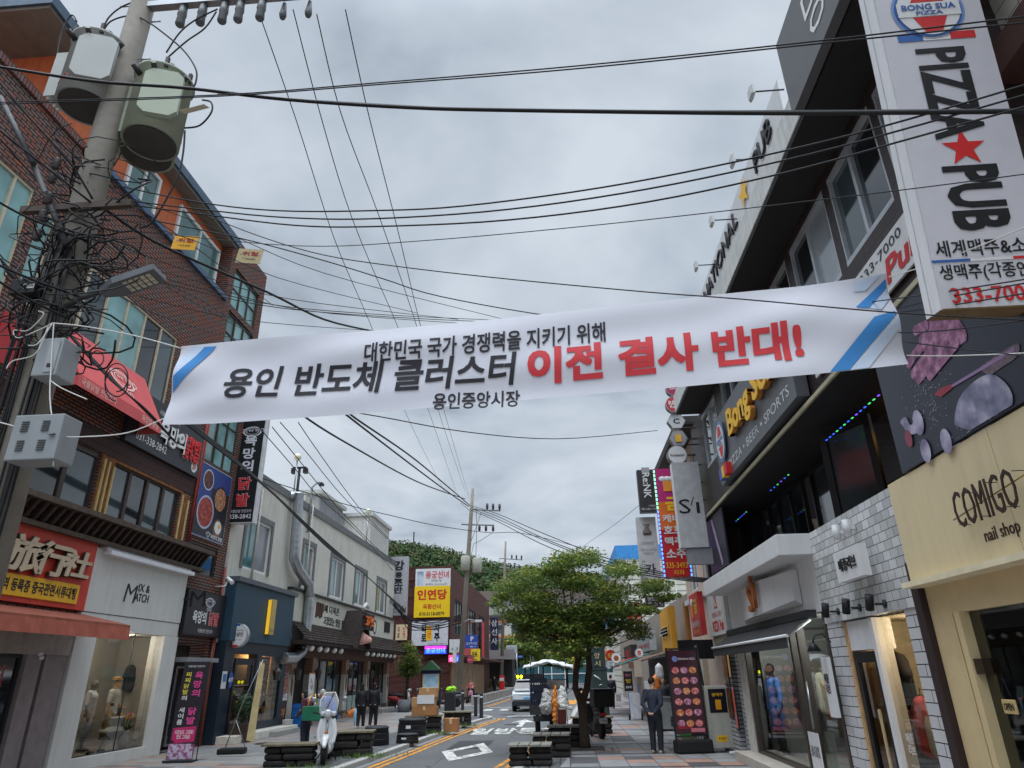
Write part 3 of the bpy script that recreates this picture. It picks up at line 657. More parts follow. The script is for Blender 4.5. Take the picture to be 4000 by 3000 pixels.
def left_signs():
 # 2nd floor black fascia
 y0, z0 = 15.6, 7.5
 t, w, h = sign_thing('shop_sign', 'long black second-floor fascia sign with white and red raised letters and a round 2F mark', (frame(*LU, (XL, 17.45, 7.47)), 3.7, 1.5), (52, 52, 56), .14)
 text('욕망의', t, .15, .72, .01, .62, 1.35, WHITE, .03, ext=.05); outlined('닭발', t, 1.25, .7, .01, .68, REDL, PINKW, .85, ext=.06)
 text('031-338-2842', t, -.72, .28, .006, .2, 1.45, WHITE, .0); text('국물닭발 전문포차', t, -.1, 1.22, .006, .13, None, WHITE, .0)
 pot_logo(t, -1.35, 1.0, .36, .006, mat((210, 214, 226), .5, var=0))
 disc(MB(), 1.55, .26, .006, .17).ob('floor_mark', WHITE, t); text('2F', t, 1.55, .26, .01, .16, None, REDL, .02)
 # pink awning
 prof_x0, prof_x1 = 12.75, 15.9
 aw = thing('awning', 'faded pink fabric awning with a cream pot drawing, over the second-floor window', 'awning', frame(*LU, (XL, 14.3, 7.75)))
 pk = mat((214, 96, 96), .75, var=.06, scale=2); xa, xb = -1.55, 1.75
 f = MB(); D = .75
 f.quad((xa, 1.6, .02), (xb, 1.6, .02), (xb, .28, D), (xa, .28, D)); f.quad((xa, .28, D), (xb, .28, D), (xb, .0, D + .01), (xa, .0, D + .01))
 f.quad((xb, 1.6, .02), (xb, .0, .02), (xb, .0, D), (xb, .28, D)); f.quad((xa, 1.6, .02), (xa, .28, D), (xa, 0, D), (xa, 0, .02))
 f.ob('fabric', pk, aw); MB().tube([(xa, .28, D - .03), (xb, .28, D - .03)], .02).tube([(xa, .1, .05), (xa, .28, D - .03)], .015).tube([(xb, .1, .05), (xb, .28, D - .03)], .015).ob('frame', DARK, aw)
 cr = mat((236, 200, 190), .6, var=0); sl = lambda v: Vector((v.x, 1.6 - v.y * 1.32 / 1.51, .04 + v.y * .73 / 1.51 + v.z + .012))
 lg = pot_logo(aw, .35, .75, .5, 0, cr)
 for v in lg.data.vertices: v.co = sl(Vector((v.co.x, 1.5 - v.co.y, v.co.z)))
 text('국물닭발 전문포차', aw, -.8, .14, D + .02, .17, 1.25, cr, .005); text('욕망의 닭발', aw, 1.25, .14, D + .02, .18, .75, cr, .01)
 # ground-floor black sign
 t, w, h = sign_thing('shop_sign', 'square black sign with a white pot drawing and red outlined letters, above the stair doorway', (frame(*LU, (XL, 20.95, 3.02)), 2.36, 1.27), (34, 32, 38), .2, frame_m=BLACK)
 pot_logo(t, .15, .98, .26, .012, CREAM_L); text('욕망의', t, -.35, .52, .012, .36, .82, WHITE, .03); outlined('닭발', t, .52, .52, .012, .38, REDL, PINKW, .6)
 text('국물닭발 전문포차', t, .1, .15, .012, .11, None, WHITE, .0)
 # food poster
 t, w, h = sign_thing('food_poster', 'blue poster with four bowls of food seen from above, on the brick wall', (frame(*LU, (XL, 20.6, 5.85)), 2.05, 2.26), (40, 66, 132), .06, 'poster', frame_m=mat((176, 178, 182), .4))
 bg = MB(); bg.rect(-.98, .98, .06, .9, .007).rect(-.2, .98, .9, 1.6, .006); bg.ob('print', mat((34, 34, 42), .45, var=.3, scale=2), t)
 dishes(t, [(-.5, 1.78, .33, ((26, 24, 26), (44, 40, 42), (200, 66, 40)), (196, 200, 210)), (.42, 1.35, .42, ((40, 30, 28), (168, 112, 76), (214, 170, 130)), (30, 28, 30)), (-.4, .78, .52, ((92, 24, 20), (150, 34, 24), (206, 120, 90)), (170, 176, 206)), (.5, .44, .3, ((120, 90, 60), (150, 110, 70)), (96, 72, 52))], .012)
 e = MB(); disc(e, .5, .46, .024, .22, 18, 1, .95); e.ob('egg_white', WHITE, t); e = MB(); disc(e, .57, .5, .028, .075); e.ob('egg_yolk', mat((240, 176, 40), .4), t)
 pot_logo(t, -.05, .16, .13, .03, CREAM_L); text('욕망의 닭발', t, .5, .12, .03, .14, .75, WHITE, .02)
def dishes(par, lst, z):
 for x, y, r, cols, rim in lst:
  b = MB(); ring(b, x, y, z, r * .88, r, 32); ro = b.ob('bowl', mat(rim, .3, var=0), par)
  b = MB(); disc(b, x, y, z - .002, r * .89, 32); b.ob('food', spots(cols, 5.5 / r, detail=5), ro)
left_signs()
M_, w_, h_ = FL((12, 1215), (92, 1470), XL + .3)
sign_thing('wall_banner', 'plain red vertical banner on the brick wall left of the loaded pole', (M_, w_, h_), (176, 40, 44), .05, 'banner')
# ---------------------------------------------------------------- travel agency and clothing shop under the brick building
def travel_agency():
 t, w, h = sign_thing('shop_sign', 'weathered red fascia sign with large beige raised Chinese characters 旅行社', (frame(*LU, (XL, 11.7, 3.31)), 7.5, 1.5), mat((198, 60, 40), .5, var=.14, scale=1.6, streak=.35), .16)
 bg = mat((190, 172, 146), .6, var=.1); bk = mat((66, 54, 48), .6)
 for s, a, b in (('吉', None, None), ('林', None, None), ('旅', (9, 2084), (150, 2240)), ('行', (131, 2112), (246, 2256)), ('社', (236, 2148), (334, 2262))):
  if a: 
   p, q = P(*a, X=XL + .16), P(*b, X=XL + .16); cx, cw = (p.y + q.y) / 2 - 11.7, abs(q.y - p.y)
   c1 = P((a[0] + b[0]) / 2, a[1], X=XL + .16).z; c0 = P((a[0] + b[0]) / 2, b[1], X=XL + .16).z; cy, ch = (c0 + c1) / 2 - 3.31, c1 - c0
  else: cx, cy, cw, ch = {'吉': -2.1, '林': -.7}[s], .93, .9, .95
  text(s, t, cx, cy, .03, ch, cw * .97, bk, .035, ext=.07, shear=.12); text(s, t, cx, cy, .1, ch * .97, cw * .93, bg, .028, ext=.02, shear=.12)
 y, w2, h2 = 1.6, 3.1, .36
 yb = MB().box(.1, 3.42, .1, .52, 0, .03); s = yb.ob('notice_strip', mat((222, 172, 30), .5, var=.05), t, .02)
 text('공증,인증,번역 등록증 중국관련서류대행', t, 1.78, .31, .034, .26, 3.1, BLACK, .03)
 lp = thing('sign_lamp', 'long beige floodlight housing on an arm in front of the red fascia', 'lamp', frame(*LU, (XL + .5, 11.95, 4.2)))
 MB().box(-.75, .1, .3, .62, .1, .35).ob('housing', mat((150, 140, 112), .5, streak=.4), lp, .02); MB().tube([(0, .45, .1), (0, .5, -.34)], .025).ob('arm', DARK, lp)
 aw = thing('awning', 'faded rust-red flat awning with a scalloped front over the travel agency door', 'awning', frame(*LU, (XL, 12.6, 2.62)))
 f = MB(); f.add([(-3, .62, .1), (3.0, .62, .1), (3.0, .36, 1.25), (-3, .36, 1.25), (-3, .52, .1), (3.0, .52, .1), (3.0, .30, 1.25), (-3, .30, 1.25)], [(0, 1, 2, 3), (7, 6, 5, 4), (1, 5, 6, 2), (3, 2, 6, 7), (0, 3, 7, 4)])
 f.ob('fabric', mat((150, 84, 66), .8, var=.2, scale=2.5, streak=.4), aw)
 v = MB()
 for i in range(24):
  x = -3 + i * .25; v.quad((x, .31, 1.252), (x + .25, .31, 1.252), (x + .25, .04, 1.26 + .02 * (i % 2)), (x, .05, 1.26 + .02 * ((i + 1) % 2)))
 v.ob('valance', mat((168, 92, 74), .8, var=.15, scale=3, streak=.3), aw)
 t = thing('travel_shop_front', 'dark travel agency shopfront with red outlined letters 길림여행사 down its glass door', 'shopfront', frame(*LU, (XL, 14, 0)))
 MB().box(-1.6, 1.4, 0, 2.8, -.14, -.10).ob('backing', mat((30, 32, 36), .5), t)
 window(t, -1.55, .15, .05, 2.35, -.02, 1, 1, DARK, INK, name='door')
 MB().box(-1.6, 1.42, 2.36, 2.8, -.1, .08).ob('shutter_box', mat((150, 140, 132), .5, streak=.3), t)
 MB().box(.18, .62, 0, 2.36, -.1, .06).box(.75, 1.42, 0, 2.36, -.1, .04).ob('column', mat((132, 122, 122), .6, var=.12), t)
 for i, c in enumerate(('길림', '여', '행', '사')):
  outlined(c, t, -.6 - .1 * (i > 0), 1.95 - i * .47, .01, .36, mat((150, 24, 40), .5, var=0), mat((190, 150, 156), .5, var=0), .62 if i == 0 else .42)
 text('3302', t, -.55, .38, .01, .16, None, mat((190, 90, 90), .5, var=0), .01)
 MB().ball((.5, 2.3, .13), .05, 10, 8).box(.46, .54, 2.33, 2.4, .02, .12).ob('camera', WHITE, t)
travel_agency()
def garment(name, label, M, col, w=.5, h=.6, slv=.3, group=None, cat='clothing', hanger=True):
 """a shirt or jacket hung flat, front to local +z"""
 t = thing(name, label, cat, M, group)
 tb = [([(0, h * .12, 0), (0, h * .5, 0), (0, h * .86, 0)], [w * .3, w * .3, w * .22])]
 for s in (-1, 1): tb.append(([(s * w * .25, h * .88, 0), (s * (w * .4 + slv * .3), h * .88 - slv * .8, .02)], [w * .15, w * .13])); tb.append(([(s * w * .12, h * .1, 0), (s * w * .2, h * .8, 0)], [w * .24, w * .2]))
 solid('garment', col if not isinstance(col, tuple) else mat(col, .85, var=.15, scale=10, bump=.3), t, tb, [], .015)
 if hanger: MB().tube([(-.18, h * .98, 0), (0, h * 1.08, 0), (.18, h * .98, 0)], .008).tube([(0, h * 1.08, 0), (0, h * 1.16, 0), (.03, h * 1.2, 0), (.04, h * 1.15, 0)], .005).ob('hanger', mat((120, 96, 60), .5), t)
 return t
def shop_light(par, pts, col):
 for x, y, z, e in pts: l = bpy.data.lights.new('lamp_light', 'POINT'); l.energy = e; l.color = lin(col); l.shadow_soft_size = .12; lo = bpy.data.objects.new('lamp_light', l); COL.objects.link(lo); lo.parent = par; lo.location = (x, y, z)
def clothing_shop():
 t = thing('clothing_shop_front', 'white clothing shopfront lettered MIX & MATCH, with a display window between square pillars', 'shopfront', frame(*LU, (XL, 17.63, 0)))
 wm = mat((206, 205, 200), .6, var=.05, scale=1.2, streak=.15)
 MB().box(-2.16, 2.1, 3.31, 4.76, -.02, .12).ob('fascia', wm, t, .01); MB().box(-2.16, 2.1, 2.95, 3.295, -.02, .10).ob('lintel', wm, t, .006)
 MB().box(-1.9, 2.05, 4.62, 4.72, .125, .34).box(-1.9, 2.05, 4.70, 4.84, .0, .22).ob('light_trough', mat((222, 222, 226), .4, var=.02), t)
 MB().box(-2.16, -1.43, 0, 2.948, -.3, .10).ob('pillar', wm, t, .008); MB().box(1.47, 2.17, 0, 2.948, -.3, .10).ob('pillar', wm, t, .008)
 MB().box(-1.43, 1.47, 0, .25, -.3, .08).ob('sill', wm, t, .006)
 MB().rect(-1.43, 1.47, .25, 2.95, -.02).ob('display_glass', glass((220, 226, 226), .95), t); shop_light(t, ((-.6, 2.8, -.6, 26), (.7, 2.8, -.5, 26)), (255, 240, 220))
 r = MB(); x0, x1, y0, y1, z0 = -1.43, 2.2, .25, 2.95, -1.6
 r.rect(x0, x1, y0, y1, z0); r.quad((x0, y0, z0), (x1, y0, z0), (x1, y0, -.05), (x0, y0, -.05)); r.quad((x0, y1, z0), (x1, y1, z0), (x1, y1, -.05), (x0, y1, -.05))
 r.quad((x0, y0, z0), (x0, y1, z0), (x0, y1, -.05), (x0, y0, -.05)); r.quad((x1, y0, z0), (x1, y1, z0), (x1, y1, -.05), (x1, y0, -.05)); r.ob('display_recess', mat((150, 146, 138), .8, var=.04), t)
 MB().box(-1.0, -.5, .26, 2.9, -1.58, -1.5).ob('curtain', mat((150, 116, 66), .8, var=.2), t)
 MB().tube([(.25, .26, -.015), (.25, 2.94, -.015)], .012, 4).ob('glass_joint', DARK, t)
 d = MB()
 for x, z in ((-.6, -.8), (.6, -.5), (1.0, -.9)): d.cyl(x, z, 0, 0, 0)
 for x, z in ((-.6, -.6), (.7, -.5)):
  l = MB(); l.add([(x + .07 * math.cos(a), 2.93, z + .07 * math.sin(a)) for a in [i * math.pi / 5 for i in range(10)]], [tuple(range(10))]); l.ob('downlight', emit((255, 240, 214), 12), t)
 X_ = XL + .14; yy = lambda px, py: (P(px, py, X=X_).y - 17.63, P(px, py, X=X_).z); [text(s, t, *yy(*c), .122, h_, w_, BLACK, b_, ext=.012, shear=sh_) for s, c, h_, w_, b_, sh_ in (('M', (513, 2318), .44, .52, -.012, .15), ('IX &', (566, 2299), .19, .5, .002, .05), ('ATCH', (556, 2336), .2, .62, .002, .05))]
 m = thing('projecting_sign', 'black wire letter M standing out from the corner beside the square black sign', 'sign', frame(*FU, (XL + .55, 19.72, 3.75))); text('M', m, 0, .22, 0, .44, .46, BLACK, .0, ext=.04); MB().box(-.55, -.2, .2, .24, .0, .03).ob('bracket', DARK, m)
 # display figures and objects
 tan = mat((196, 158, 106), .4, var=.05)
 ma = figure('tan mannequin in a straw hat, white blouse and snake-print skirt in the clothing shop window', (XL - .55, P(438, 2760, X=XL - .55).y, .28), math.radians(-80), 1.62, top=(210, 208, 200), pants=(112, 92, 52), shoe=(80, 60, 40), hair=None, skin=tan, name='mannequin', cat='mannequin', skirt=.12, sleeves=.42, topname='blouse', pm=spots(((50, 42, 26), (150, 128, 72), (96, 78, 44)), 16), eyes=False, pose=dict(el=(-.15, .02, .63), wl=(-.12, .12, .56), hl=(-.10, .16, .56)))
 MB().lathe([(.07 * 1.6, 1.585), (.065 * 1.6, 1.64), (.0, 1.655)], 18).lathe([(.155, 1.575), (.12, 1.59), (.08, 1.6)], 18).ob('hat', mat((168, 128, 78), .9, bump=.4), ma)
 MB().lathe([(.137, .96), (.137, 1.03)], 18, Matrix.Diagonal((1, .85, 1, 1))).ob('belt', mat((70, 42, 30), .5), ma)
 figure('pale mannequin in a loose white shirt dress on the left of the clothing shop window', (XL - .7, P(352, 2740, X=XL - .7).y, .28), math.radians(-70), 1.6, top=(196, 200, 206), pants=(190, 194, 200), shoe=(30, 30, 34), hair=None, skin=mat((120, 116, 112), .5), name='mannequin', cat='mannequin', skirt=.2, sleeves=.45, topname='shirt', eyes=False, wide=1.15)
 garment('jacket', 'black jacket with white trim hanging on the back wall of the clothing shop window', frame(*LU, (XL - 1.1, P(512, 2620, X=XL - 1.1).y, 1.6)), (28, 28, 32), .5, .62, .25)
 s = thing('pedestal', 'white faceted drum stool in the clothing shop window', 'stool', (XL - .5, P(425, 2900, X=XL - .5).y, .25)); MB().lathe([(.25, 0), (.17, .22), (.3, .42), (.26, .5), (.19, .52), (.25, .72), (.2, .74)], 10, sm=False).ob('stool', mat((206, 210, 214), .5), s)
 bg = thing('handbag', 'small black handbag standing on the white drum stool', 'bag', (XL - .5, P(425, 2900, X=XL - .5).y, .992)); MB().prism([(-.16, 0), (.16, 0), (.13, .2), (-.13, .2)], -.06, .06, Matrix(((0, 0, 1, 0), (1, 0, 0, 0), (0, 1, 0, 0), (0, 0, 0, 1)))).ob('body', BLACK, bg, .015)
 MB().tube([(0, .07 * math.cos(a) , .2 + .12 * math.sin(a)) for a in [i * math.pi / 8 for i in range(9)]], .01).ob('handle', BLACK, bg)
 v = thing('vase', 'white jug vase beside the stool in the clothing shop window', 'vase', (XL - .35, P(474, 2920, X=XL - .35).y, .25)); MB().lathe([(.09, 0), (.14, .12), (.12, .25), (.08, .33), (.11, .4)], 16).ob('jug', mat((216, 214, 208), .35, var=.03), v); MB().tube([(0, .13, .12), (0, .2, .22), (0, .12, .32)], .015).ob('handle', WHITE, v)
 tu = thing('tulips', 'yellow and pink tulips standing in the white jug', 'flowers', (XL - .35, P(474, 2920, X=XL - .35).y, .5)); st = MB(); pet = MB(); pk = MB()
 for i in range(9):
  a = i * .7; e = (.13 * math.cos(a), .16 * math.sin(a), .42 + .05 * (i % 3)); st.tube([(0, 0, 0), (e[0] * .5, e[1] * .5, .2), e], .008, 5); (pet if i % 2 else pk).ball(e, (.03, .03, .045), 8, 6)
  st.add([(0, 0, .1), (e[0] * 1.6, e[1] * .9, .26), (e[0] * 1.3, e[1] * 1.5, .22)], [(0, 1, 2)])
 st.ob('stems', mat((60, 96, 52), .7), tu); pet.ob('yellow_petals', mat((228, 170, 40), .6), tu); pk.ob('pink_petals', mat((220, 110, 90), .6), tu)
 for y, c, l in ((17.35, (150, 96, 60), 'tan strap sandal'), (17.75, (38, 32, 32), 'black shoe with a white flower')):
  sh = thing('shoe', l + ' on the floor of the clothing shop window', 'shoe', (XL - .25, y, .25)); solid('upper', mat(c, .5), sh, [([(0, -.09, .05), (0, .03, .04), (0, .12, .03)], [.035, .035, .03])], [], .012); MB().box(-.03, .03, -.12, -.07, 0, .03).ob('heel', DARK, sh)
 pl = thing('plant_stand', 'white wire plant stand holding a white pot in the clothing shop window', 'plant stand', (XL - .3, 16.45, .25))
 k = MB(); [k.tube([(.1 * math.cos(a), .1 * math.sin(a), 0), (.13 * math.cos(a), .13 * math.sin(a), .75)], .01, 5) for a in (0, 1.57, 3.14, 4.71)]; ring(k, 0, 0, .75, .12, .15); k.ob('frame', WHITE, pl); MB().lathe([(.07, .3), (.12, .42), (.13, .5)], 14).ob('pot', WHITE, pl)
clothing_shop()
def left_more():
 # tall projecting sign
 y = 22.25; p, q = P(897, 2051, Y=y), P(1000, 2049, Y=y); top = 10.9
 t, w, h = sign_thing('projecting_sign', 'tall black projecting sign with white and red vertical letters on the brick building corner', (frame(*FU, ((p.x + q.x) / 2, y + .05, p.z)), q.x - p.x, top - p.z), BLACK, .32, frame_m=mat((206, 206, 208), .4, streak=.25))
 hh = h; pot_logo(t, .02, hh - 1.02, .34, .012, CREAM_L)
 f = lambda px, py: (P(px, py, Y=y).x - (p.x + q.x) / 2, P(px, py, Y=y).z - p.z)
 for ch, py, px in (('욕', 1730, 1000), ('망', 1780, 990), ('의', 1828, 980)): text(ch, t, 0, f(px, py)[1], .012, .40, .44, CREAM_L, .03)
 for ch, py in (('닭', 1897), ('발', 1960)): outlined(ch, t, 0, f(960, py)[1], .012, .44, REDL, PINKW, .44, b0=.025)
 text('국물닭발 전문포차', t, 0, .4, .012, .11, .74, CREAM_L, .0); text('338-2842', t, 0, .22, .012, .15, .76, CREAM_L, .01)
 for z in (1.0, 3.2): MB().box(-w / 2 - .5, -w / 2, z, z + .3, -.28, -.05).ob('bracket', mat((150, 152, 150), .5), t)
 # banner stand
 b0 = P(640, 2982, Z=0); M = frame(*FU, (b0.x + .3, b0.y + .1, 0)) @ Matrix.Rotation(math.radians(-5), 4, 'X') @ Matrix.Rotation(math.radians(8), 4, 'Y')
 t = thing('banner_stand', 'black upright banner stand with pink and yellow vertical letters beside the clothing shop', 'banner', M)
 W2, H2 = .62, 2.25; MB().box(-W2 / 2, W2 / 2, .06, H2, -.012, 0).ob('cloth', mat((34, 28, 36), .6, var=.1), t)
 MB().tube([(-.31, 0, -.3), (-.31, H2, -.02)], .012).tube([(.31, 0, -.3), (.31, H2, -.02)], .012).box(-.34, .34, 0, .05, -.35, .12).ob('stand', DARK, t)
 pk = mat((214, 70, 140), .5, var=0); yl = mat((222, 206, 70), .5, var=0)
 for i, c in enumerate('욕망의 닭발'):
  if c != ' ': text(c, t, .1, 1.93 - i * .205, .004, .17, .2, pk, .03)
 for i, c in enumerate('찌찌닭발의 새이름'):
  if c != ' ': text(c, t, -.16, 1.95 - i * .135, .004, .11, .13, yl if i < 4 else WHITE, .015)
 text('국물닭발 전문포차', t, 0, 2.14, .004, .05, None, WHITE, 0)
 MB().prism([(-.27, .5), (-.17, .42), (-.2, .36), (-.08, .42), (.27, .44), (.27, .78), (-.27, .74)], .002, .006).ob('speech_bubble', mat((184, 40, 100), .5, var=.05), t)
 text('사장님도 그대로!\n맛도 그대로!', t, 0, .6, .009, .2, .44, WHITE, .01); MB().rect(-.3, .3, .07, .4, .001).ob('photo', spots(((60, 40, 60), (150, 90, 120), (200, 190, 210), (80, 100, 150)), 9), t)
 # security camera, meter, plates
 c = thing('security_camera', 'white cylindrical security camera on the brick wall above the square black sign', 'camera', frame(*LU, (XL, 21.9, 4.55))); MB().tube([(0, .28, .25), (-.12, .12, .5)], .07, 12).ob('body', WHITE, c); MB().tube([(-.25, .0, 0), (-.15, .02, .3), (0, .25, .28)], .02).ob('arm', WHITE, c)
 # leaning sign board and pole flag by the blue shop
 g = P(905, 2945, Z=0)
 s = thing('pole_flag', 'narrow yellowed banner on a leaning pole in a black base outside the blue shop', 'flag', (g.x, g.y, 0)); s.rotation_euler = (0, 0, .2)
 MB().box(-.35, .35, -.2, .2, 0, .14).ob('base', RUB, s, .04); MB().tube([(-.2, 0, .1), (.1, .05, 1.2), (.5, .1, 2.3)], .014).tube([(0, 0, .8), (.35, 0, .1)], .01).ob('pole', STEEL, s)
 f = MB(); f.quad((.42, .08, 2.25), (.56, .1, 2.2), (.5, .15, .25), (.3, .12, .3)); f.ob('cloth', mat((196, 176, 130), .8, var=.15), s)
 # potted plant
 pl = thing('potted_plant', 'leafy shrub in a dark square planter beside the blue shop door', 'plant', (-10.3, 23.2, 0)); MB().prism([(-.3, -.3), (.3, -.3), (.3, .3), (-.3, .3)], 0, .55).ob('planter', mat((60, 46, 38), .7), pl, .02)
 leaf = MB(); rnd = random.Random(5)
 for _ in range(420):
  d = Vector((rnd.gauss(0, 1), rnd.gauss(0, 1), rnd.gauss(0, 1))).normalized(); c = Vector((0, 0, 1.0)) + Vector((d.x * .4, d.y * .4, d.z * .5)) * rnd.uniform(.5, 1); a = d.orthogonal().normalized() * .07; b = d.cross(a).normalized() * .035
  leaf.quad(c - a, c - b, c + a, c + b)
 leaf.ob('foliage', mat((46, 70, 40), .7, var=.4, scale=6), pl); MB().tube([(0, 0, .4), (0, 0, .9)], .03).ob('stem', WOOD_D, pl)
left_more()
# ---------------------------------------------------------------- white stucco building with the blue shop and the barbecue restaurant
XS = -11.0
def stucco_building():
 b = thing('stucco_building', 'long white stucco two-storey building with grey parapet and grey framed windows', 'building', frame(*LU, (XS, 0, 0)))
 st = mat((208, 205, 194), .85, var=.07, scale=1.1, bump=.35, streak=.3); gt = mat((112, 114, 114), .7, var=.1)
 rects = []
 for (a, c) in (((950, 2062), (1062, 2235)), ((1180, 2120), (1222, 2285)), ((1288, 2180), (1340, 2335)), ((1384, 2232), (1430, 2372)), ((1470, 2275), (1512, 2398))):
  y0 = P(a[0], (a[1] + c[1]) / 2, X=XS).y; y1 = P(c[0], (a[1] + c[1]) / 2, X=XS).y; rects.append((y0, max(y1, y0 + 1.3), 5.35, 7.15))
 rects = [(r[0], min(r[1], r[0] + 2.1), r[2], r[3]) for r in rects]
 wall(b, 22.12, 45.3, 2.9, 8.55, rects, st, deep=9, rv=.16); MB().box(22.12, 45.3, 0, 2.9, -9, -.6).ob('ground_wall', mat((70, 60, 54), .8), b)
 MB().box(22.1, 45.4, 8.552, 8.85, -.35, .06).ob('parapet', gt, b)
 for a, c, d, e in rects:
  f = MB(); f.box(a - .17, a, d - .02, e + .2, 0, .05).box(c, c + .17, d - .02, e + .2, 0, .05).box(a, c, e, e + .2, 0, .048); f.ob('window_surround', gt, b)
  panes_row(b, a, c, d, e, [TEAL_D, pane_mat((120, 122, 124), .3)], -.03, WHITE, .08)
 cor = mat((150, 152, 156), .6, var=.06, streak=.3)
 m = MB(); m.box(36.0, 40.2, 8.6, 11.2, -5.5, -2.2)
 for i in range(16): m.box(36.05 + i * .26, 36.15 + i * .26, 8.6, 11.1, -2.2, -2.16)
 m.ob('roof_shed', cor, b); MB().box(35.8, 40.4, 11.2, 11.4, -5.7, -2.0).ob('roof_shed_cap', mat((176, 176, 170), .6), b)
 MB().box(40.6, 45.2, 8.6, 10.9, -6.5, -.5).ob('roof_room', mat((200, 198, 192), .7, streak=.2), b); MB().box(40.5, 45.35, 10.9, 11.1, -6.6, -.35).ob('roof_room_cap', mat((190, 190, 186), .6), b)
 MB().box(29.6, 31.2, 8.86, 9.5, -1.6, -.5).ob('vent_housing', mat((196, 192, 180), .6), b)
 [MB().tube([(x, a, .06), (x, c, .06)], .04).ob('drain_pipe', mat((200, 196, 186), .6), b) for x, a, c in ((23.9, 5.0, 8.3), (29.15, 4.6, 8.9))]
 # air duct
 d = thing('air_duct', 'shiny silver spiral air duct bending down the front of the white building', 'duct', frame(*LU, (XS, 0, 0)))
 pts = [(1168, 1925), (1158, 2060), (1148, 2180), (1165, 2225), (1205, 2282), (1210, 2330), (1202, 2420), (1192, 2500), (1180, 2545), (1150, 2570), (1105, 2572)]
 l3 = [P(*p, X=XS + .33) for p in pts]; path = [Vector((v.y, v.z, .33)) for v in l3]
 dense = []
 for i in range(len(path) - 1):
  n = max(2, int((path[i + 1] - path[i]).length / .06))
  for k in range(n): dense.append(path[i].lerp(path[i + 1], k / n))
 MB().tube(dense, [.2 + (.005 if i % 4 == 0 else 0) for i in range(len(dense))], 18).ob('tube', mat((172, 176, 180), .34, .9, .1), d)
 top = path[0]; MB().tube([top + Vector((0, -.1, 0)), top + Vector((0, -.1, -.9))], .16, 14).ob('inlet', mat((190, 192, 196), .25, .9), d)
 # roof-top lamps and camera
 for a, c, lab in (((1156, 1795), (1150, 1900), 'pale round lamp on a thin pole above the duct, on the white building roof'), ((1438, 2008), (1435, 2052), 'pale round lamp on a thin pole at the far end of the white building roof')):
  p, q = P(*a, X=XS - .6), P(*c, X=XS - .6)
  l = thing('roof_lamp', lab, 'lamp', (XS - .6, q.y, 8.6)); hgt = p.z - 8.6
  MB().tube([(0, 0, 0), (0, 0, hgt)], .03).ob('pole', STEEL, l); MB().ball((0, 0, hgt + .16), .17).ob('globe', mat((226, 222, 190), .3), l)
 c = thing('camera_pole', 'dark pole with security cameras standing on the white building roof above the duct', 'camera pole', (XS - .5, P(1163, 1900, X=XS - .5).y, 8.6)); hz = P(1163, 1818, X=XS - .5).z - 8.6
 MB().tube([(0, 0, 0), (0, 0, hz)], .06).ob('pole', DARK, c); MB().box(-.3, .3, -.06, .06, hz - .06, hz).box(-.34, -.2, -.12, .12, hz - .3, hz - .06).box(.2, .36, -.12, .12, hz - .3, hz - .06).ob('cameras', DARK, c)
 c = thing('camera_pole', 'curved grey swan-neck camera pole on the white building parapet', 'camera pole', (XS + .1, P(1205, 1960, X=XS).y, 8.4)); MB().tube([(0, 0, -.8), (0, 0, 1.2), (.1, .3, 1.5), (.1, .8, 1.62)], .05).ob('pole', GREY, c); MB().box(.02, .18, .7, 1.0, 1.5, 1.62).ob('camera', DARK, c)
stucco_building()
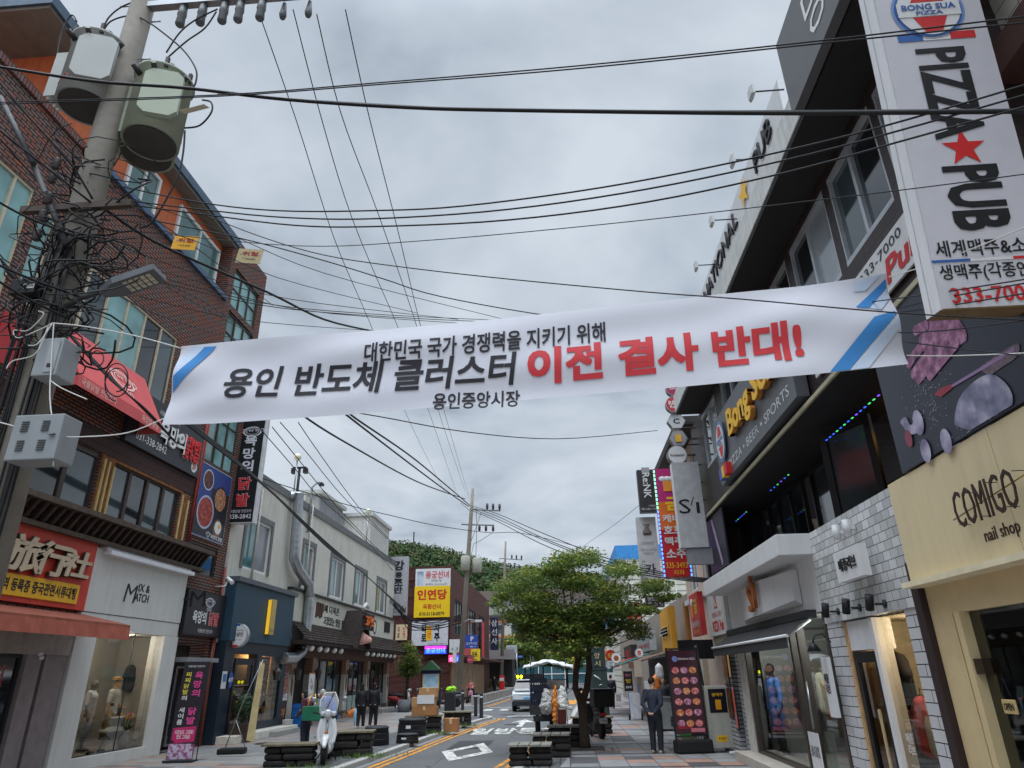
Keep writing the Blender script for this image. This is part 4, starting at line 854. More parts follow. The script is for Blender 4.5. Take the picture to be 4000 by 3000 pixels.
def blue_shop():
 t = thing('blue_shop_front', 'dark teal-blue shopfront with a round-cornered lit window', 'shopfront', frame(*LU, (-10.72, 24.75, 0)))
 bl = mat((40, 68, 84), .55, var=.05, scale=1.5)
 MB().box(-2.55, 2.6, 2.95, 4.78, -.5, .1).ob('fascia', bl, t, .01); MB().box(-2.62, 2.68, 4.78, 4.93, -.5, .2).ob('cap', mat((84, 90, 96), .5), t)
 MB().box(-2.55, -1.9, 0, 2.95, -.4, .02).box(2.2, 2.6, 0, 2.95, -.4, .02).box(-1.9, 2.2, 2.6, 2.95, -.4, .02).box(-.1, .12, .2, 2.6, -.3, .02).box(.12, 2.2, .0, .45, -.4, .02).ob('frame', mat((28, 40, 52), .5), t)
 r = MB(); r.rect(-1.9, 2.2, 0, 2.7, -1.9); r.quad((-1.9, .02, -1.9), (2.2, .02, -1.9), (2.2, .02, -.1), (-1.9, .02, -.1)); r.quad((2.2, 0, -1.9), (2.2, 2.7, -1.9), (2.2, 2.7, -.1), (2.2, 0, -.1)); r.quad((-1.9, 0, -1.9), (-1.9, 2.7, -1.9), (-1.9, 2.7, -.1), (-1.9, 0, -.1)); r.quad((-1.9, 2.68, -1.9), (2.2, 2.68, -1.9), (2.2, 2.68, -.1), (-1.9, 2.68, -.1))
 r.ob('interior', mat((204, 170, 112), .8, var=.08), t)
 MB().add([(.5, 2.66, -.9), (1.8, 2.66, -.9), (1.8, 2.66, -.5), (.5, 2.66, -.5)], [(0, 1, 2, 3)]).ob('downlight', emit((255, 196, 110), 9), t)
 c = []
 for cx, cy, a0 in ((1.95, 2.3, 0), (.37, 2.3, 90), (.37, .7, 180), (1.95, .7, 270)):
  for k in range(5): a = math.radians(a0 + k * 22.5); c.append((cx + .25 * math.cos(a), cy + .25 * math.sin(a)))
 fr = MB(); o = [(2.2, 2.6), (.12, 2.6), (.12, .45), (2.2, .45)]
 for i in range(4): fr.add([(*o[i], .0)] + [(*p, .0) for p in c[i * 5:i * 5 + 5]], [(0, *range(5, 0, -1))]); fr.quad((*o[i], 0), (*c[i * 5 + 4], 0), (*c[(i * 5 + 5) % 20], 0), (*o[(i + 1) % 4], 0))
 fr.ob('window_frame', mat((34, 56, 68), .5), t); MB().add([(*p, -.04) for p in c], [tuple(range(20))]).ob('window_glass', glass((226, 224, 214), .95), t); shop_light(t, ((1.1, 2.5, -.7, 30), (-1.0, 2.5, -.9, 16)), (255, 206, 140))
 d = MB(); x0, x1 = -1.75, -.3; d.box(x0, x0 + .12, .1, 2.45, -.04, .03).box(x1 - .12, x1, .1, 2.45, -.04, .03).box(x0 + .12, x1 - .12, 2.25, 2.45, -.04, .028).box(x0 + .12, x1 - .12, .1, .4, -.04, .028)
 do = d.ob('door', mat((24, 32, 42), .5), t); MB().rect(x0 + .12, x1 - .12, .4, 2.25, 0).ob('door_glass', glass(), do)
 MB().box(-2.4, 2.9, 0, .22, .02, .6).ob('step', mat((206, 202, 190), .7, bump=.2), t, .01)
 bx = thing('projecting_sign', 'slim gold upright box sign lettered Lyrique on the blue fascia', 'sign', frame(*LU, (-10.6, 25.0, 3.25))); MB().box(-.19, .19, 0, 1.2, -.02, .16).ob('box', mat((196, 168, 104), .35, .5), bx, .01); MB().box(-.2, -.19, .02, 1.18, 0, .12).ob('edge_light', emit((240, 190, 50), .5), bx); text('Lyrique', bx, 0, .14, .162, None, .28, DARK, .0)
 p = P(923, 2482, Y=22.6); rs = thing('round_sign', 'round white projecting sign with a green and red rim, 청년상인', 'sign', frame(*FU, (p.x, 22.6, p.z - .38)))
 Z = Matrix.Translation((0, .38, 0)); MB().lathe([(.37, -.2), (.37, 0)], 32, Z).ob('case', mat((190, 192, 194), .3, .6), rs); f = MB(); disc(f, 0, .38, .004, .34, 32); f.ob('face', WHITE, rs)
 for a0, a1, cc in ((2.2, 3.7, (70, 168, 70)), (1.3, 2.2, (50, 80, 160)), (3.7, 5.0, (206, 40, 44))):
  k = MB(); n = 10; vs = [(math.cos(a0 + (a1 - a0) * i / n) * r, .38 + math.sin(a0 + (a1 - a0) * i / n) * r, .006) for r in (.29, .355) for i in range(n + 1)]; k.add(vs, [(i, i + 1, n + 2 + i, n + 1 + i) for i in range(n)]); k.ob('rim', mat(cc, .5, var=0), rs)
 text('청년상인', rs, 0, .41, .008, .13, .46, BLACK, .03); text('정년창업', rs, .12, .53, .008, .06, None, BLACK, 0); text('용인시 청년상인 지원점포', rs, 0, .25, .008, .04, .4, BLACK, 0)
 MB().tube([(-.37, .4, -.1), (-.75, .4, -.1)], .02).ob('bracket', DARK, rs)
 a = P(1130, 2600, X=-10.9); hb = thing('handbag', 'orange net bag hanging in the lit window of the blue shop', 'bag', frame(*LU, (-11.3, 26.1, 1.35))); solid('bag', mat((176, 84, 36), .8, var=.3, scale=20), hb, [([(-.12, .1, 0), (.12, .1, 0)], [.12, .12]), ([(-.1, .3, 0), (.1, .3, 0)], [.1, .1])], [], .02); MB().tube([(-.13, .35, 0), (0, .75, 0), (.13, .35, 0)], .012).ob('strap', mat((150, 66, 30), .7), hb)
 y = thing('stool', 'small bright yellow stool inside the blue shop', 'stool', (-11.6, 25.5, .02)); MB().lathe([(.12, 0), (.06, .2), (.06, .9), (.18, .95), (.18, 1.05), (.1, 1.08)], 14).ob('stool', mat((226, 190, 30), .5), y)
 for k, (yy, lab, cc) in enumerate(((22.35, 'white and blue square notice', (60, 110, 170)), (22.75, 'blue eight-sided security plate', (38, 78, 150)))):
  s = thing('wall_plate', lab + ' fixed beside the blue shop door', 'sign', frame(*LU, (-10.68, yy, 1.55 + .0 * k)))
  if k: f = MB(); disc(f, 0, .25, .02, .17, 8, .9, 1.5); f.ob('plate', mat(cc, .4, var=0), s); text('ADT', s, 0, .25, .024, .12, None, WHITE, .02)
  else: panel(s, .3, .5, .02, mat((206, 208, 210), .4), 'plate'); MB().rect(-.12, .12, .2, .42, .004).ob('print', mat(cc, .4, var=0), s)
blue_shop()
def restaurant():
 t = thing('restaurant_front', 'barbecue restaurant front with a dark shingle pent roof, brick capped posts and glass doors', 'shopfront', frame(*LU, (XS, 0, 0)))
 wb = mat((206, 204, 190), .75, var=.07, scale=1.4, streak=.35); br = mat((74, 52, 42), .7, var=.2, scale=6)
 MB().box(27.5, 45.2, 3.85, 5.1, -.55, .12).ob('fascia', wb, t); MB().box(27.4, 45.35, 5.1, 5.2, -.4, .22).ob('coping', DARK, t)
 sh = MB(); rnd = random.Random(2); xs0, xs1 = 27.7, 45.6
 def slope(u): return (3.95 - .75 * u, .12 + .8 * u)
 for r in range(7):
  u0, u1 = r / 7, (r + 1.25) / 7; x = xs0
  while x < xs1:
   wd = rnd.uniform(.14, .26); (ya, za), (yb, zb) = slope(u0), slope(min(u1, 1.06)); o = .035 + rnd.uniform(0, .015)
   sh.add([(x, ya, za), (x + wd - .012, ya, za), (x + wd - .012, yb + o, zb + .01), (x, yb + o, zb + .01), (x, yb + o - .03, zb), (x + wd - .012, yb + o - .03, zb)], [(0, 1, 2, 3), (3, 2, 5, 4)]); x += wd
 sh.ob('shingle_roof', mat((58, 48, 42), .85, var=.35, scale=4), t)
 MB().box(27.7, 45.6, 3.06, 3.2, .1, .9).ob('eaves', mat((48, 36, 30), .8), t); MB().box(27.6, 45.5, 2.6, 3.06, -.5, .12).ob('beam', mat((78, 54, 42), .7, var=.2), t)
 # dormer gable carrying the sign
 gx = P(1400, 2480, X=XS + .8).y; g = MB()
 g.add([(gx - 1.3, 3.1, .1), (gx, 4.9, .1), (gx + 1.3, 3.1, .1), (gx - 1.3, 3.1, 1.15), (gx, 4.9, 1.15), (gx + 1.3, 3.1, 1.15), (gx - 1.1, 3.1, 1.15), (gx, 4.65, 1.15), (gx + 1.1, 3.1, 1.15)], [(0, 1, 4, 3), (1, 2, 5, 4), (3, 4, 7, 6), (4, 5, 8, 7)]); g.ob('gable', mat((44, 36, 32), .85, var=.3, scale=5), t)
 MB().add([(gx - 1.1, 3.1, .8), (gx, 4.65, .8), (gx + 1.1, 3.1, .8)], [(0, 2, 1)]).ob('gable_back', mat((40, 30, 28), .8), t)
 holes = []
 posts = [1050, 1132, 1215, 1345, 1430, 1508]
 py = [P(p, 2700, X=XS).y for p in posts]
 pl = mat((186, 182, 172), .8, var=.08, streak=.3)
 bk = bricks((150, 96, 66), (120, 84, 66), (150, 140, 126), .2, .07, .012)
 for y in py:
  MB().box(y - .25, y + .25, .35, 1.95, -.45, .05).ob('post', pl, t); MB().box(y - .28, y + .28, 1.95, 2.6, -.45, .08).ob('brick_cap', bk, t); MB().box(y - .28, y + .28, 0, .35, -.45, .08).ob('brick_base', bk, t)
  [MB().box(y + e, y + e + .05, 1.2 - e, 1.8 - e, .05, .08).ob('slat', mat((130, 92, 60), .7), t) for e in (-.1, .02)]
 for i in range(len(py) - 1):
  a, b = py[i] + .25, py[i + 1] - .25
  if i >= 2: 
   f = window(t, a, b, .12, 2.6, -.15, 4 if b - a > 2 else 2, 1, mat((44, 32, 28), .6), INK, fw=.09, name='glass_door')
   MB().rect(a + .1, b - .1, .2, .95, -.17).ob('frosted_band', mat((150, 176, 170), .4, var=.05), f)
   MB().box(a, b, 0, .12, -.3, .02).ob('threshold', GREY, t)
 # photo panels
 y0, y1 = P(1040, 2700, X=XS).y, P(1118, 2700, X=XS).y
 FC = [((58, 24, 26), (120, 50, 48), (196, 130, 120)), ((70, 30, 24), (150, 84, 70), (214, 170, 150)), ((52, 22, 24), (110, 44, 46), (184, 120, 110))]
 pp = thing('food_poster', 'column of square barbecue meat photographs left of the first post', 'poster', frame(*LU, (XS + .08, py[0] - .85, .1))); panel(pp, .9, 2.45, .04, DARK)
 for k, bgc in enumerate(((214, 164, 72), (60, 40, 36), (52, 32, 30))):
  MB().rect(-.43, .43, .03 + k * .8, .81 + k * .8, .004).ob('background', mat(bgc, .5, var=.1), pp); dishes(pp, [(0, .42 + k * .8, .36, FC[k], (176, 170, 166))], .01)
 c = (py[0] + py[1]) / 2; w2 = py[1] - py[0] - .5
 pp = thing('food_poster', 'large panel of meat photographs over a white strip and a dark logo, behind the couple', 'poster', frame(*LU, (XS + .02, c, .1))); panel(pp, w2, 2.5, .04, mat((60, 42, 38), .5))
 for k in range(2):
  MB().rect(-.46 * w2 + k * .47 * w2, -.01 + k * .47 * w2, 1.2, 1.85, .004).ob('background', mat(((70, 48, 52), (212, 160, 70))[k], .5, var=.1), pp); dishes(pp, [(-.23 * w2 + k * .47 * w2, 1.5, .26 * w2, FC[k], (176, 170, 166)), (-.23 * w2 + k * .47 * w2, 2.15, .25 * w2, FC[1 - k], (176, 170, 166))], .01)
 MB().rect(-.48 * w2, .48 * w2, .93, 1.17, .006).ob('strip', WHITE, pp); text('(6 J) (6 J) (6 J)', pp, 0, 1.05, .01, .12, w2 * .85, BLACK, .01); text('고기야', pp, 0, .5, .01, .32, w2 * .8, mat((226, 140, 60), .5, var=0), .03)
 c2 = (py[1] + py[2]) / 2
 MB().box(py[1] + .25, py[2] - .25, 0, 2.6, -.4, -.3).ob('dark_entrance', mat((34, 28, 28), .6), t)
 s = thing('banner_stand', 'white upright banner with a black ox drawing by the restaurant entrance', 'banner', frame(*LU, (XS + .3, c2 + .35, .05))); panel(s, .62, 1.95, .02, WHITE, 'cloth'); MB().tube([(0, .01, -.3), (0, 1.9, -.05)], .015).box(-.3, .3, -.04, .02, -.3, .1).ob('stand', DARK, s)
 k = MB(); ring(k, 0, 1.5, .005, .12, .15, 20, .8, 1); ring(k, -.08, 1.66, .005, .05, .07); ring(k, .08, 1.4, .005, .07, .1); k.ob('drawing', BLACK, s); text('고기맛이 시작되는', s, 0, 1.12, .005, .07, .46, BLACK, .01); dishes(s, [(0, .5, .26, FC[1], (200, 196, 190))], .006); MB().rect(-.31, .31, 1.92, 1.95, .006).ob('edge', mat((220, 130, 60), .5), s)
 # lettering on the band
 text('3대째 다져온', t, P(1275, 2395, X=XS).y, 4.72, .125, .36, 3.0, BLACK, .012, ext=.012); text('고집있는 맛은 정직', t, P(1300, 2425, X=XS).y, 4.22, .125, .36, 3.4, BLACK, .012, ext=.012)
 for px in (1222, 1496):
  yy = P(px, 2390, X=XS).y; k = MB()
  for i in range(4 if px < 1300 else 6): k.box(yy + i * .24, yy + i * .24 + .1, 4.25 + .06 * (i % 2), 4.9, .125, .17)
  k.ob('wood_slats', mat((88, 62, 48), .7) if px < 1300 else DARK, t)
 sg = thing('hanging_sign', 'dark carved sign with orange letters on the restaurant gable', 'sign', frame(*LU, (XS + 1.3, gx, 3.95))); panel(sg, 1.9, .75, .1, mat((46, 38, 38), .8), 'board'); text('고기소', sg, 0, .4, .01, .55, 1.6, mat((234, 116, 40), .5, var=0), .04, ext=.05)
 k = MB(); ring(k, -1.1, .3, .0, .3, .4, 20); ring(k, 1.15, .2, .0, .25, .36, 20); k.ob('wheel', DARK, sg)
 k = MB(); k.tube([(-1.2, .9, 0), (-.9, 1.15, .05), (-.6, 1.0, .1)], .09); k.ob('figure', mat((206, 206, 200), .5), sg)
 pg = thing('pig_head', 'pink pig head ornament under the restaurant gable', 'ornament', frame(*LU, (XS + 1.0, gx - .1, 3.25))); solid('head', mat((226, 170, 160), .5), pg, [([(0, .3, .0), (.1, .24, .34)], [.3, .16])], [((-.22, .55, .0), (.1, .12, .05)), ((.22, .55, .0), (.1, .12, .05))], .025); e = MB(); [e.ball((x, .36, .27), .03, 8, 6) for x in (-.1, .14)]; e.ob('eyes', BLACK, pg)
 for px in [1218, 1251, 1278, 1308, 1334, 1436, 1458, 1477, 1493, 1508, 1524, 1540]:
  p = P(px, 2512 if px < 1350 else 2540, X=XS + .75); l = tag(MB().ball((0, 0, 0), .12).ob('globe_lamp', mat((228, 226, 220), .25, var=0), None, loc=(XS + .75, p.y, 2.92)), 'white globe lamp in the row hung under the restaurant eaves', 'lamp', 'globe lamps under the restaurant eaves')
 lant = None
 for i, y in enumerate(py[:5]):
  M = frame(*LU, (XS + .06, y, 1.75)); 
  if lant is None:
   lant = thing('wall_lantern', 'black glass wall lantern on a brick capped restaurant post', 'lantern', M, 'lanterns on the restaurant posts'); MB().lathe([(.1, 0), (.14, .3), (.15, .31), (.05, .42), (.01, .46)], 6, Matrix.Translation((0, 0, .2)) @ Matrix.Rotation(-math.pi / 2, 4, 'X'), False).ob('lantern', mat((60, 58, 58), .4), lant); MB().tube([(0, .3, .0), (0, .45, .12), (0, .42, .2)], .018).ob('arm', BLACK, lant)
  else: dup(lant, M)
 st = thing('step', 'grey stone step at the far end door of the restaurant', 'step', (XS + .5, py[4] + 1.2, 0)); MB().box(-.5, .5, -1.3, 1.6, 0, .2).ob('slab', mat((140, 138, 134), .8), st, .01)
 st = thing('step', 'low grey stone step below the meat photographs, with moss', 'step', (XS + .55, py[0] - .5, 0)); MB().box(-.4, .6, -1.2, .9, 0, .16).ob('slab', mat((150, 150, 146), .8), st, .01)
 MB().tube([(27.35, 0, .2), (27.35, 2.9, .2), (27.4, 3.4, .3)], .075, 10).ob('gas_pipe', mat((206, 204, 198), .5), t)
 # hidden doorway at far end: open red room
 MB().box(py[4] + .3, py[5] - .3, .15, 2.5, -.35, -.3).ob('red_interior', mat((150, 54, 50), .7, var=.2, scale=2), t)
 b = thing('plastic_crate', 'stack of blue plastic crates behind the couple', 'crate', (XS + .55, py[1] - .1, 0), 'blue crates at the restaurant')
 crate_mesh(b, .5, .36, .3, (30, 104, 176), 3)
 c = thing('bucket', 'white plastic bucket on the ground by the first restaurant post', 'bucket', (XS + .6, py[0] + .6, 0)); MB().lathe([(.15, 0), (.19, .4), (.2, .4), (.17, .38)], 16).ob('bucket', mat((206, 208, 210), .5), c)
def crate_mesh(par, w, d, h, col, n=1):
 m = MB()
 for k in range(n):
  z = k * h
  m.box(-w / 2, w / 2, -d / 2, d / 2, z + .01, z + .03)
  for sx in (-1, 1): m.box(sx * w / 2 - .012, sx * w / 2 + .012, -d / 2, d / 2, z + .0, z + .06).box(sx * w / 2 - .012, sx * w / 2 + .012, -d / 2, d / 2, z + h * .45, z + h - .01)
  for sy in (-1, 1): m.box(-w / 2 + .013, w / 2 - .013, sy * d / 2 - .012, sy * d / 2 + .012, z + .0, z + .06).box(-w / 2 + .013, w / 2 - .013, sy * d / 2 - .012, sy * d / 2 + .012, z + h * .45, z + h - .01)
  for i in range(9): 
   x = -w / 2 + w * i / 8; m.box(x - .012, x + .012, -d / 2 - .014, -d / 2 + .01, z, z + h - .015)
 return m.ob('crates', mat(col, .5), par)
restaurant()
# ---------------------------------------------------------------- right: pub building and its shops
XR = 4.0
TILE = bricks((176, 178, 178), (224, 224, 224), (84, 84, 84), .2, .115, .005, rough=.16, bump=.7)
TILE_B = bricks((196, 196, 198), (208, 208, 208), (40, 40, 42), .42, .13, .006, rough=.25, offset=.5)
CREAM = mat((218, 200, 160), .6, var=.03, scale=1.5); BRN = mat((54, 40, 38), .6, var=.25, scale=3)
W2 = mat((214, 214, 214), .45, var=.03, streak=.12); ORW = mat((150, 84, 44), .5, var=.15)
BL = mat((48, 92, 160), .5, var=0); YL = mat((238, 186, 30), .5, var=0)
def put(t, w, h, texts, z=.008):
 """texts: (string, x, y, height, width, material, bold) as fractions of the panel"""
 for s, fx, fy, fh, fw, m, *b in texts:
  text(s, t, (fx - .5) * w, fy * h, z, fh * h if fh else None, fw * w if fw else None, m, b[0] if b else .02, ext=b[1] if len(b) > 1 else 0)
def fs(name, label, F, col, texts=(), d=.12, frame_m=None, cat='sign', group=None):
 t, w, h = sign_thing(name, label, F, col, d, cat, group, frame_m=frame_m); put(t, w, h, texts, .012 if frame_m else .006); return t, w, h
def RW(X, y0, y1, z0, z1): return frame(*RU, (X, (y0 + y1) / 2, z0)), y1 - y0, z1 - z0
def star(mb, x, y, z, r):
 p = [(x + math.cos(math.pi / 2 + i * math.pi / 5) * (r if i % 2 == 0 else r * .4), y + math.sin(math.pi / 2 + i * math.pi / 5) * (r if i % 2 == 0 else r * .4), z) for i in range(10)]
 return mb.add(p, [tuple(range(10))])
def pizza_emblem(par, x, y, z, r, s=1):
 for nm, c, rr in (('emblem_rim', WHITE, 1.08), ('emblem_disc', BL, 1.0), ('emblem_face', W2, .93)):
  b = MB(); disc(b, x, y, z, r * rr, 36, s); b.ob(nm, mat((112, 140, 190), .5, var=0) if nm == 'emblem_rim' else c, par); z += .004
 for sg in (1, -1):
  b = MB(); b.add([(x - .5 * r * s, y + sg * .28 * r, z), (x + .5 * r * s, y + sg * .28 * r, z), (x + .3 * r * s, y + sg * .78 * r, z), (x - .2 * r * s, y + sg * .86 * r, z)], [(0, 1, 2, 3) if sg > 0 else (3, 2, 1, 0)]); b.ob('emblem_slice', RED, par)
 MB().rect(x - .93 * r * s, x + .93 * r * s, y - .26 * r, y + .26 * r, z + .002).ob('emblem_band', W2, par)
 text('BONG SUA', par, x, y + .08 * r, z + .006, r * .22, r * 1.6 * s, BL, .03); text('PIZZA', par, x, y - .14 * r, z + .006, r * .14, r * .8 * s, BL, .03)
def pub_building():
 b = thing('pub_building', 'dark three-storey pub building with a deep black eave, white parapet and recessed second floor', 'building', frame(*RU, (XR, 0, 0)))
 wins = [(-6.45, -5.45), (-8.0, -6.6), (-9.75, -8.2), (-11.5, -10.0), (-13.2, -11.8), (-15.3, -13.5), (-17.7, -16.0)]
 wall(b, -19.3, -5.3, 5.62, 8.34, [(a, c, 6.72, 8.16) for a, c in wins], bricks((58, 44, 42), (46, 36, 36), (34, 28, 28), .3, .16, .008, rough=.5), rv=.1, deep=8)
 for i, (a, c) in enumerate(wins):
  panes_row(b, a, c, 6.72, 8.16, [INK, pane_mat((150, 158, 162), .08)] if i % 2 == 0 else [PANE, INK], -.0, mat((186, 190, 194), .35, .4), .07, .1)
 MB().box(-17.9, -4.9, 8.345, 8.42, -6, .62).ob('soffit', mat((40, 38, 38), .7), b); MB().box(-17.9, -4.9, 8.42, 8.9, .3, .64).ob('parapet', mat((208, 210, 206), .6, streak=.3), b); MB().box(-17.9, -4.9, 8.42, 8.6, -8, .29).ob('roof', GREY, b)
 MB().box(-19.5, -5.3, 5.48, 5.6, -1.2, .1).ob('ledge', mat((36, 33, 33), .6), b); MB().box(-19.5, -5.3, 5.5, 5.56, .1, .14).ob('ledge_trim', mat((176, 168, 140), .6), b)
 # recessed dark second floor
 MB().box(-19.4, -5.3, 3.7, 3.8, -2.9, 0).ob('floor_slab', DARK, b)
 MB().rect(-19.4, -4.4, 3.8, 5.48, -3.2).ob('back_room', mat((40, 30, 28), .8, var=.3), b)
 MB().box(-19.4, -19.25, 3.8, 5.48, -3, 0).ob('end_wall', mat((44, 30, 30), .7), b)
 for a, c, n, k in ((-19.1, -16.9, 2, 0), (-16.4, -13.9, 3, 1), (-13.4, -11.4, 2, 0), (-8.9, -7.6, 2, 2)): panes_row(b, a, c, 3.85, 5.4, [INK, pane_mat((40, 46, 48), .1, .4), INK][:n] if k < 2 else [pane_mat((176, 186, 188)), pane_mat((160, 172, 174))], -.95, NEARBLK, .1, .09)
 f = MB(); M = Matrix.Translation((-10.9, 3.85, -.35)) @ Matrix.Rotation(math.radians(24), 4, 'Y')
 f.box(-.02, .12, 0, 1.5, -.03, .03, M).box(.88, 1.0, 0, 1.5, -.03, .03, M).box(.12, .88, 0, .12, -.03, .028, M).box(.12, .88, 1.38, 1.5, -.03, .028, M); fo = f.ob('open_sash', NEARBLK, b)
 MB().add([M @ Vector(p) for p in ((.1, .1, 0), (.9, .1, 0), (.9, 1.4, 0), (.1, 1.4, 0))], [(0, 1, 2, 3)]).ob('pane', pane_mat((44, 50, 52), .1, .4), fo)
 bk = bricks((112, 74, 50), (84, 60, 46), (50, 40, 34), .22, .075, .01); MB().box(-11.2, -9.2, 3.8, 5.45, -2.6, -2.4).ob('brick_column', bk, b)
 MB().add([(-10.0, 5.2, -1.7), (-9.3, 5.2, -1.7), (-9.3, 5.2, -1.4), (-10.0, 5.2, -1.4)], [(0, 1, 2, 3)]).ob('warm_lamp', emit((255, 190, 90), 6), b)
 leds = MB(); cols = []
 for a, c in ((P(3230, 1718, X=4.35), P(3452, 1528, X=4.35)), (P(3012, 1915, X=4.35), P(3080, 1855, X=4.35)), (P(2876, 2035, X=4.35), P(2915, 2000, X=4.35))):
  n = 15 if (c - a).length > 2 else 6
  for i in range(n):
   v = a.lerp(c, i / (n - 1)); leds.cur = random.choice((0, 0, 0, 0, 1, 2)); leds.box(-v.y - .035, -v.y + .02, v.z - .004, v.z + .006, -.36, -.34)
 tag(leds.ob('light_string', [emit((40, 90, 230), 1.6), emit((60, 200, 110), 1.5), emit((120, 70, 230), 1.5)], None), 'string of small blue and green lights under the dark pub ledge', 'lights').matrix_world = frame(*RU, (4, 0, 0))
 # letters standing on the parapet
 lb = thing('roof_sign', 'white letter board with black raised letters and a yellow star along the pub parapet', 'sign', frame(*RU, (3.42, 0, 8.9)))
 MB().box(-15.2, -7.5, 0, .72, -.1, 0).ob('board', W2, lb); text('INTERNATIONAL', lb, -12.5, .38, .0, .36, 4.6, BLACK, .0, ext=.035); text('PUB', lb, -8.45, .38, .0, .36, .9, BLACK, .0, ext=.035)
 s = MB(); star(s, -9.6, .4, .03, .3); s.ob('star', YL, lb)
 for c, y in (('L', 8.0), ('T', 10.6), ('L', 13.0), ('E', 15.0)): text(c, lb, -y, -.25, .0, .26, .3, BLACK, .0, ext=.04)
 fl = None
 for hx, hy, rx, ry in ((2936, 369, 3063, 350), (2857, 629, 2975, 618), (2781, 864, 2880, 855), (2716, 1038, 2808, 1032)):
  r = P(rx, ry, X=3.4); M = frame(*RU, (3.4, r.y, r.z)); L = (P(hx, hy, Y=r.y).x - r.x) * -1
  if fl is None:
   fl = thing('floodlight', 'small white floodlight on a thin arm reaching out from the pub parapet', 'lamp', M, 'floodlights along the pub parapet'); MB().tube([(0, 0, 0), (0, .0, L)], .012).ob('arm', DARK, fl)
   MB().box(-.075, .075, -.09, .05, L - .03, L + .03).box(-.095, -.08, -.1, .06, L - .02, L + .01).box(.08, .095, -.1, .06, L - .02, L + .01).ob('head', mat((196, 198, 196), .4), fl)
  else: dup(fl, M)
 t, w, h = fs('roof_sign', 'slate grey panel with brushed white letters 당신 on the eave above the tall pizza sign', (frame(*RU, (3.36, 4.6, 8.36)), 4.6, 1.25), (96, 96, 98), [('당신의', .4, .5, .6, .42, WHITE, .0)])
 t, w, h = fs('pub_sign', 'slate fascia board with big yellow raised letters Bong Sua above PIZZA BEER SPORTS', (frame(*RU, (3.96, 12.75, 5.68)), 5.5, 1.5), (88, 90, 94), [('PIZZA • BEER • SPORTS', .56, .16, .12, .78, W2, .0)], .2)
 text('Bong SUA', t, .75, .82, .02, .74, 3.6, mat((170, 110, 40), .5, var=0), .04, ext=.09); text('Bong SUA', t, .75, .82, .11, .74, 3.6, YL, .028, ext=.015)
 pizza_emblem(t, -2.05, .85, .06, .42, .9); MB().box(-2.35, -2.1, .02, .26, 0, .12).ob('stripe_blue', BL, t); MB().box(-2.1, -1.9, .02, .26, 0, .12).ob('stripe_white', YL, t); MB().box(-1.9, -1.65, .02, .26, 0, .12).ob('stripe_red', RED, t)
 t, w, h = fs('pub_banner', 'white banner with slanted red letters PIZZA Pub and 333-7000 between the pub windows', RW(3.97, 5.3, 9.6, 5.8, 6.4), W2, [('333-7000', .58, .8, .2, .26, DARK, .0), ('BEER & SOJU', .30, .66, .2, .24, RED, .0)], .03)
 text('PIZZA Pub', t, -.05, .22, .006, .3, 2.6, RED, .03, shear=.2)
 # tall pizza sign
 Y = 5.0; c0 = P(3682, 1193, Y=Y); x0 = c0.x; z0 = c0.z; w = .92; zt = 8.9; tk = math.radians(7)
 t, w, h = fs('projecting_sign', 'tall white projecting sign with sideways letters PIZZA, a red star and PUB', (frame(*FU, (x0 + w / 2, Y + .24, z0)) @ Matrix.Rotation(tk, 4, 'X'), w, zt - z0), mat((196, 194, 200), .4, var=.03), (), .24)
 MB().box(-w / 2 - .012, -w / 2 - .001, 0, h, -.24, -.16).box(-w / 2 - .012, -w / 2 - .001, 0, h, -.14, -.02).ob('side_frame', W2, t); MB().box(-w / 2, w / 2, -.012, -.001, -.24, 0).ob('underside', mat((112, 92, 62), .7, streak=.3), t)
 def lc(px, py): r = ROT @ Vector((px - 2000, 1500 - py, -FPX)); k = math.tan(tk); t_ = (Y - (1.8 - z0) * k) / (r.y + k * r.z); return r.x * t_ - x0 - w / 2, (1.8 + r.z * t_ - z0) / math.cos(tk)
 a, c = lc(3640, 180), lc(3760, 530); text('PIZZA', t, 0.0, (a[1] + c[1]) / 2, .006, .43, abs(a[1] - c[1]), BLACK, .03, rot=-math.pi / 2)
 a, c = lc(3700, 640), lc(3800, 890); text('PUB', t, .0, (a[1] + c[1]) / 2, .006, .46, abs(a[1] - c[1]), BLACK, .04, rot=-math.pi / 2)
 s = MB(); star(s, 0, lc(3725, 570)[1], .006, .19); s.ob('star', RED, t)
 for k, (x1, x2, m) in enumerate(((-.34, -.12, BL), (-.12, .12, W2), (.12, .34, RED))): 
  yy = lc(3600, 137)[1]; MB().rect(x1, x2, yy - .04, yy + .04, .006).ob('stripe', m, t); yy = lc(3800, 1003)[1]; MB().rect(x1 * 1.4, x2 * 1.4, yy - .012, yy + .012, .006).ob('stripe', m, t)
 pizza_emblem(t, -.02, lc(3610, 40)[1] + .02, .006, .3)
 for s_, py, hh, m, ww in (('세계맥주&소주', 955, .15, BLACK, .85), ('생맥주(각종안주)', 1052, .16, BLACK, .86), ('333-7000', 1140, .14, RED, .66)): text(s_, t, 0.0 if m is BLACK else -.05, lc(3800, py)[1], .006, hh, ww, m, .015 if m is BLACK else .02)
 # photo wall of the pizza kitchen: hand with flour, spoon, dough, eggs
 t, w, h = fs('photo_panel', 'large dark photo panel of a floury hand, dough and eggs, above the nail shop', (frame(*RU, (3.93, 6.425, 3.8)), 2.55, 1.7), mat((44, 46, 58), .4, var=.2, scale=.8), (), .05)
 pn = lambda px, py: Vector((max(-1.27, min(1.27, -P(px, py, X=3.93).y + 6.425)), max(.02, min(1.69, P(px, py, X=3.93).z - 3.8)), .006))
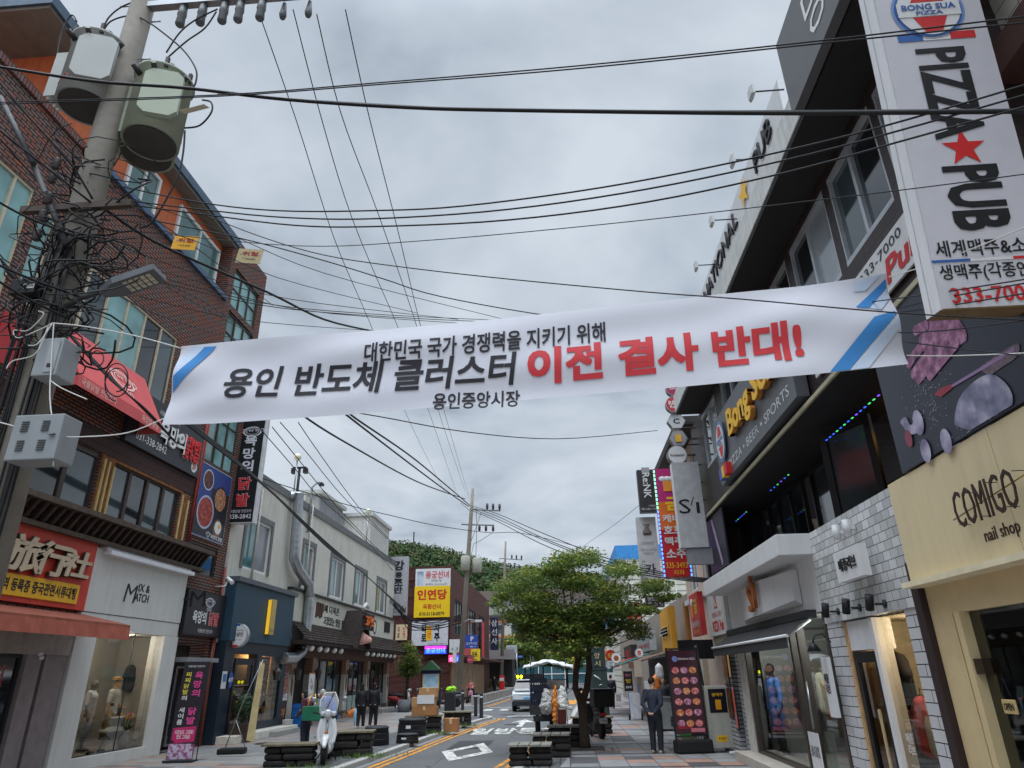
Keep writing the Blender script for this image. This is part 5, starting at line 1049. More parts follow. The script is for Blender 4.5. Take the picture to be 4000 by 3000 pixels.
 sk = spots(((70, 40, 66), (146, 88, 122), (196, 150, 180)), 9, detail=6); fl_ = spots(((56, 58, 84), (136, 134, 160), (200, 194, 206)), 4, detail=8); eg = spots(((90, 84, 114), (150, 142, 170), (196, 190, 206)), 4)
 def blob(name, pts, m, z=0):
  k = len(pts); q = smooth_pl([*pts[-2:], *pts, *pts[:2]], 4)[8:-8] if k > 5 else pts; q = q[:-1] if k > 5 else q
  MB().add([pn(*p) + Vector((0, 0, z)) for p in q], [tuple(range(len(q)))]).ob(name, m, t)
 def finger(pts, r, m, z):
  q = MB(); v = [pn(*p) for p in pts]
  for a_, c_ in zip(v, v[1:]):
   n = Vector((a_.y - c_.y, c_.x - a_.x, 0)).normalized() * r; q.quad(*(p + Vector((0, 0, z)) for p in (a_ - n, c_ - n, c_ + n, a_ + n)))
  for p in v: disc(q, p.x, p.y, p.z + z + .0005, r, 14)
  q.ob('printed_finger', m, t)
 rr = random.Random(3); fk = MB()
 for _ in range(260):
  px, py = (rr.gauss(3640, 45), rr.uniform(1400, 1640)) if rr.random() < .75 else (rr.uniform(3560, 3950), rr.uniform(1600, 1760)); v = pn(px, py); disc(fk, v.x, v.y, .005, rr.uniform(.002, .008), 5)
 fk.ob('printed_flour', mat((176, 174, 190), .5, var=0), t); blob('printed_wheat', [(3850, 1440), (3900, 1400), (4000, 1340), (4000, 1390), (3930, 1440), (3880, 1470)], spots(((50, 44, 58), (120, 100, 110), (60, 50, 64)), 22), .001)
 blob('printed_hand', [(3800, 1330), (3770, 1250), (3700, 1240), (3640, 1260), (3610, 1330), (3640, 1380), (3720, 1390)], sk)
 for i, pts in enumerate(([(3640, 1330), (3590, 1390), (3572, 1420)], [(3680, 1350), (3620, 1420), (3590, 1462)], [(3720, 1350), (3660, 1420), (3610, 1480)], [(3760, 1340), (3700, 1410), (3655, 1465)], [(3640, 1270), (3600, 1290)])): finger(pts, .055, sk, .002 + .001 * i)
 blob('printed_dough', [(3755, 1660), (3770, 1560), (3830, 1490), (3900, 1460), (3960, 1500), (3985, 1560), (3960, 1640), (3890, 1690), (3800, 1700)], fl_, .004)
 blob('printed_spoon', [(3672, 1540), (3700, 1515), (3740, 1500), (3744, 1515), (3700, 1550)], mat((150, 52, 66), .5, var=.2), .004); blob('printed_handle', [(3740, 1503), (3990, 1353), (3990, 1371), (3745, 1512)], mat((150, 120, 160), .5), .003)
 for i, (cx, cy, r) in enumerate(((3720, 1722, .11), (3610, 1650, .12), (3640, 1760, .11))): v = pn(cx, cy); k = MB(); disc(k, v.x, v.y, .012 + i * .001, r, 20, .85, 1.15); k.ob('printed_egg', eg, t)
 v = pn(3573, 1712); k = MB(); disc(k, v.x, v.y, .016, .09, 20, .8, 1.1); k.ob('printed_egg', mat((140, 66, 84), .5), t); blob('printed_petals', [(3540, 1650), (3560, 1628), (3580, 1660), (3600, 1640), (3605, 1690), (3560, 1690)], eg, .008)
 t, w, h = fs('photo_panel', 'small dark photo panel with a pale pink splash near the grey S1 sign', RW(3.97, 16.6, 18.6, 4.1, 5.45), mat((40, 36, 50), .4), (), .04); MB().add([(-.3, 1.3, .006), (-.1, 1.25, .006), (.25, .6, .006), (.5, .1, .006), (.35, .05, .006), (.05, .6, .006)], [(0, 5, 4, 3, 2, 1)]).ob('splash', spots(((120, 100, 140), (210, 180, 206)), 5), t)
pub_building()
def room(par, x0, x1, y0, y1, dep, m, light=None, e=60, z1=-.06):
 r = MB(); r.rect(x0, x1, y0, y1, -dep)
 for a, b in (((x0, y0), (x1, y0)), ((x0, y1), (x1, y1)), ((x0, y0), (x0, y1)), ((x1, y0), (x1, y1))): r.quad((*a, -dep), (*b, -dep), (*b, z1), (*a, z1))
 o = r.ob('interior', m, par)
 if light:
  k = MB(); [k.add([(lx + .09 * math.cos(a), y1 - .02, lz + .09 * math.sin(a)) for a in [i * math.pi / 6 for i in range(12)]], [tuple(range(12))]) for lx, lz in light[0]]; k.ob('downlight', emit(light[1], light[2]), par)
  for lx, lz in light[0]:
   l = bpy.data.lights.new('lamp_light', 'POINT'); l.energy = e; l.color = lin(light[1]); l.shadow_soft_size = .1; lo = bpy.data.objects.new('lamp_light', l); COL.objects.link(lo); lo.parent = par; lo.location = (lx, y1 - .15, lz)
 return o
def right_shops():
 # boutique
 t = thing('boutique_front', 'white boutique shopfront with copper S1 letters, faceted fascia and a glass front', 'shopfront', frame(*RU, (XR, 14.35, 0)))
 x0, x1 = -3.15, 3.15
 MB().box(x0, x1, 3.46, 3.79, -.5, .55).ob('canopy', W2, t, .01); MB().box(x0, x1, 2.62, 3.459, -.4, .0).ob('fascia', W2, t)
 f = MB(); f.add([(-1.7, 2.72, .01), (2.2, 2.78, .01), (2.2, 3.36, .01), (-1.7, 3.36, .01), (-1.7, 2.78, .04), (.2, 2.74, .34), (2.2, 2.86, .12), (-1.7, 3.32, .04), (.2, 3.36, .34), (2.2, 3.34, .12)], [(4, 5, 8, 7), (5, 6, 9, 8), (0, 1, 6, 5, 4), (3, 7, 8, 9, 2), (1, 2, 9, 6), (0, 4, 7, 3)]); f.ob('faceted_panel', W2, t)
 text('S', t, .4, 3.06, .345, .5, .3, ORW, .0, ext=.07); text('1', t, .68, 3.1, .345, .46, .1, ORW, .018, ext=.07); MB().box(.54, .59, 3.2, 3.46, .345, .41).ob('accent', ORW, t)
 k = MB().box(-2.75, -2.2, 0, 2.62, -.3, .05).ob('column', mat((196, 194, 184), .7, streak=.2), t)
 MB().box(x0, -2.76, 0, 2.62, -.3, .02).ob('stone_pier', bricks((176, 176, 176), (150, 152, 154), (80, 80, 80), .3, .09, .012), t)
 MB().rect(-2.2, 3.1, .2, 2.6, -.05).ob('shop_glass', glass((230, 236, 234), .97), t); fr = MB()
 for x in (-2.15, 1.2, 1.62, 3.05): fr.box(x - .05, x + .05, .2, 2.6, -.1, .02)
 fr.box(-2.2, 3.1, .18, .24, -.1, .01); fr.ob('door_frame', mat((70, 60, 56), .4, .2), t); MB().tube([(1.8, .9, .05), (1.8, 1.6, .05)], .02).ob('handle', STEEL, t)
 room(t, -2.2, 3.1, .19, 2.6, 2.6, mat((128, 126, 122), .7, var=.08), (((2.3, -.8), (2.75, -.6), (-.9, -.35)), (240, 248, 244), 8), 40)
 MB().box(-2.75, 3.1, 0, .18, -.2, .4).ob('step', mat((176, 168, 156), .7, bump=.3), t, .008); tag(MB().box(0, 0, 0, 0, 0, 0) and fs('notice', 'white notice 30-50% stuck low on the boutique glass', RW(3.94, 12.35, 12.85, .3, .85), W2, [('30-50%', .5, .5, .3, .8, GREY, .02)], .01, cat='notice')[0], None, None)
 aw = thing('awning', 'black roller awning with a white front bar above the boutique window', 'awning', frame(*RU, (XR, 14.5, 2.1))); xa, xb = -2.95, 2.9
 f = MB(); f.quad((xa, .5, .05), (xb, .5, .05), (xb, .18, .52), (xa, .18, .52)); f.quad((xa, .18, .52), (xb, .18, .52), (xb, .0, .53), (xa, .0, .53)); f.ob('fabric', mat((46, 44, 46), .75, var=.12), aw)
 MB().tube([(xa - .02, .18, .53), (xb + .04, .18, .53)], .025).tube([(xb - .2, .42, .05), (xb - .1, .16, .5)], .02).ob('bar', W2, aw); MB().box(xa, xb, .44, .56, .003, .16).ob('cassette', DARK, aw)
 figure('dark mannequin in a blue patterned coat dress in the boutique window', (4.36, 16.05, .2), math.radians(100), 1.72, top=(52, 104, 176), pants=(52, 104, 176), shoe=(20, 20, 22), hair=(24, 22, 24), skin=mat((40, 32, 32), .5), name='mannequin', cat='mannequin', skirt=.27, topname='dress', tm=spots(((34, 72, 132), (62, 120, 190), (70, 130, 200)), 8), pm=spots(((34, 72, 132), (62, 120, 190), (70, 130, 200)), 8), eyes=False)
 for i, (y, c) in enumerate(((15.1, (150, 160, 150)), (14.5, (96, 116, 150)), (14.0, (170, 164, 150)))): garment('shirt', ('pale green shirt', 'blue denim shirt', 'beige blouse')[i] + ' hanging inside the boutique behind the glass', frame(*RU, (5.2, y, 1.25)), c, .45, .6, .25)
 for i, (n, c) in enumerate((('charcoal coat', (44, 42, 46)), ('brick-red cardigan', (130, 60, 52)), ('navy trousers', (40, 46, 66)), ('grey knitted top', (120, 118, 116)), ('striped cream shirt', (186, 176, 156)))): garment('garment', n + ' on the crowded rail at the back of the boutique', frame(*RU, (4.95 + .03 * i, 16.35 - .3 * i, 1.0)), c, .42, .75, .2)
 for i, (y, z, s, c) in enumerate(((11.33, .9, '메종\n리브', W2),)):
  q, w, h = fs('name_plate', 'narrow white upright name plate 메종리브 on the tiled pier', RW(3.86, 10.98, 11.22, 1.15, 1.95), c, [(s, .5, .55, .35, .7, BLACK, .03)], .06)
 bl = thing('wall_lamp', 'black gooseneck wall lamp on the tiled pier above the name plate', 'lamp', frame(*RU, (3.92, 11.0, 2.15))); MB().tube([(0, 0, 0), (0, .12, .1), (0, .1, .22), (0, 0, .26)], .012).ob('arm', BLACK, bl); MB().lathe([(.1, -.12), (.05, -.02), (.02, 0)], 14, Matrix.Translation((0, 0, .26)) @ Matrix.Rotation(-math.pi / 2, 4, 'X')).ob('lamp_shade', BLACK, bl)
 # tiled shop
 t = thing('tiled_shop_front', 'white glazed tile shopfront with tiled piers, a black framed door and a clothes window', 'shopfront', frame(*RU, (XR, 9.7, 0)))
 MB().box(-1.5, 1.5, 2.42, 3.78, -.3, .04).ob('tiled_fascia', TILE, t); MB().box(-1.5, -.98, 0, 2.418, -.3, .02).ob('tiled_pier', TILE_B, t); MB().box(1.06, 1.46, 0, 2.418, -.3, .02).ob('tiled_pier', TILE_B, t)
 MB().box(-.98, -.9, 0, 2.4, -.25, -.02).ob('wood_jamb', mat((186, 150, 104), .6, var=.2, scale=8), t); MB().box(-.98, .04, 2.02, 2.4, -.25, -.04).ob('transom', W2, t); MB().box(-.04, .06, 0, 2.4, -.2, .0).ob('white_post', W2, t)
 d = MB(); d.box(-.88, -.76, .02, 2.0, -.1, -.04).box(-.2, -.06, .02, 2.0, -.1, -.04).box(-.76, -.2, 1.86, 2.0, -.1, -.042).box(-.76, -.2, .02, .2, -.1, -.042); do = d.ob('door', NEARBLK, t); MB().rect(-.76, -.2, .2, 1.86, -.07).ob('door_glass', glass((210, 200, 180), .7), do); MB().box(-.33, -.28, .5, 1.3, -.02, .0).ob('handle', mat((190, 170, 130), .4), do)
 MB().rect(.06, 1.06, .1, 2.4, -.06).ob('shop_glass', glass((230, 226, 214), .95), t); MB().box(.06, 1.06, 0, .1, -.2, .0).ob('sill', W2, t)
 room(t, -.97, 1.06, .02, 2.4, 1.7, mat((186, 176, 156), .8), (((.3, -.6),), (255, 234, 200), 8), 22, -.12); MB().box(.75, .85, 2.1, 2.35, -.62, -.55).lathe([(.07, -.12), (.05, 0)], 12, Matrix.Translation((.8, 2.08, -.5))).ob('spot_lamp', BLACK, t)
 text('메종\n리브', t, .3, .95, -.05, .24, .18, W2, .02); text('OPEN HOURS', t, .3, .72, -.05, .03, .2, W2, 0)
 q, w, h = fs('shop_sign', 'square white raised sign with black brush letters 메종리브 on glazed white tiles', (lambda a, c, e: (frame(*RU, (3.86, (a.y + c.y) / 2, e.z)), a.y - c.y, a.z - e.z))(P(3282, 2163, X=3.86), P(3394, 2180, X=3.86), P(3293, 2282, X=3.86)), W2, [('메종리브', .5, .52, .42, .66, BLACK, .014, .01)], .1)
 sp = None
 for k, (px, py) in enumerate(((3262, 2385), (3345, 2370), (3440, 2355))):
  p = P(px, py, X=3.95); M = frame(*RU, (3.96, p.y - .1, p.z - .02))
  if sp is None:
   sp = thing('spotlight', 'black cylinder spotlight on the glazed tile wall, aimed at the square white sign', 'lamp', M, 'black spotlights on the tile wall'); MB().lathe([(.05, 0), (.05, .02), (.015, .03), (.015, .12)], 12).ob('mount', BLACK, sp); MB().lathe([(.052, -.09), (.052, .1)], 14, Matrix.Translation((-.06, .02, .16)) @ Matrix.Rotation(-math.pi / 2, 4, 'X') @ Matrix.Rotation(.35, 4, 'Y')).ob('head', BLACK, sp)
  else: dup(sp, M)
 wl = None
 for px, py in ((3268, 2080), (3308, 2060)):
  p = P(px, py, X=3.85); M = frame(*RU, (3.95, p.y, p.z))
  if wl is None:
   wl = thing('wall_lamp', 'white cylinder wall lamp near the top of the glazed tile wall', 'lamp', M, 'white wall lamps on the tile wall'); MB().lathe([(.05, -.1), (.05, .1)], 16, Matrix.Translation((0, 0, .1)) @ Matrix.Rotation(-math.pi / 2, 4, 'X')).ob('body', W2, wl); MB().box(-.03, .03, -.03, .03, 0, .1).ob('bracket', W2, wl)
  else: dup(wl, M)
 for i, (y, c, n, zz) in enumerate(((P(3512, 2640, X=4.4).y, (40, 36, 40), 'black short-sleeved blouse', P(3512, 2745, X=4.4).z), (P(3622, 2830, X=4.5).y, (196, 96, 110), 'pink tied blouse', P(3622, 2930, X=4.5).z), (P(3672, 2840, X=4.55).y, (190, 200, 206), 'pale blue shirt', P(3672, 2940, X=4.55).z), (P(3592, 2860, X=4.6).y, (60, 70, 86), 'blue jeans', P(3592, 2990, X=4.6).z))):
  garment('garment', n + ' hanging in the tiled shop window', frame(*RU, ((4.4, 4.5, 4.55, 4.6)[i], y, zz)), c, .55, .6 if i != 3 else .65, .22 if i != 3 else 0)
 rl = thing('clothes_rail', 'brass clothes rail inside the tiled shop window', 'rail', frame(*RU, (4.6, 9.6, 0))); MB().tube([(-.35, 0, 0), (-.35, 1.4, 0), (.4, 1.4, 0), (.4, 0, 0)], .014).ob('rail', mat((170, 140, 80), .3, .8), rl)
 # nail shop
 t = thing('nail_shop_front', 'cream nail shopfront lettered COMIGO nail shop, with a glass door', 'shopfront', frame(*RU, (XR, 5.2, 0)))
 MB().box(-2.95, 3.4, 2.65, 3.78, -.3, .1).ob('fascia', mat((218, 200, 160), .6, var=.04, scale=1.2, streak=.14), t, .006); MB().box(-.9, -.895, 2.66, 3.77, .1, .1012).box(1.4, 1.405, 2.66, 3.77, .1, .1012).ob('panel_joint', mat((150, 136, 104), .7), t); MB().box(-2.97, 3.4, 2.6, 2.66, -.3, .2).ob('drip_edge', mat((226, 214, 180), .6), t)
 bm = mat((62, 44, 38), .5, .3); p, q = P(3730, 1990, X=3.8), P(3968, 1895, X=3.8); a, q_ = -p.y + 5.2, -q.y + 5.2; cz = P(3850, 1948, X=3.8).z
 text('COMIGO', t, (a + q_) / 2, cz, .2, .34, q_ - a, bm, -.004, ext=.012); MB().tube([(a - .12, cz - .06, .17), (q_ + .2, cz + .08, .17)], .007).ob('letter_rod', mat((150, 126, 60), .3, .7), t); k = MB()
 for i in range(6): k.tube([(a + (q_ - a) * i / 5, cz - .13 + .26 * (i % 2), .2), (a + (q_ - a) * i / 5, cz - .13 + .26 * (i % 2), .1)], .004, 5)
 k.ob('letter_pins', bm, t); text('nail shop', t, 5.2 - P(3915, 2080, X=3.9).y, P(3915, 2080, X=3.9).z, .102, .15, .52, bm, .0, ext=.006)
 c2 = mat((206, 184, 140), .65, var=.06); MB().box(-2.93, -2.5, 0, 2.6, -.2, -.02).box(-2.5, 3.4, 2.3, 2.6, -.2, -.02).box(-2.4, -2.3, 0, 2.3, -.2, .02).ob('frame', c2, t); MB().box(-3.1, -2.94, 0, 2.9, -.2, .05).ob('dark_strip', mat((50, 36, 36), .6), t)
 MB().rect(-2.3, 3.4, .05, 2.3, -.08).ob('shop_glass', glass((186, 200, 194), .8), t); room(t, -2.3, 3.4, .02, 2.3, 2.2, mat((92, 96, 92), .8), z1=-.2); MB().box(-2.3, -2.15, 1.72, 1.86, -.1, .0).ob('hinge', mat((70, 56, 44), .4, .5), t)
 p = P(3945, 2790, X=3.97); q = thing('open_sign', 'small wooden plate reading OPEN hung inside the nail shop glass', 'sign', frame(*RU, (3.99, p.y, p.z))); MB().box(-.1, .1, 0, .12, -.01, .01).ob('plate', mat((196, 170, 116), .6), q, .008); text('OPEN', q, 0, .06, .012, .06, .15, BLACK, .03); MB().tube([(-.07, .11, 0), (0, .3, 0), (.07, .11, 0)], .004).ob('cord', BLACK, q)
 k = thing('hanging_ornament', 'string of small white shells hanging inside the nail shop glass', 'ornament', frame(*RU, (4.12, 6.0, 1.55))); b = MB(); b.tube([(0, -.3, 0), (.05, .6, 0)], .003, 4); [b.ball((.05 * i / 5, -.3 + .2 * i, 0), .03, 8, 6) for i in range(5)]; b.ob('shells', W2, k)
 wb = thing('neighbour_building', 'cream tiled upper wall with a brown steel beam at the right edge of the picture', 'building', frame(*RU, (4.75, 2, 0))); MB().box(-3.3, 4, 5.62, 9.8, -5, 0).ob('tiled_wall', bricks((198, 194, 184), (206, 202, 190), (90, 88, 84), .6, .2, .006, offset=0), wb); MB().box(-3.3, 4, 7.05, 7.4, -.3, .3).ob('beam', mat((84, 58, 54), .6, var=.2), wb); MB().tube([(-2.2, 5.7, .1), (-2.1, 6.6, .2), (-2.2, 7.6, .25), (-2.0, 9, .2)], .04).ob('cable_conduit', GREY, wb)
right_shops()
# ---------------------------------------------------------------- utility pole with transformers, banner, cables
YP = 6.1
def pole_x(z): return -5.39
def utility_pole():
 t = thing('utility_pole', 'tall concrete utility pole loaded with transformers, boxes and cables on the left pavement', 'pole', (-5.39, YP, 0))
 conc = mat((128, 122, 112), .85, var=.1, scale=3, bump=.3, streak=.25)
 MB().tube([(0, 0, 0), (0, 0, 6), (0, 0, 13.5)], [.205, .175, .125], 20).ob('shaft', conc, t)
 b = MB(); [b.lathe([(.2 - z * .006, z), (.2 - z * .006, z + .05)], 20) for z in (3.9, 4.6, 5.2, 6.6, 7.0, 7.4)]; b.ob('steel_band', GREY, t)
 k = MB(); [k.tube([((-1) ** i * .15, 0, 8.6 + .35 * i), ((-1) ** i * .32, 0, 8.6 + .35 * i)], .012) for i in range(9)]; k.ob('step_bolt', STEEL, t)
 MB().box(-.6, .72, -.22, -.15, 6.75, 6.83).ob('cross_arm', mat((78, 66, 58), .7), t)
 [MB().lathe([(.02, 0), (.05, .02), (.03, .05), (.055, .07), (.03, .1), (.05, .13), (.02, .16)], 10, Matrix.Translation((x, -.26, z))).ob('spool_insulator', mat((70, 62, 60), .35), t) for x, z in ((-.25, 6.3), (-.25, 6.55), (-.25, 6.8), (-.28, 7.1), (-.28, 7.3))]
 # high-voltage arm over the top of the picture
 zt = 10.22
 MB().box(.1, 2.4, -.08, .02, zt + .0, zt + .09).ob('top_arm', STEEL, t)
 gl = mat((96, 98, 100), .5, var=.1)
 for x in (.62, .9, 1.2, 1.42, 1.72): MB().lathe([(.05, -.36), (.06, -.34), (.05, -.2), (.06, -.18), (.05, 0)], 10, Matrix.Translation((x, -.02, zt))).ob('fuse_insulator', gl, t)
 for x in (2.0, 2.35): MB().lathe([(.035, -.30), (.05, -.24), (.025, -.02)], 10, Matrix.Translation((x, .04, zt))).ob('line_insulator', gl, t)
 # transformers
 tr = mat((172, 174, 170), .55, var=.08, scale=2); tg = mat((160, 168, 148), .55, var=.1, scale=2)
 for nm, px0, px1, m, d in (('transformer', (400, 200), (330, 420), tr, -.05), ('transformer', (640, 330), (590, 560), tg, .1), ('transformer', (600, 520), (565, 610), tg, .45)):
  Yt = YP + d; a = P(*px0, Y=Yt); c = P(*px1, Y=Yt); x = (a.x + c.x) / 2 + 5.39; z1, z0 = a.z, c.z; R = .33
  M = Matrix.Translation((x, d, 0)); g = MB(); g.lathe([(R * .92, z0 + .02), (R, z0), (R, z1), (R + .03, z1 + .005), (R + .03, z1 + .03), (R * .9, z1 + .07), (.03, z1 + .1)], 28, M)
  tk = g.ob(nm, m, t)
  MB().lathe([(R * .9, z0 - .004), (R * .9, z0 + .01)], 28, M).ob('tank_base', mat((70, 68, 64), .8), tk)
  p = MB(); p.prism([(-.22, .08), (-.14, 0), (.14, 0), (.22, .08), (.22, .62), (.14, .7), (-.14, .7), (-.22, .62)], R - .02, R + .05, M @ Matrix.Translation((.12, 0, z0 + .12)) @ Matrix.Rotation(.35, 4, 'Z') @ Matrix.Rotation(math.pi / 2, 4, 'X')); p.ob('radiator_plate', m, tk)
  f = MB()
  for k in range(5): f.box(-R - .17, -R + .03, -.12 + .06 * k, -.1 + .06 * k, z0 + .12, z1 - .12, M)
  f.ob('cooling_fin', m, tk)
  q = MB(); q.lathe([(.09, 0), (.09, .05), (.06, .06), (.08, .1), (.06, .12), (.06, .24), (.05, .26)], 14, M @ Matrix.Translation((.02, 0, z1 + .08))); q.ob('bushing', mat((70, 72, 76), .4), tk)
  q = MB(); [q.tube([M @ Vector((R * math.cos(a_), R * math.sin(a_), z1 - .16)), M @ Vector(((R + .12) * math.cos(a_), (R + .12) * math.sin(a_), z1 - .1))], .035, 8) for a_ in (-1.9, -1.3, -.4)]; [q.box(R * math.cos(a_) - .02, R * math.cos(a_) + .02, R * math.sin(a_) - .02, R * math.sin(a_) + .02, z1 - .03, z1 + .14, M) for a_ in (-2.2, -1.0, 0)]; q.ob('terminal', mat((50, 48, 48), .5), tk)
  if d < 0:
   text('100', tk, 0, 0, 0, .12, .3, mat((150, 50, 56), .6), .0, name='rating_mark', fn=lambda v: Vector((x + R * 1.01 * math.sin(v.x / R - .55), d - R * 1.01 * math.cos(v.x / R - .55), v.y + z0 + .2)))
 # switch boxes lower on the shaft
 def box_on(nm, label, cat, a, b, dep, col, Yb):
  p, q = P(*a, Y=Yb), P(*b, Y=Yb); w, h = q.x - p.x, p.z - q.z
  o = thing(nm, label, cat, frame(*FU, ((p.x + q.x) / 2, Yb, q.z))); panel(o, w, h, dep, mat(col, .5, .1, var=.05, streak=.1), 'box', bevel=.012); return o, w, h
 o, w, h = box_on('junction_box', 'grey steel cabinet with louvres strapped to the pole', 'box', (62, 1622), (208, 1792), .26, (140, 144, 146), YP - .5); l = MB()
 for r in (.2, .62):
  for cx in (-.12, .09):
   for i in range(5): l.box(cx * w * 2 - .035, cx * w * 2 + .035, h * r + .022 * i, h * r + .022 * i + .01, .001, .012)
 l.ob('louvre', mat((70, 74, 76), .5), o); MB().box(w * .3, w * .42, h * .52, h * .55, .001, .03).ob('latch', STEEL, o)
 o, w, h = box_on('junction_box', 'smaller grey cabinet with hinged door above the louvred one', 'box', (158, 1322), (214, 1464), .27, (150, 154, 156), YP - .35); MB().box(-.002 * w, .4 * w, .08 * h, .9 * h, .001, .01).ob('door', mat((156, 160, 162), .5), o); MB().box(.1 * w, .28 * w, .2 * h, .3 * h, .011, .014).ob('label_plate', DARK, o)
 o, w, h = box_on('cable_closure', 'black splice box lettered IV06T116 hung from the cables', 'box', (45, 1090), (128, 1142), .16, (36, 36, 38), YP - .3); MB().rect(.0 * w, .48 * w, .3 * h, .62 * h, .003).ob('plate', W2, o); text('IV06T116', o, .24 * w, .46 * h, .006, .2 * h, .44 * w, BLACK, .02)
 # street light
 sl_ = thing('street_light', 'grey LED street light head on a curved arm from the utility pole', 'street light', (-5.39, YP, 4.3)); rel = lambda px, py, Yb: P(px, py, Y=Yb) - Vector((-5.39, YP, 4.3))
 pth = [rel(200, 1255, YP), rel(250, 1205, YP - .1), rel(310, 1165, YP - .15), rel(390, 1140, YP - .15)]; MB().tube(pth, .032, 10).ob('arm', mat((58, 58, 60), .5), sl_)
 a, c = rel(400, 1145, YP - .15), rel(625, 1070, YP - .15); d = (c - a).normalized(); Lh = (c - a).length; u = Vector((0, 1, 0)); v = d.cross(u)
 M = Matrix((d, u, v)).transposed().to_4x4(); M.translation = a
 MB().add([M @ Vector(p) for p in ((0, -.05, -.03), (0, .05, -.03), (0, .05, .04), (0, -.05, .04), (.18, -.13, -.03), (.18, .13, -.03), (.18, .13, .05), (.18, -.13, .05), (Lh, -.13, -.02), (Lh, .13, -.02), (Lh, .13, .05), (Lh, -.13, .05))], [(0, 3, 2, 1), (0, 1, 5, 4), (1, 2, 6, 5), (2, 3, 7, 6), (3, 0, 4, 7), (4, 5, 9, 8), (5, 6, 10, 9), (6, 7, 11, 10), (7, 4, 8, 11), (8, 9, 10, 11)]).ob('head', mat((96, 98, 102), .5, .2), sl_)
 e = MB()
 for i in range(5):
  for j in range(3): e.box(Lh * (.42 + .1 * i), Lh * (.49 + .1 * i), -.09 + .065 * j, -.04 + .065 * j, -.034, -.024, M)
 e.ob('led_lens', mat((190, 184, 160), .2), sl_)
 # tangles
 rnd = random.Random(11); tg_ = MB()
 for k in range(90):
  zc = rnd.choice((5.0, 5.4, 5.9, 6.2, 6.6, 7.2)) + rnd.uniform(-.35, .35); r = rnd.uniform(.12, .55); c = Vector((rnd.uniform(-.2, .55), rnd.uniform(-.35, .2), zc)); n = rnd.uniform(.5, 1.1); ax = rnd.uniform(0, 3)
  tg_.tube([c + Vector((r * math.cos(a + ax), .18 * math.sin(a * 1.7 + k), r * .8 * math.sin(a + ax) * n)) for a in [i * .42 for i in range(rnd.randint(7, 15))]], rnd.choice((.006, .008, .011)), 5)
 for k in range(12):
  x = rnd.uniform(-.24, .24); tg_.tube([(x, -.2 + rnd.uniform(-.03, .03), z + rnd.uniform(-.1, .1)) for z in (0.0, 2, 3.4, 4.4, 5.3)] + [(x * .6 + rnd.uniform(-.1, .1), -.2, 6.4)], rnd.choice((.009, .012, .02)), 6)
 tag(tg_.ob('cable_tangle', CABLE, None, loc=(-5.39, YP, 0)), 'tangle of black cable loops wrapped round the loaded concrete pole', 'cables', kind='stuff')
 br = MB(); a = rel(0, 370, YP); v0 = Vector((-5.39, YP, 4.3)); [br.tube([P(x0, y0, Y=YP - .2), P(x1, y1, Y=YP - .25)], .035, 8) for x0, y0, x1, y1 in ((0, 380, 130, 640), (130, 640, 260, 960))]
 tag(br.ob('cable_riser', mat((70, 70, 72), .6, .2), None), 'grey steel guard strip and thick dark riser slanting across the brick wall to the pole', 'pipe')
 # jumpers between the transformers and the arm
 W('jumper_cable', 'black jumper cables looping over the transformers', [[(300, 85), (285, 60), (265, 75), (235, 150), (215, 280)], [(540, 0), (470, 30), (420, 75), (400, 130)], [(400, 130), (430, 85), (500, 62), (560, 75), (640, 130), (720, 200), (765, 270), (765, 320), (750, 350)], [(650, 205), (700, 130), (760, 80), (850, 35)], [(655, 225), (730, 160), (800, 110), (845, 45)], [(790, 390), (825, 400), (825, 440), (780, 490), (720, 500)], [(722, 510), (715, 600), (690, 700), (600, 860), (550, 890)]], YP - .1, YP - .1, .011)
def W(name, label, lines, Ya, Yb, r, cat='cable', group=None, m=None, sp=5):
 """a cable (or a bundle): each line is pixels along it; depth runs from Ya to Yb"""
 b = MB()
 for ln in lines:
  xs = [0.0]
  for p, q in zip(ln, ln[1:]): xs.append(xs[-1] + math.hypot(q[0] - p[0], q[1] - p[1]))
  pts = smooth_pl([(a, c) for a, c in ln], sp) if len(ln) > 2 else [ln[0], ln[1]]
  L = 0; cum = [0.0]
  for p, q in zip(pts, pts[1:]): L += math.hypot(q[0] - p[0], q[1] - p[1]); cum.append(L)
  # perspective-correct depth along the line
  b.tube([P(*p, Y=1 / ((1 - s / L) / Ya + (s / L) / Yb)) for p, s in zip(pts, cum)], r, 6)
 return tag(b.ob(name, m or CABLE), label, cat, group)
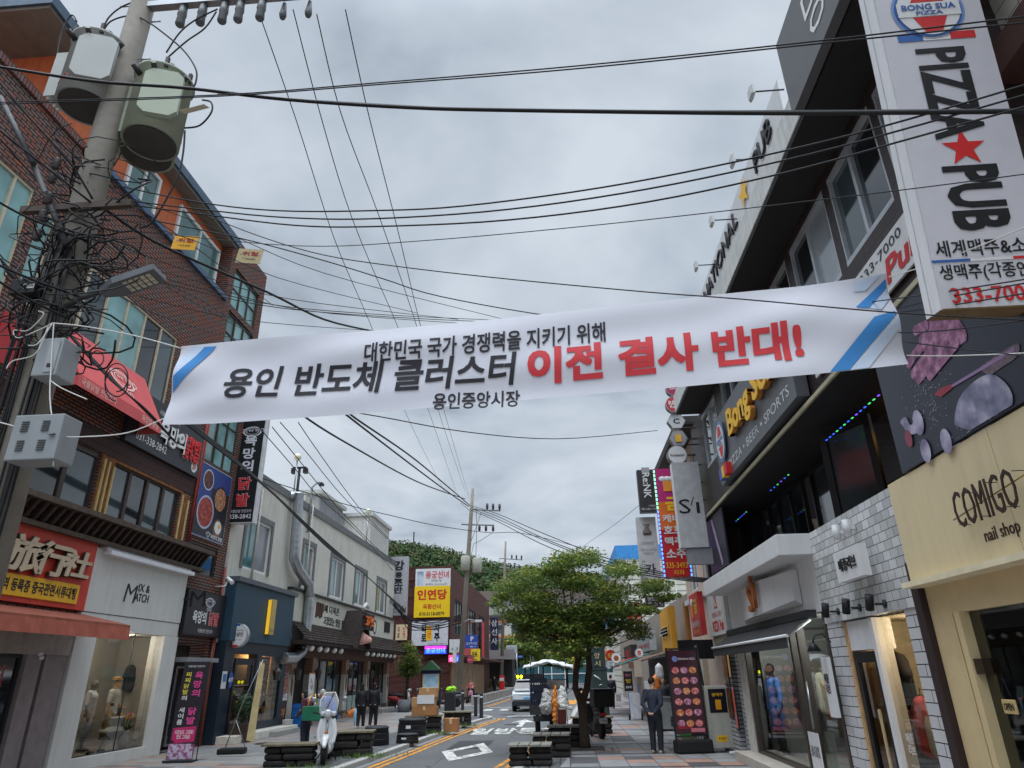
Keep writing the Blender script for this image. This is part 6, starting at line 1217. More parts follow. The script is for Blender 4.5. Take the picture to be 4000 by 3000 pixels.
def cables():
 D = lambda pts: [(x * 1.8083, y * 1.8083) for x, y in pts]
 S = 'street cables'
 W('trunk_cable', 'thickest black cable crossing the whole top of the picture', [D([(-40, 138), (200, 175), (400, 190), (620, 215), (880, 232), (1105, 238), (1600, 244), (1935, 243), (2300, 239)])], 5.8, 3.7, .018, group=S)
 W('trunk_cable', 'thin messenger wire running just above the thickest cable', [D([(470, 203), (880, 228), (1105, 235), (1600, 239), (2300, 235)])], 5.8, 3.7, .004, group=S)
 W('twin_cable', 'twisted pair of black wires rising from the pole to the top right corner', [D([(-40, 222), (470, 205), (800, 180), (1250, 142), (1780, 87), (2260, 30)]), D([(-40, 226), (470, 208), (800, 184), (1250, 148), (1780, 93), (2260, 44)])], 5.8, 3.6, .0065, group=S)
 for i, (pts, l) in enumerate((([(250, 400), (430, 437), (600, 455), (800, 455), (1000, 445), (1300, 405), (1600, 347), (1900, 275), (2260, 170)], 'uppermost'), ([(250, 430), (430, 452), (620, 470), (820, 472), (1100, 452), (1400, 408), (1700, 345), (1950, 280), (2260, 192)], 'second'), ([(260, 440), (430, 462), (640, 487), (820, 489), (1100, 475), (1400, 436), (1700, 372), (1950, 304), (2260, 218)], 'third'))):
  W('service_cable', f'{l} of the three sagging black cables rising to the right of the pizza sign', [D(pts)], 6.0, 3.7, .0075, group=S)
 W('service_cable', 'single thin wire below the three sagging cables', [D([(300, 500), (640, 531), (900, 521), (1300, 485), (1700, 440), (2000, 404), (2260, 370)])], 6.0, 3.8, .004, group=S)
 W('service_cable', 'wire passing down in front of the right half of the banner', [D([(420, 455), (560, 510), (700, 551), (870, 577), (1100, 603), (1400, 631), (1600, 646), (1940, 676), (2260, 694)])], 5.8, 4.0, .005, group=S)
 W('service_cable', 'wire dropping behind the left part of the banner top, second below the sagging ones', [D([(300, 470), (520, 515), (700, 563), (830, 603), (950, 640), (1200, 684), (1500, 715)])], 6.0, 9.5, .007, group=S)
 W('service_cable', 'pair of flat wires from the brick tower towards the banner middle', [D([(350, 610), (570, 660), (800, 682), (1080, 696), (1300, 700)]), D([(350, 600), (570, 655), (800, 678), (1080, 692)])], 7, 12, .006, group=S)
 W('feeder_cable', 'thick ribbed black cable from the pole, behind the banner, to the far pole', [D([(200, 430), (330, 520), (575, 630), (700, 690), (830, 720)])], 6.2, 14, .02, group=S)
 W('feeder_cable', 'ribbed cable leaving the banner bottom left of centre for the far pole', [D([(560, 820), (665, 905), (780, 975), (900, 1040), (1005, 1078)])], 14, 49.5, .03, group=S)
 W('feeder_cable', 'double ribbed cable leaving the banner bottom at its middle for the far pole', [D([(740, 880), (770, 905), (880, 980), (960, 1045), (1015, 1092)]), D([(735, 885), (762, 907), (870, 990), (950, 1050), (1012, 1094)])], 20, 49.5, .035, group=S)
 for pts, l in (([(555, 15), (640, 260), (720, 510), (800, 700), (880, 900), (960, 1062)], 'thinnest, leftmost'), ([(633, 20), (690, 240), (760, 470), (865, 720), (920, 870), (985, 1062)], 'second'), ([(684, 30), (735, 240), (820, 470), (905, 720), (945, 880), (1005, 1062)], 'third'), ([(746, 20), (792, 230), (860, 500), (905, 690), (960, 890), (1012, 1070)], 'rightmost')):
  W('high_voltage_line', f'{l} of the four steep overhead lines between the two poles', [D(pts)], YP, 49.8, .0075, group='overhead lines')
 W('service_cable', 'single slack wire under the banner running right to the hanging signs', [D([(640, 870), (820, 900), (1000, 932), (1200, 948), (1420, 930)])], 12, 22, .012, group=S)
 rnd = random.Random(4); lines = []
 for k in range(6):
  o = k * 5; lines.append([(0 + o, 1010 + o * 2), (120 + o, 1140 + o), (260 + o * .6, 1290 + o), (420 + o * .5, 1460 + o), (560 + o * .5, 1600), (690 + rnd.uniform(-6, 6), 1730)])
 W('cable_bundle', 'bundle of black telecom cables sloping down along the brick wall behind the banner', lines, 6.0, 15, .012, group='telecom bundles')
 W('cable_bundle', 'heavy black telecom bundle crossing the tall black sign and the white building', [[(690 + k * 3, 1610 + k * 7), (860, 1745 + k * 4), (1040 + k * 2, 1900 + k * 3), (1200, 2050 + k * 3 + 4 * (k % 2)), (1300, 2140 + k * 4), (1420, 2240), (1580, 2380 + k * 3)] for k in range(5)], 14, 44, .022, group='telecom bundles')
 W('cable_bundle', 'untidy grey cable swag between the white building and the far pole', [[(1500 + k * 12, 2330 + k * 6), (1590, 2405 + k * 6 + 7 * math.sin(k * 2)), (1690, 2425 + k * 5 + 6 * math.cos(k * 3)), (1800, 2400 + k * 5)] for k in range(8)], 44, 49.5, .028, group='telecom bundles')
 W('cable_bundle', 'four black cables falling from the far pole across the street tree to the right', [[(1840, 1975 + k * 6), (1950, 2010 + k * 10), (2150, 2095 + k * 13 + 6 * (k % 2)), (2400, 2190 + k * 11), (2640, 2245 + k * 6), (2800, 2262 + k * 5)] for k in range(4)], 49.5, 19.6, .02, group='telecom bundles')
 W('service_cable', 'four thin parallel wires slanting down past the tall black sign', [[(995, 1650), (1160, 1840), (1240, 1935), (1400, 2080), (1555, 2250)], [(1063, 1668), (1170, 1800), (1300, 1960), (1460, 2130), (1560, 2210)], [(1095, 1650), (1200, 1770), (1340, 1940), (1530, 2120)], [(1165, 1650), (1240, 1760), (1400, 1980), (1545, 2130)]], 20, 47, .016, group=S)
 W('service_cable', 'long wire from the tall black sign to the far pole crossarm', [[(850, 1790), (1030, 1870), (1350, 1970), (1520, 2012), (1700, 2052), (1900, 2080), (2050, 2085), (2330, 2155)]], 22, 48, .016, group=S)
 W('service_cable', 'thin wire from the far pole up to the grey hanging signs', [[(2240, 2160), (2400, 2050), (2495, 1975)]], 40, 25, .008, group=S)
 W('service_cable', 'bundle of brick-wall wires between the pole and the stair tower', [D([(90, 470), (230, 560), (420, 640), (560, 735)]), D([(60, 500), (260, 640), (400, 700), (555, 745)]), D([(0, 300), (150, 460), (330, 600), (540, 720)]), D([(120, 300), (260, 420), (430, 540), (590, 660)])], 6, 20, .011, group=S)
 W('service_cable', 'fan of wires running left out of the picture from the loaded pole', [D([(-40, 130), (60, 250), (150, 350), (200, 430)]), D([(-40, 250), (60, 330), (200, 440)]), D([(-30, 420), (60, 470), (190, 520)]), D([(-30, 560), (60, 600), (170, 640)]), D([(-30, 590), (50, 640), (150, 690)])], 5.0, YP - .2, .012, group=S)
 W('service_cable', 'scatter of thin wires from the loaded pole to the top edge of the banner', [D([(250, 470), (420, 520), (600, 600), (900, 676)]), D([(230, 520), (420, 590), (620, 645), (990, 690)]), D([(220, 560), (400, 600), (640, 668), (1050, 702)]), D([(260, 420), (480, 500), (700, 590), (1090, 690)]), D([(300, 640), (520, 690), (800, 714)])], 6.1, 11, .005, group=S)
 W('rope', 'white rope from the left end of the banner to the pole, hanging loose', [[(712, 1362), (520, 1310), (330, 1275), (205, 1262)], [(640, 1635), (500, 1690), (330, 1706), (200, 1700), (0, 1650)], [(210, 1265), (200, 1420), (195, 1560), (212, 1700), (208, 1820)], [(205, 1262), (150, 1290), (70, 1320), (55, 1290), (110, 1290), (170, 1230), (150, 1215)], [(205, 1262), (150, 1340), (110, 1350)], [(190, 1270), (140, 1380), (50, 1410), (25, 1440)], [(195, 1485), (230, 1510), (270, 1530), (340, 1560)]], YP - .35, YP - .45, .006, 'rope', m=mat((206, 204, 198), .8, var=0))
 W('rope', 'white ropes tying the right end of the banner beside the pizza sign', [[(3474, 1082), (3700, 1010), (4060, 865)], [(3543, 1388), (3720, 1390), (4060, 1377)]], 5.9, 4.2, .005, 'rope', m=mat((206, 204, 198), .8, var=0))
 W('service_cable', 'three wires leaving the right end of the banner across the photo panel', [[(3400, 1180), (3690, 1140), (4060, 1082)], [(3490, 1210), (3680, 1165), (4010, 1105)], [(3500, 1222), (3700, 1195), (4010, 1145)], [(3500, 1300), (3700, 1290), (4010, 1250)], [(3530, 1335), (3750, 1362), (4060, 1396)]], 5.95, 4.2, .006, group=S)
 W('cable_coil', 'hanging coil of black cable in front of the pink awning', [[(455 + 45 * math.sin(a), 1470 + 60 * math.cos(a) + 3 * a) for a in [i * .5 for i in range(26)]], [(380 + 25 * math.sin(a), 1400 + 30 * math.cos(a)) for a in [i * .6 for i in range(13)]]], 8.2, 8.4, .009, sp=2)
 for (px, py), lab, tx, col in (((718, 948), 'yellow plastic plate with red letters 위험 hung on a cable by the brick wall', '위험', (232, 170, 28)), ((970, 1000), 'pale yellowed plate with small letters hung on a cable at the stair tower', '위험', (190, 172, 132)), ((753, 395), 'tilted cream plate with faded red letters 위험 hung from the thickest cable', '위험', (206, 192, 160))):
  Yw = 8.0 if px != 753 else 5.8; c = P(px, py, Y=Yw); s = 1 if px != 753 else .8
  o = thing('warning_plate', lab, 'sign', frame(*FU, (c.x, Yw, c.z - .12 * s)) @ Matrix.Rotation(math.radians(-8 if px != 753 else 14), 4, 'Z') @ Matrix.Rotation(math.radians(0 if px != 753 else -55), 4, 'X'))
  MB().box(-.19 * s, .19 * s, 0, .24 * s, -.004, 0).ob('plate', mat(col, .5, var=.06), o, .0); text(tx, o, 0, .16 * s, .003, .07 * s, .24 * s, mat((170, 40, 36), .6, var=0), .02); text('T.1600-8600', o, 0, .07 * s, .003, .03 * s, .2 * s, BLACK, 0)
  h_ = MB(); [disc(h_, x * s, .15 * s, .004, .014 * s) for x in (-.14, .14, 0)]; h_.ob('hole', mat((150, 165, 178), .5, var=0), o)
def banner():
 Y0, Y1 = 6.0, 5.9
 TL, BLc, TR, BR = P(708, 1352, Y=Y0), P(634, 1658, Y=Y0), P(3462, 1070, Y=Y1), P(3548, 1420, Y=Y1)
 def f(u, v):
  a = TL.lerp(TR, u); b = BLc.lerp(BR, u); p = b.lerp(a, v); sag = math.sin(u * math.pi)
  p = p + Vector((0, 0, -.055 * sag - .012 * math.sin(u * 9) * (1 - v)))
  edge = (1 - abs(2 * u - 1)) ; e2 = max(0, 1 - min(u, 1 - u) / .3)
  d = .018 * math.sin(13 * u + 9 * v) * (.25 + e2) + .016 * math.sin(22 * u - 11 * v) * e2 + .008 * math.sin(5 * u - 13 * v + 2 * u * v) + .007 * math.sin(31 * u + 5 * v) * e2 + .012 * math.sin(3 * u + 5 * v)
  return p + Vector((0, d, 0))
 t = thing('street_banner', 'long white protest banner with black and red Korean letters strung across the street', 'banner', TL.lerp(BR, .5))
 o0 = TL.lerp(BR, .5); n, m = 150, 26
 b = MB(); b.add([f(i / n, j / m) - o0 for j in range(m + 1) for i in range(n + 1)], [(j * (n + 1) + i, j * (n + 1) + i + 1, (j + 1) * (n + 1) + i + 1, (j + 1) * (n + 1) + i) for j in range(m) for i in range(n)], True)
 cl = mat((212, 212, 220), .55, var=.015, scale=.6); b.ob('cloth', cl, t)
 def inv(px, py):
  r = P(px, py, Y=5.95); lo = Vector((px, py)); u, v = .5, .5
  L0, L1, R0, R1 = Vector((708, 1352)), Vector((634, 1658)), Vector((3462, 1070)), Vector((3548, 1420))
  for _ in range(30):
   a = L0.lerp(R0, u); c = L1.lerp(R1, u); q = c.lerp(a, v) ; e = lo - q
   du = (R0.lerp(R1, 1 - v) - L0.lerp(L1, 1 - v)); dv = a - c; det = du.x * dv.y - du.y * dv.x
   u += (e.x * dv.y - e.y * dv.x) / det; v += (du.x * e.y - du.y * e.x) / det
  return u, v
 def cut(me, mapf, off=.007):
  bm = bmesh.new(); bm.from_mesh(me)
  for ax, rng in ((0, [i / 150 for i in range(1, 150)]), (1, [j / 26 for j in range(1, 26)])):
   lo = min(v.co[ax] for v in bm.verts); hi = max(v.co[ax] for v in bm.verts); no = Vector((1, 0, 0)) if ax == 0 else Vector((0, 1, 0))
   for c in rng:
    if lo < c < hi: bmesh.ops.bisect_plane(bm, geom=bm.verts[:] + bm.edges[:] + bm.faces[:], plane_co=no * c, plane_no=no, dist=1e-6)
  for v in bm.verts: v.co = mapf(v.co.x, v.co.y) - o0 + Vector((0, -off - v.co.z, 0))
  bm.to_mesh(me); bm.free(); return me
 def line(s, pl, pr, hpx, m_, bold, shear=0):
  (u0, v0), (u1, v1) = inv(*pl), inv(*pr); me = text_mesh(s, bold, 3, shear); co = [v.co.copy() for v in me.vertices]
  x0, x1 = min(c.x for c in co), max(c.x for c in co); y0, y1 = min(c.y for c in co), max(c.y for c in co); hv = hpx / 335
  for v, c in zip(me.vertices, co):
   a = (c.x - x0) / (x1 - x0); v.co = Vector((u0 + (u1 - u0) * a, v0 + (v1 - v0) * a + ((c.y - y0) / (y1 - y0) - .5) * hv, c.z * .1))
  cut(me, f); me.materials.clear(); me.materials.append(m_); ob = bpy.data.objects.new('lettering', me); COL.objects.link(ob); ob.parent = t
 ink = mat((34, 32, 40), .6, var=.03); red = mat((206, 56, 62), .6, var=.03)
 line('대한민국 국가 경쟁력을 지키기 위해', (1460, 1367), (2403, 1280), 80, ink, .02); line('용인 반도체 클러스터', (890, 1495), (2062, 1420), 128, ink, .024, .1)
 line('이전 결사 반대!', (2105, 1418), (3152, 1318), 142, red, .045); line('용인중앙시장', (1735, 1548), (2078, 1535), 66, ink, .02)
 bl = mat((64, 136, 200), .6, var=.04); pb = mat((196, 210, 228), .6, var=.04)
 for pts, m_ in (([(806, 1354), (857, 1351), (661, 1536), (676, 1478)], bl), ([(755, 1354), (806, 1354), (676, 1478), (692, 1415)], pb), ([(3460, 1090), (3478, 1120), (3400, 1205), (3350, 1200)], bl), ([(3490, 1225), (3505, 1235), (3330, 1450), (3258, 1455), (3415, 1245)], bl), ([(3340, 1100), (3440, 1072), (3390, 1130), (3345, 1135)], pb), ([(3479, 1122), (3488, 1165), (3445, 1215), (3402, 1206)], pb), ([(3508, 1240), (3522, 1290), (3405, 1448), (3334, 1450)], pb)):
  uv = [inv(*p) for p in pts]; me = bpy.data.meshes.new('stripe'); me.from_pydata([(max(.002, min(.998, u)), max(.004, min(.996, v)), 0) for u, v in uv], [], [tuple(range(len(uv)))]); cut(me, f, .008); me.materials.append(m_); ob = bpy.data.objects.new('stripe', me); COL.objects.link(ob); ob.parent = t
utility_pole(); cables(); banner()
# ---------------------------------------------------------------- right side beyond the pub
def FV(Y, xl, xr, yb, yt):
 p, q = P(xl, yb, Y=Y), P(xr, yb, Y=Y); z1 = P((xl + xr) / 2, yt, Y=Y).z
 return frame(*FU, ((p.x + q.x) / 2, Y, p.z)), q.x - p.x, z1 - p.z
def disc_sign(name, label, Y, cx, cy, rpx, col, texts, n=36, rim=None, emis=None):
 c = P(cx, cy, Y=Y); r = (P(cx + rpx, cy, Y=Y) - c).length; t = thing(name, label, 'sign', frame(*FU, (c.x, Y, c.z - r)))
 MB().lathe([(r, -.18), (r, 0)], n, Matrix.Translation((0, r, 0)), n > 8).ob('case', rim or STEEL, t); b = MB(); disc(b, 0, r, .004, r * .92, n); b.ob('face', mat(col, .45, var=.03), t)
 for s, fy, fh, fw, m in texts: text(s, t, 0, r * (1 + fy), .008, r * fh, r * fw, m, .02)
 MB().box(r, r + .25, r - .02, r + .02, -.12, -.08).ob('bracket', DARK, t); return t, r
def FRd(a, b, X, d): M, w, h = FR(a, b, X); return Matrix.Translation((d, 0, 0)) @ M, w, h
def right_far():
 # entrance of the pub stairs
 t = thing('pub_entrance', 'narrow pub stair entrance with a pale fascia, red pizza slice and white stone piers', 'shopfront', frame(*RU, (XR, 18.5, 0)))
 MB().box(-1.0, .95, 2.62, 3.72, -.3, .1).ob('fascia', mat((196, 196, 192), .6, streak=.15), t); text('BEER & SOJU', t, 0, 3.1, .104, .16, 1.1, RED, .0); text('PIZZA Pub', t, 0, 2.84, .104, .26, 1.3, RED, .04)
 s = MB(); s.add([(-.2, 3.26, .105), (.2, 3.26, .105), (0, 3.68, .105)], [(0, 1, 2)]); s.ob('slice', RED, t); s = MB(); s.add([(-.1, 3.3, .108), (.1, 3.3, .108), (0, 3.52, .108)], [(0, 1, 2)]); s.ob('slice_face', W2, t)
 MB().box(-.2, .5, 0, 2.4, -.3, .06).ob('stone_pier', bricks((190, 190, 190), (160, 162, 164), (84, 84, 84), .28, .09, .014), t); MB().box(-1.0, -.2, 0, 2.62, -.8, -.6).ob('dark_stair', mat((36, 34, 38), .7), t); MB().box(.5, .95, 0, 2.6, -.4, -.3).ob('grey_door', mat((112, 124, 130), .5), t); MB().box(-1.0, .95, 2.4, 2.618, -.3, .05).ob('lintel', mat((150, 140, 120), .7, streak=.2), t)
 for i, (x, y0, y1, cols, lab) in enumerate(((.15, 1.45, 2.2, ((38, 34, 34), (120, 76, 40), (210, 190, 150)), 'tall dark poster of a beer bottle'), (.17, .75, 1.4, ((26, 22, 22), (90, 56, 30), (190, 110, 40)), 'dark pizza poster'), (.62, 1.6, 2.4, ((214, 130, 50), (236, 200, 120)), 'orange paper notice'), (.66, .5, 1.5, ((190, 196, 206), (206, 60, 60), (220, 190, 60)), 'long colourful bottle poster'))):
  q, w, h = fs('poster', lab + ' on the white stone pier of the pub entrance', (frame(*RU, (3.92, 18.5 - x, y0)), .5 if i < 2 else .24, y1 - y0), mat((40, 36, 40), .5), (), .02, cat='poster'); MB().rect(-w * .4, w * .4, h * .06, h * .94, .004).ob('print', spots(cols, 6), q)
  if i == 0: k = MB(); k.lathe([(.06, .0), (.062, .3), (.022, .48), (.022, .58)], 12, Matrix.Translation((0, .06, .01)) @ Matrix.Rotation(-math.pi / 2, 4, 'X') @ Matrix.Diagonal((1, .15, 1, 1))); k.ob('bottle', mat((120, 66, 24), .3), q)
 a = thing('air_conditioner', 'dusty white outdoor air-conditioning unit with a beer poster, beside the menu board', 'air conditioner', frame(*FU, (3.55, 18.6, 0)) @ Matrix.Rotation(math.radians(14), 4, 'Y'))
 cb = mat((178, 176, 166), .55, var=.08, streak=.25); MB().box(-.2, .42, .08, 1.45, -.36, 0).ob('case', cb, a, .015); l = MB(); [l.box(-.215, -.2, .2 + .07 * i, .24 + .07 * i, -.3, -.06) for i in range(17)]; l.ob('louvre', DARK, a); MB().box(-.15, -.1, 0, .08, -.3, -.05).box(.3, .36, 0, .08, -.3, -.05).ob('foot', GREY, a)
 MB().rect(-.1, .36, .85, 1.38, .004).ob('poster', mat((26, 28, 40), .4), a); MB().box(.06, .2, .92, 1.14, .005, .02).ob('beer_glass', mat((224, 160, 40), .4), a); text('생맥주', a, .13, 1.25, .008, .08, .3, YL, .02); MB().rect(0, .26, .22, .36, .004).ob('label', YL, a); text('주차금지', a, .13, .29, .006, .06, .2, BLACK, .01)
 MB().tube([(.42, .3, .02), (.75, .2, .1), (.6, .02, .3), (.1, .02, .35)], .03).ob('hose', W2, a)
 # menu board
 g = P(2712, 2945, Z=0); m = thing('menu_board', 'tall dark maroon menu board with rows of pizza pictures on a black wheeled base', 'menu board', frame(*FU, (g.x, g.y, 0)) @ Matrix.Rotation(math.radians(10), 4, 'Y') @ Matrix.Rotation(math.radians(-3), 4, 'X'))
 w, h = .74, 2.28; MB().box(-w / 2, w / 2, .42, h, -.02, 0).ob('panel', mat((62, 26, 40), .5, var=.08), m); f = MB(); [f.box(x - .015, x + .015, .05, h + .06, -.05, .012) for x in (-w / 2 - .02, w / 2 + .02)]; f.box(-w / 2, w / 2, h + .02, h + .05, -.05, .01).box(-w / 2, w / 2, .36, .39, -.05, .01).ob('frame', BLACK, m)
 MB().box(-w / 2 - .02, w / 2 + .12, .0, .3, -.35, .06).ob('base', RUB, m, .05); MB().tube([(w / 2 + .05, .4, -.1), (w / 2 + .02, h + .1, -.06)], .03).tube([(w / 2 + .06, h + .12, -.1), (w / 2 + .3, .3, -.4)], .025).ob('strut', mat((60, 60, 62), .4, .4), m)
 pc = [spots(c, 16) for c in (((120, 30, 40), (206, 110, 110), (226, 170, 160)), ((110, 50, 30), (206, 120, 70), (230, 190, 150)), ((90, 40, 60), (180, 110, 140), (220, 190, 200)))]; ims = [MB(), MB(), MB()]
 for r in range(6):
  for c in range(3): x = (c - 1) * .22; y = 1.82 - r * .235; ims[(r + c * 2) % 3].prism([(x + .095 * math.cos(a_) * (1 if abs(math.cos(a_)) < .8 else 1.0), y + .075 * math.sin(a_)) for a_ in [i * math.pi / 8 for i in range(16)]], .002, .004)
 for b, q in zip(ims, pc): b.ob('picture', q, m)
 k = MB(); disc(k, -.2, 2.08, .004, .07); k.ob('emblem', mat((120, 130, 190), .5), m); text('BONGSUA PIZZA', m, .1, 2.08, .004, .05, .44, W2, .01); text('PIZZA & PUB', m, -.14, .56, .006, .06, .36, RED, .02); MB().rect(.0, .34, .46, .54, .004).ob('strip', mat((196, 110, 120), .5), m)
 p = FV(19.7, 2652, 2788, 2576, 2500); t, w, h = fs('screen', 'blank black screen box hung above the menu board', p, NEARBLK, (), .16); MB().box(w / 2, w / 2 + .3, h * .4, h * .6, -.12, -.06).ob('bracket', DARK, t)
 # peach building
 b = thing('peach_building', 'peach rendered building with dark pitched roof edge, left of the pub', 'building', frame(*RU, (4.3, 0, 0))); pe = mat((206, 184, 170), .75, var=.05, streak=.2)
 holes = [(-21.6, -20.2, 4.2, 6.4), (-24.0, -22.6, 4.2, 6.4), (-21.4, -20.2, 7, 8.3)]
 wall(b, -24.8, -19.5, 0, 8.6, holes, pe, deep=7); [window(b, *h_, -.05, 2, 1, WHITE, PANE) for h_ in holes]
 zr = P(2540, 1812, X=3.7).z; MB().box(-25.2, -19.4, 8.602, 8.85, -7, .62).ob('roof', mat((54, 48, 46), .7), b); MB().box(-24.78, -19.5, 3.85, 4.0, -.1, .12).ob('band', W2, b); MB().tube([(-19.75, 0, .1), (-19.75, 8.5, .1)], .06).ob('drain_pipe', mat((150, 160, 150), .5), b)
 MB().box(-24.7, -22.6, 0, 2.6, -.2, .15).ob('beige_pier', mat((186, 176, 156), .7), b); MB().box(-22.5, -19.6, 0, 2.7, -.6, -.5).ob('dark_shop', mat((46, 36, 30), .6), b)
 t, w, h = fs('shop_sign', 'pink and orange box sign with a beer mug and yellow 금, on the peach building', FRd((2689, 2330), (2742, 2478), 3.75, .15), mat((206, 60, 60), .45, var=.35, scale=1.2), [('금', .68, .68, .34, .34, YL, .05), ('케바호프맥주소주', .5, .27, .16, .8, W2, .02), ('335-3492', .5, .1, .08, .6, YL, .0)], .15)
 MB().box(-.3 * w, -.12 * w, h * .45, h * .75, .004, .02).ob('beer_mug', mat((226, 150, 50), .5), t); q = MB(); q.ball((-.21 * w, h * .8, .01), (.16 * w, .1 * h, .02)); q.ob('foam', W2, t)
 t, w, h = fs('projecting_sign', 'tall red and magenta projecting sign edged with blue lights, 호프 맥주 소주', FV(20.0, 2592, 2697, 2258, 1838), mat((190, 34, 36), .45), (), .25)
 MB().rect(-w / 2, w / 2, h * .68, h, .003).ob('magenta_field', mat((180, 40, 110), .45, var=.05), t); MB().rect(-w / 2, w / 2, h * .42, h * .68, .004).ob('orange_field', mat((226, 110, 36), .45, var=.25, scale=1.5), t)
 put(t, w, h, [('금', .62, .66, .13, .62, YL, .05), ('케바', .5, .525, .075, .7, W2, .03), ('호프', .5, .42, .075, .7, W2, .03), ('맥주', .5, .315, .075, .7, W2, .03), ('소주', .52, .2, .085, .74, W2, .03), ('335-3492', .5, .1, .05, .8, YL, .0), ('지하', .55, .035, .045, .4, YL, .0)], .01)
 MB().box(-.2 * w, .25 * w, h * .78, h * .88, .005, .02).ob('beer_mug', mat((224, 140, 50), .5), t); q = MB(); [q.ball((x * w, h * .9, .01), (.15 * w, .025 * h, .02)) for x in (-.2, 0, .2)]; q.ob('foam', W2, t)
 ld = MB(); n = 26
 for i in range(n):
  for x in (-w / 2, w / 2): ld.cur = 0 if i < 16 else 1; ld.box(x - .018, x + .018, h * i / n, h * i / n + .07, .0, .03)
 ld.ob('edge_lights', [emit((60, 130, 255), 3), emit((90, 230, 170), 3)], t)
 t, w, h = fs('projecting_sign', 'tall grey metal projecting sign with black letters S1', FV(18.3, 2654, 2762, 2147, 1816), mat((176, 176, 178), .45, .1, streak=.15), [("S", .3, .47, .17, .42, BLACK, .0), ("1", .78, .45, .13, .12, BLACK, .03), ("/", .6, .53, .1, .16, BLACK, -.01)], .3)
 MB().box(-w / 2 - .005, -w / 2 - .001, 0, h, -.3, 0).ob('edge', W2, t); MB().box(-w * .3, w * .6, -.42, -.02, -.2, -.05).ob('bracket_box', GREY, t)
 disc_sign('round_sign', 'round white beer sign lettered Krombacher above the grey S1 sign', 18.4, 2646, 1776, 39, (206, 204, 204), [('Krombacher', -.05, .26, 1.4, BLACK)]); k, r = disc_sign('hexagon_sign', 'six-sided grey sign with a glass of beer above the round white beer sign', 18.5, 2650, 1712, 38, (150, 150, 152), [], 6); MB().box(-.08, .08, r * .6, r * 1.4, .01, .03).ob('beer_glass', mat((224, 176, 60), .4), k)
 disc_sign('hexagon_sign', 'pale six-sided sign with a black mark C under the round red sign', 18.6, 2642, 1645, 36, (190, 190, 190), [('C', .0, .6, .7, BLACK)], 6); disc_sign('round_sign', 'round red beer sign lettered RED Rock', 18.5, 2634, 1579, 34, (176, 44, 50), [('RED', .18, .5, 1.3, W2), ('Rock', -.3, .35, 1.0, W2)]); disc_sign('round_sign', 'round magenta sign topmost in the column of beer signs', 18.6, 2634, 1516, 33, (150, 30, 70), [('CRAFT BEER', -.1, .2, 1.2, W2)])
 fr = MB(); [fr.tube([(3.35, 18.62, z), (4.25, 18.62, z + .0)], .02) for z in (6.1, 6.6, 7.1, 7.7, 8.2)]; fr.tube([(3.62, 18.64, 5.6), (3.6, 18.64, 8.4)], .025); tag(fr.ob('steel_rack', DARK, None), 'dark steel frame carrying the column of beer signs', 'frame')
 fs('projecting_sign', 'black projecting sign with sideways letters Re:NK and 031.336.1114', FV(24, 2499, 2567, 2008, 1843), mat((48, 46, 48), .45), [('031.336.1114', .5, .07, .05, .86, W2, .0), ('리엔케이', .7, .14, .04, .4, W2, 0)], .3)
 tt = [x for x in COL.objects if x.name.startswith('projecting_sign') and 'Re:NK' in x.get('label', '')][0]; text('Re:NK', tt, 0, .95, .008, .26, .92, W2, .015, rot=-math.pi / 2); MB().box(-.14, .14, 1.42, 1.6, .002, .008).ob('mark', mat((150, 150, 150), .5), tt)
 t, w, h = fs('projecting_sign', 'pale grey projecting sign with a coffee pot drawing, CAFERO and 카', FV(24.3, 2506, 2583, 2300, 2026), mat((190, 190, 192), .45), [('CAFERO', .5, .62, .045, .6, GREY, 0), ('REAL ROASTING\nHAND DRIP', .5, .5, .085, .8, GREY, -.002), ('카', .5, .25, .16, .55, DARK, .02), ('페', .5, .06, .12, .5, DARK, .02)], .3); MB().lathe([(.14, 0), (.16, .1), (.1, .2), (.07, .26), (.13, .38)], 16, Matrix.Translation((0, h * .74, .0)) @ Matrix.Rotation(-math.pi / 2, 4, 'X') @ Matrix.Diagonal((1, .2, 1, 1))).ob('coffee_pot', mat((120, 110, 104), .4), t)
 t, w, h = fs('projecting_sign', 'dark grey sign lettered 핸드드립 로스팅', FV(26, 2522, 2593, 2374, 2330), mat((66, 64, 66), .5), [('핸드드립', .5, .7, .36, .82, W2, .0), ('로 스 팅', .5, .26, .36, .82, W2, .0)], .3)
 t, w, h = fs('convenience_sign', 'green framed white sign with an orange and red numeral 7', FV(33, 2458, 2506, 2398, 2345), mat((36, 84, 60), .5), (), .3); MB().rect(-w * .42, w * .42, h * .1, h * .9, .004).ob('field', W2, t); MB().prism([(-w * .28, h * .62), (w * .28, h * .62), (w * .28, h * .78), (-w * .28, h * .78)], .006, .01).ob('numeral_top', mat((226, 110, 40), .5), t); MB().prism([(w * .08, h * .62), (w * .28, h * .62), (w * .02, h * .2), (-w * .16, h * .2)], .006, .011).ob('numeral_leg', RED, t)
 fs('convenience_sign', 'red sign lettered 24시간편의점 under the numeral 7 sign', FV(33, 2453, 2508, 2439, 2402), RED, [('24시간편의점', .5, .5, .34, .86, W2, .01)], .3)
 t, w, h = fs('projecting_sign', 'white and blue clinic sign lettered GN behind the street tree', FV(38, 2366, 2430, 2465, 2372), W2, [('GN', .74, .62, .26, .36, mat((60, 120, 130), .5), .02), ('카파', .28, .85, .14, .36, RED, .02), ('안경', .74, .2, .22, .36, BL, .02)], .3); MB().rect(-w / 2, 0, h * .2, h * .72, .004).ob('blue_field', mat((50, 140, 206), .5, var=.05), t)
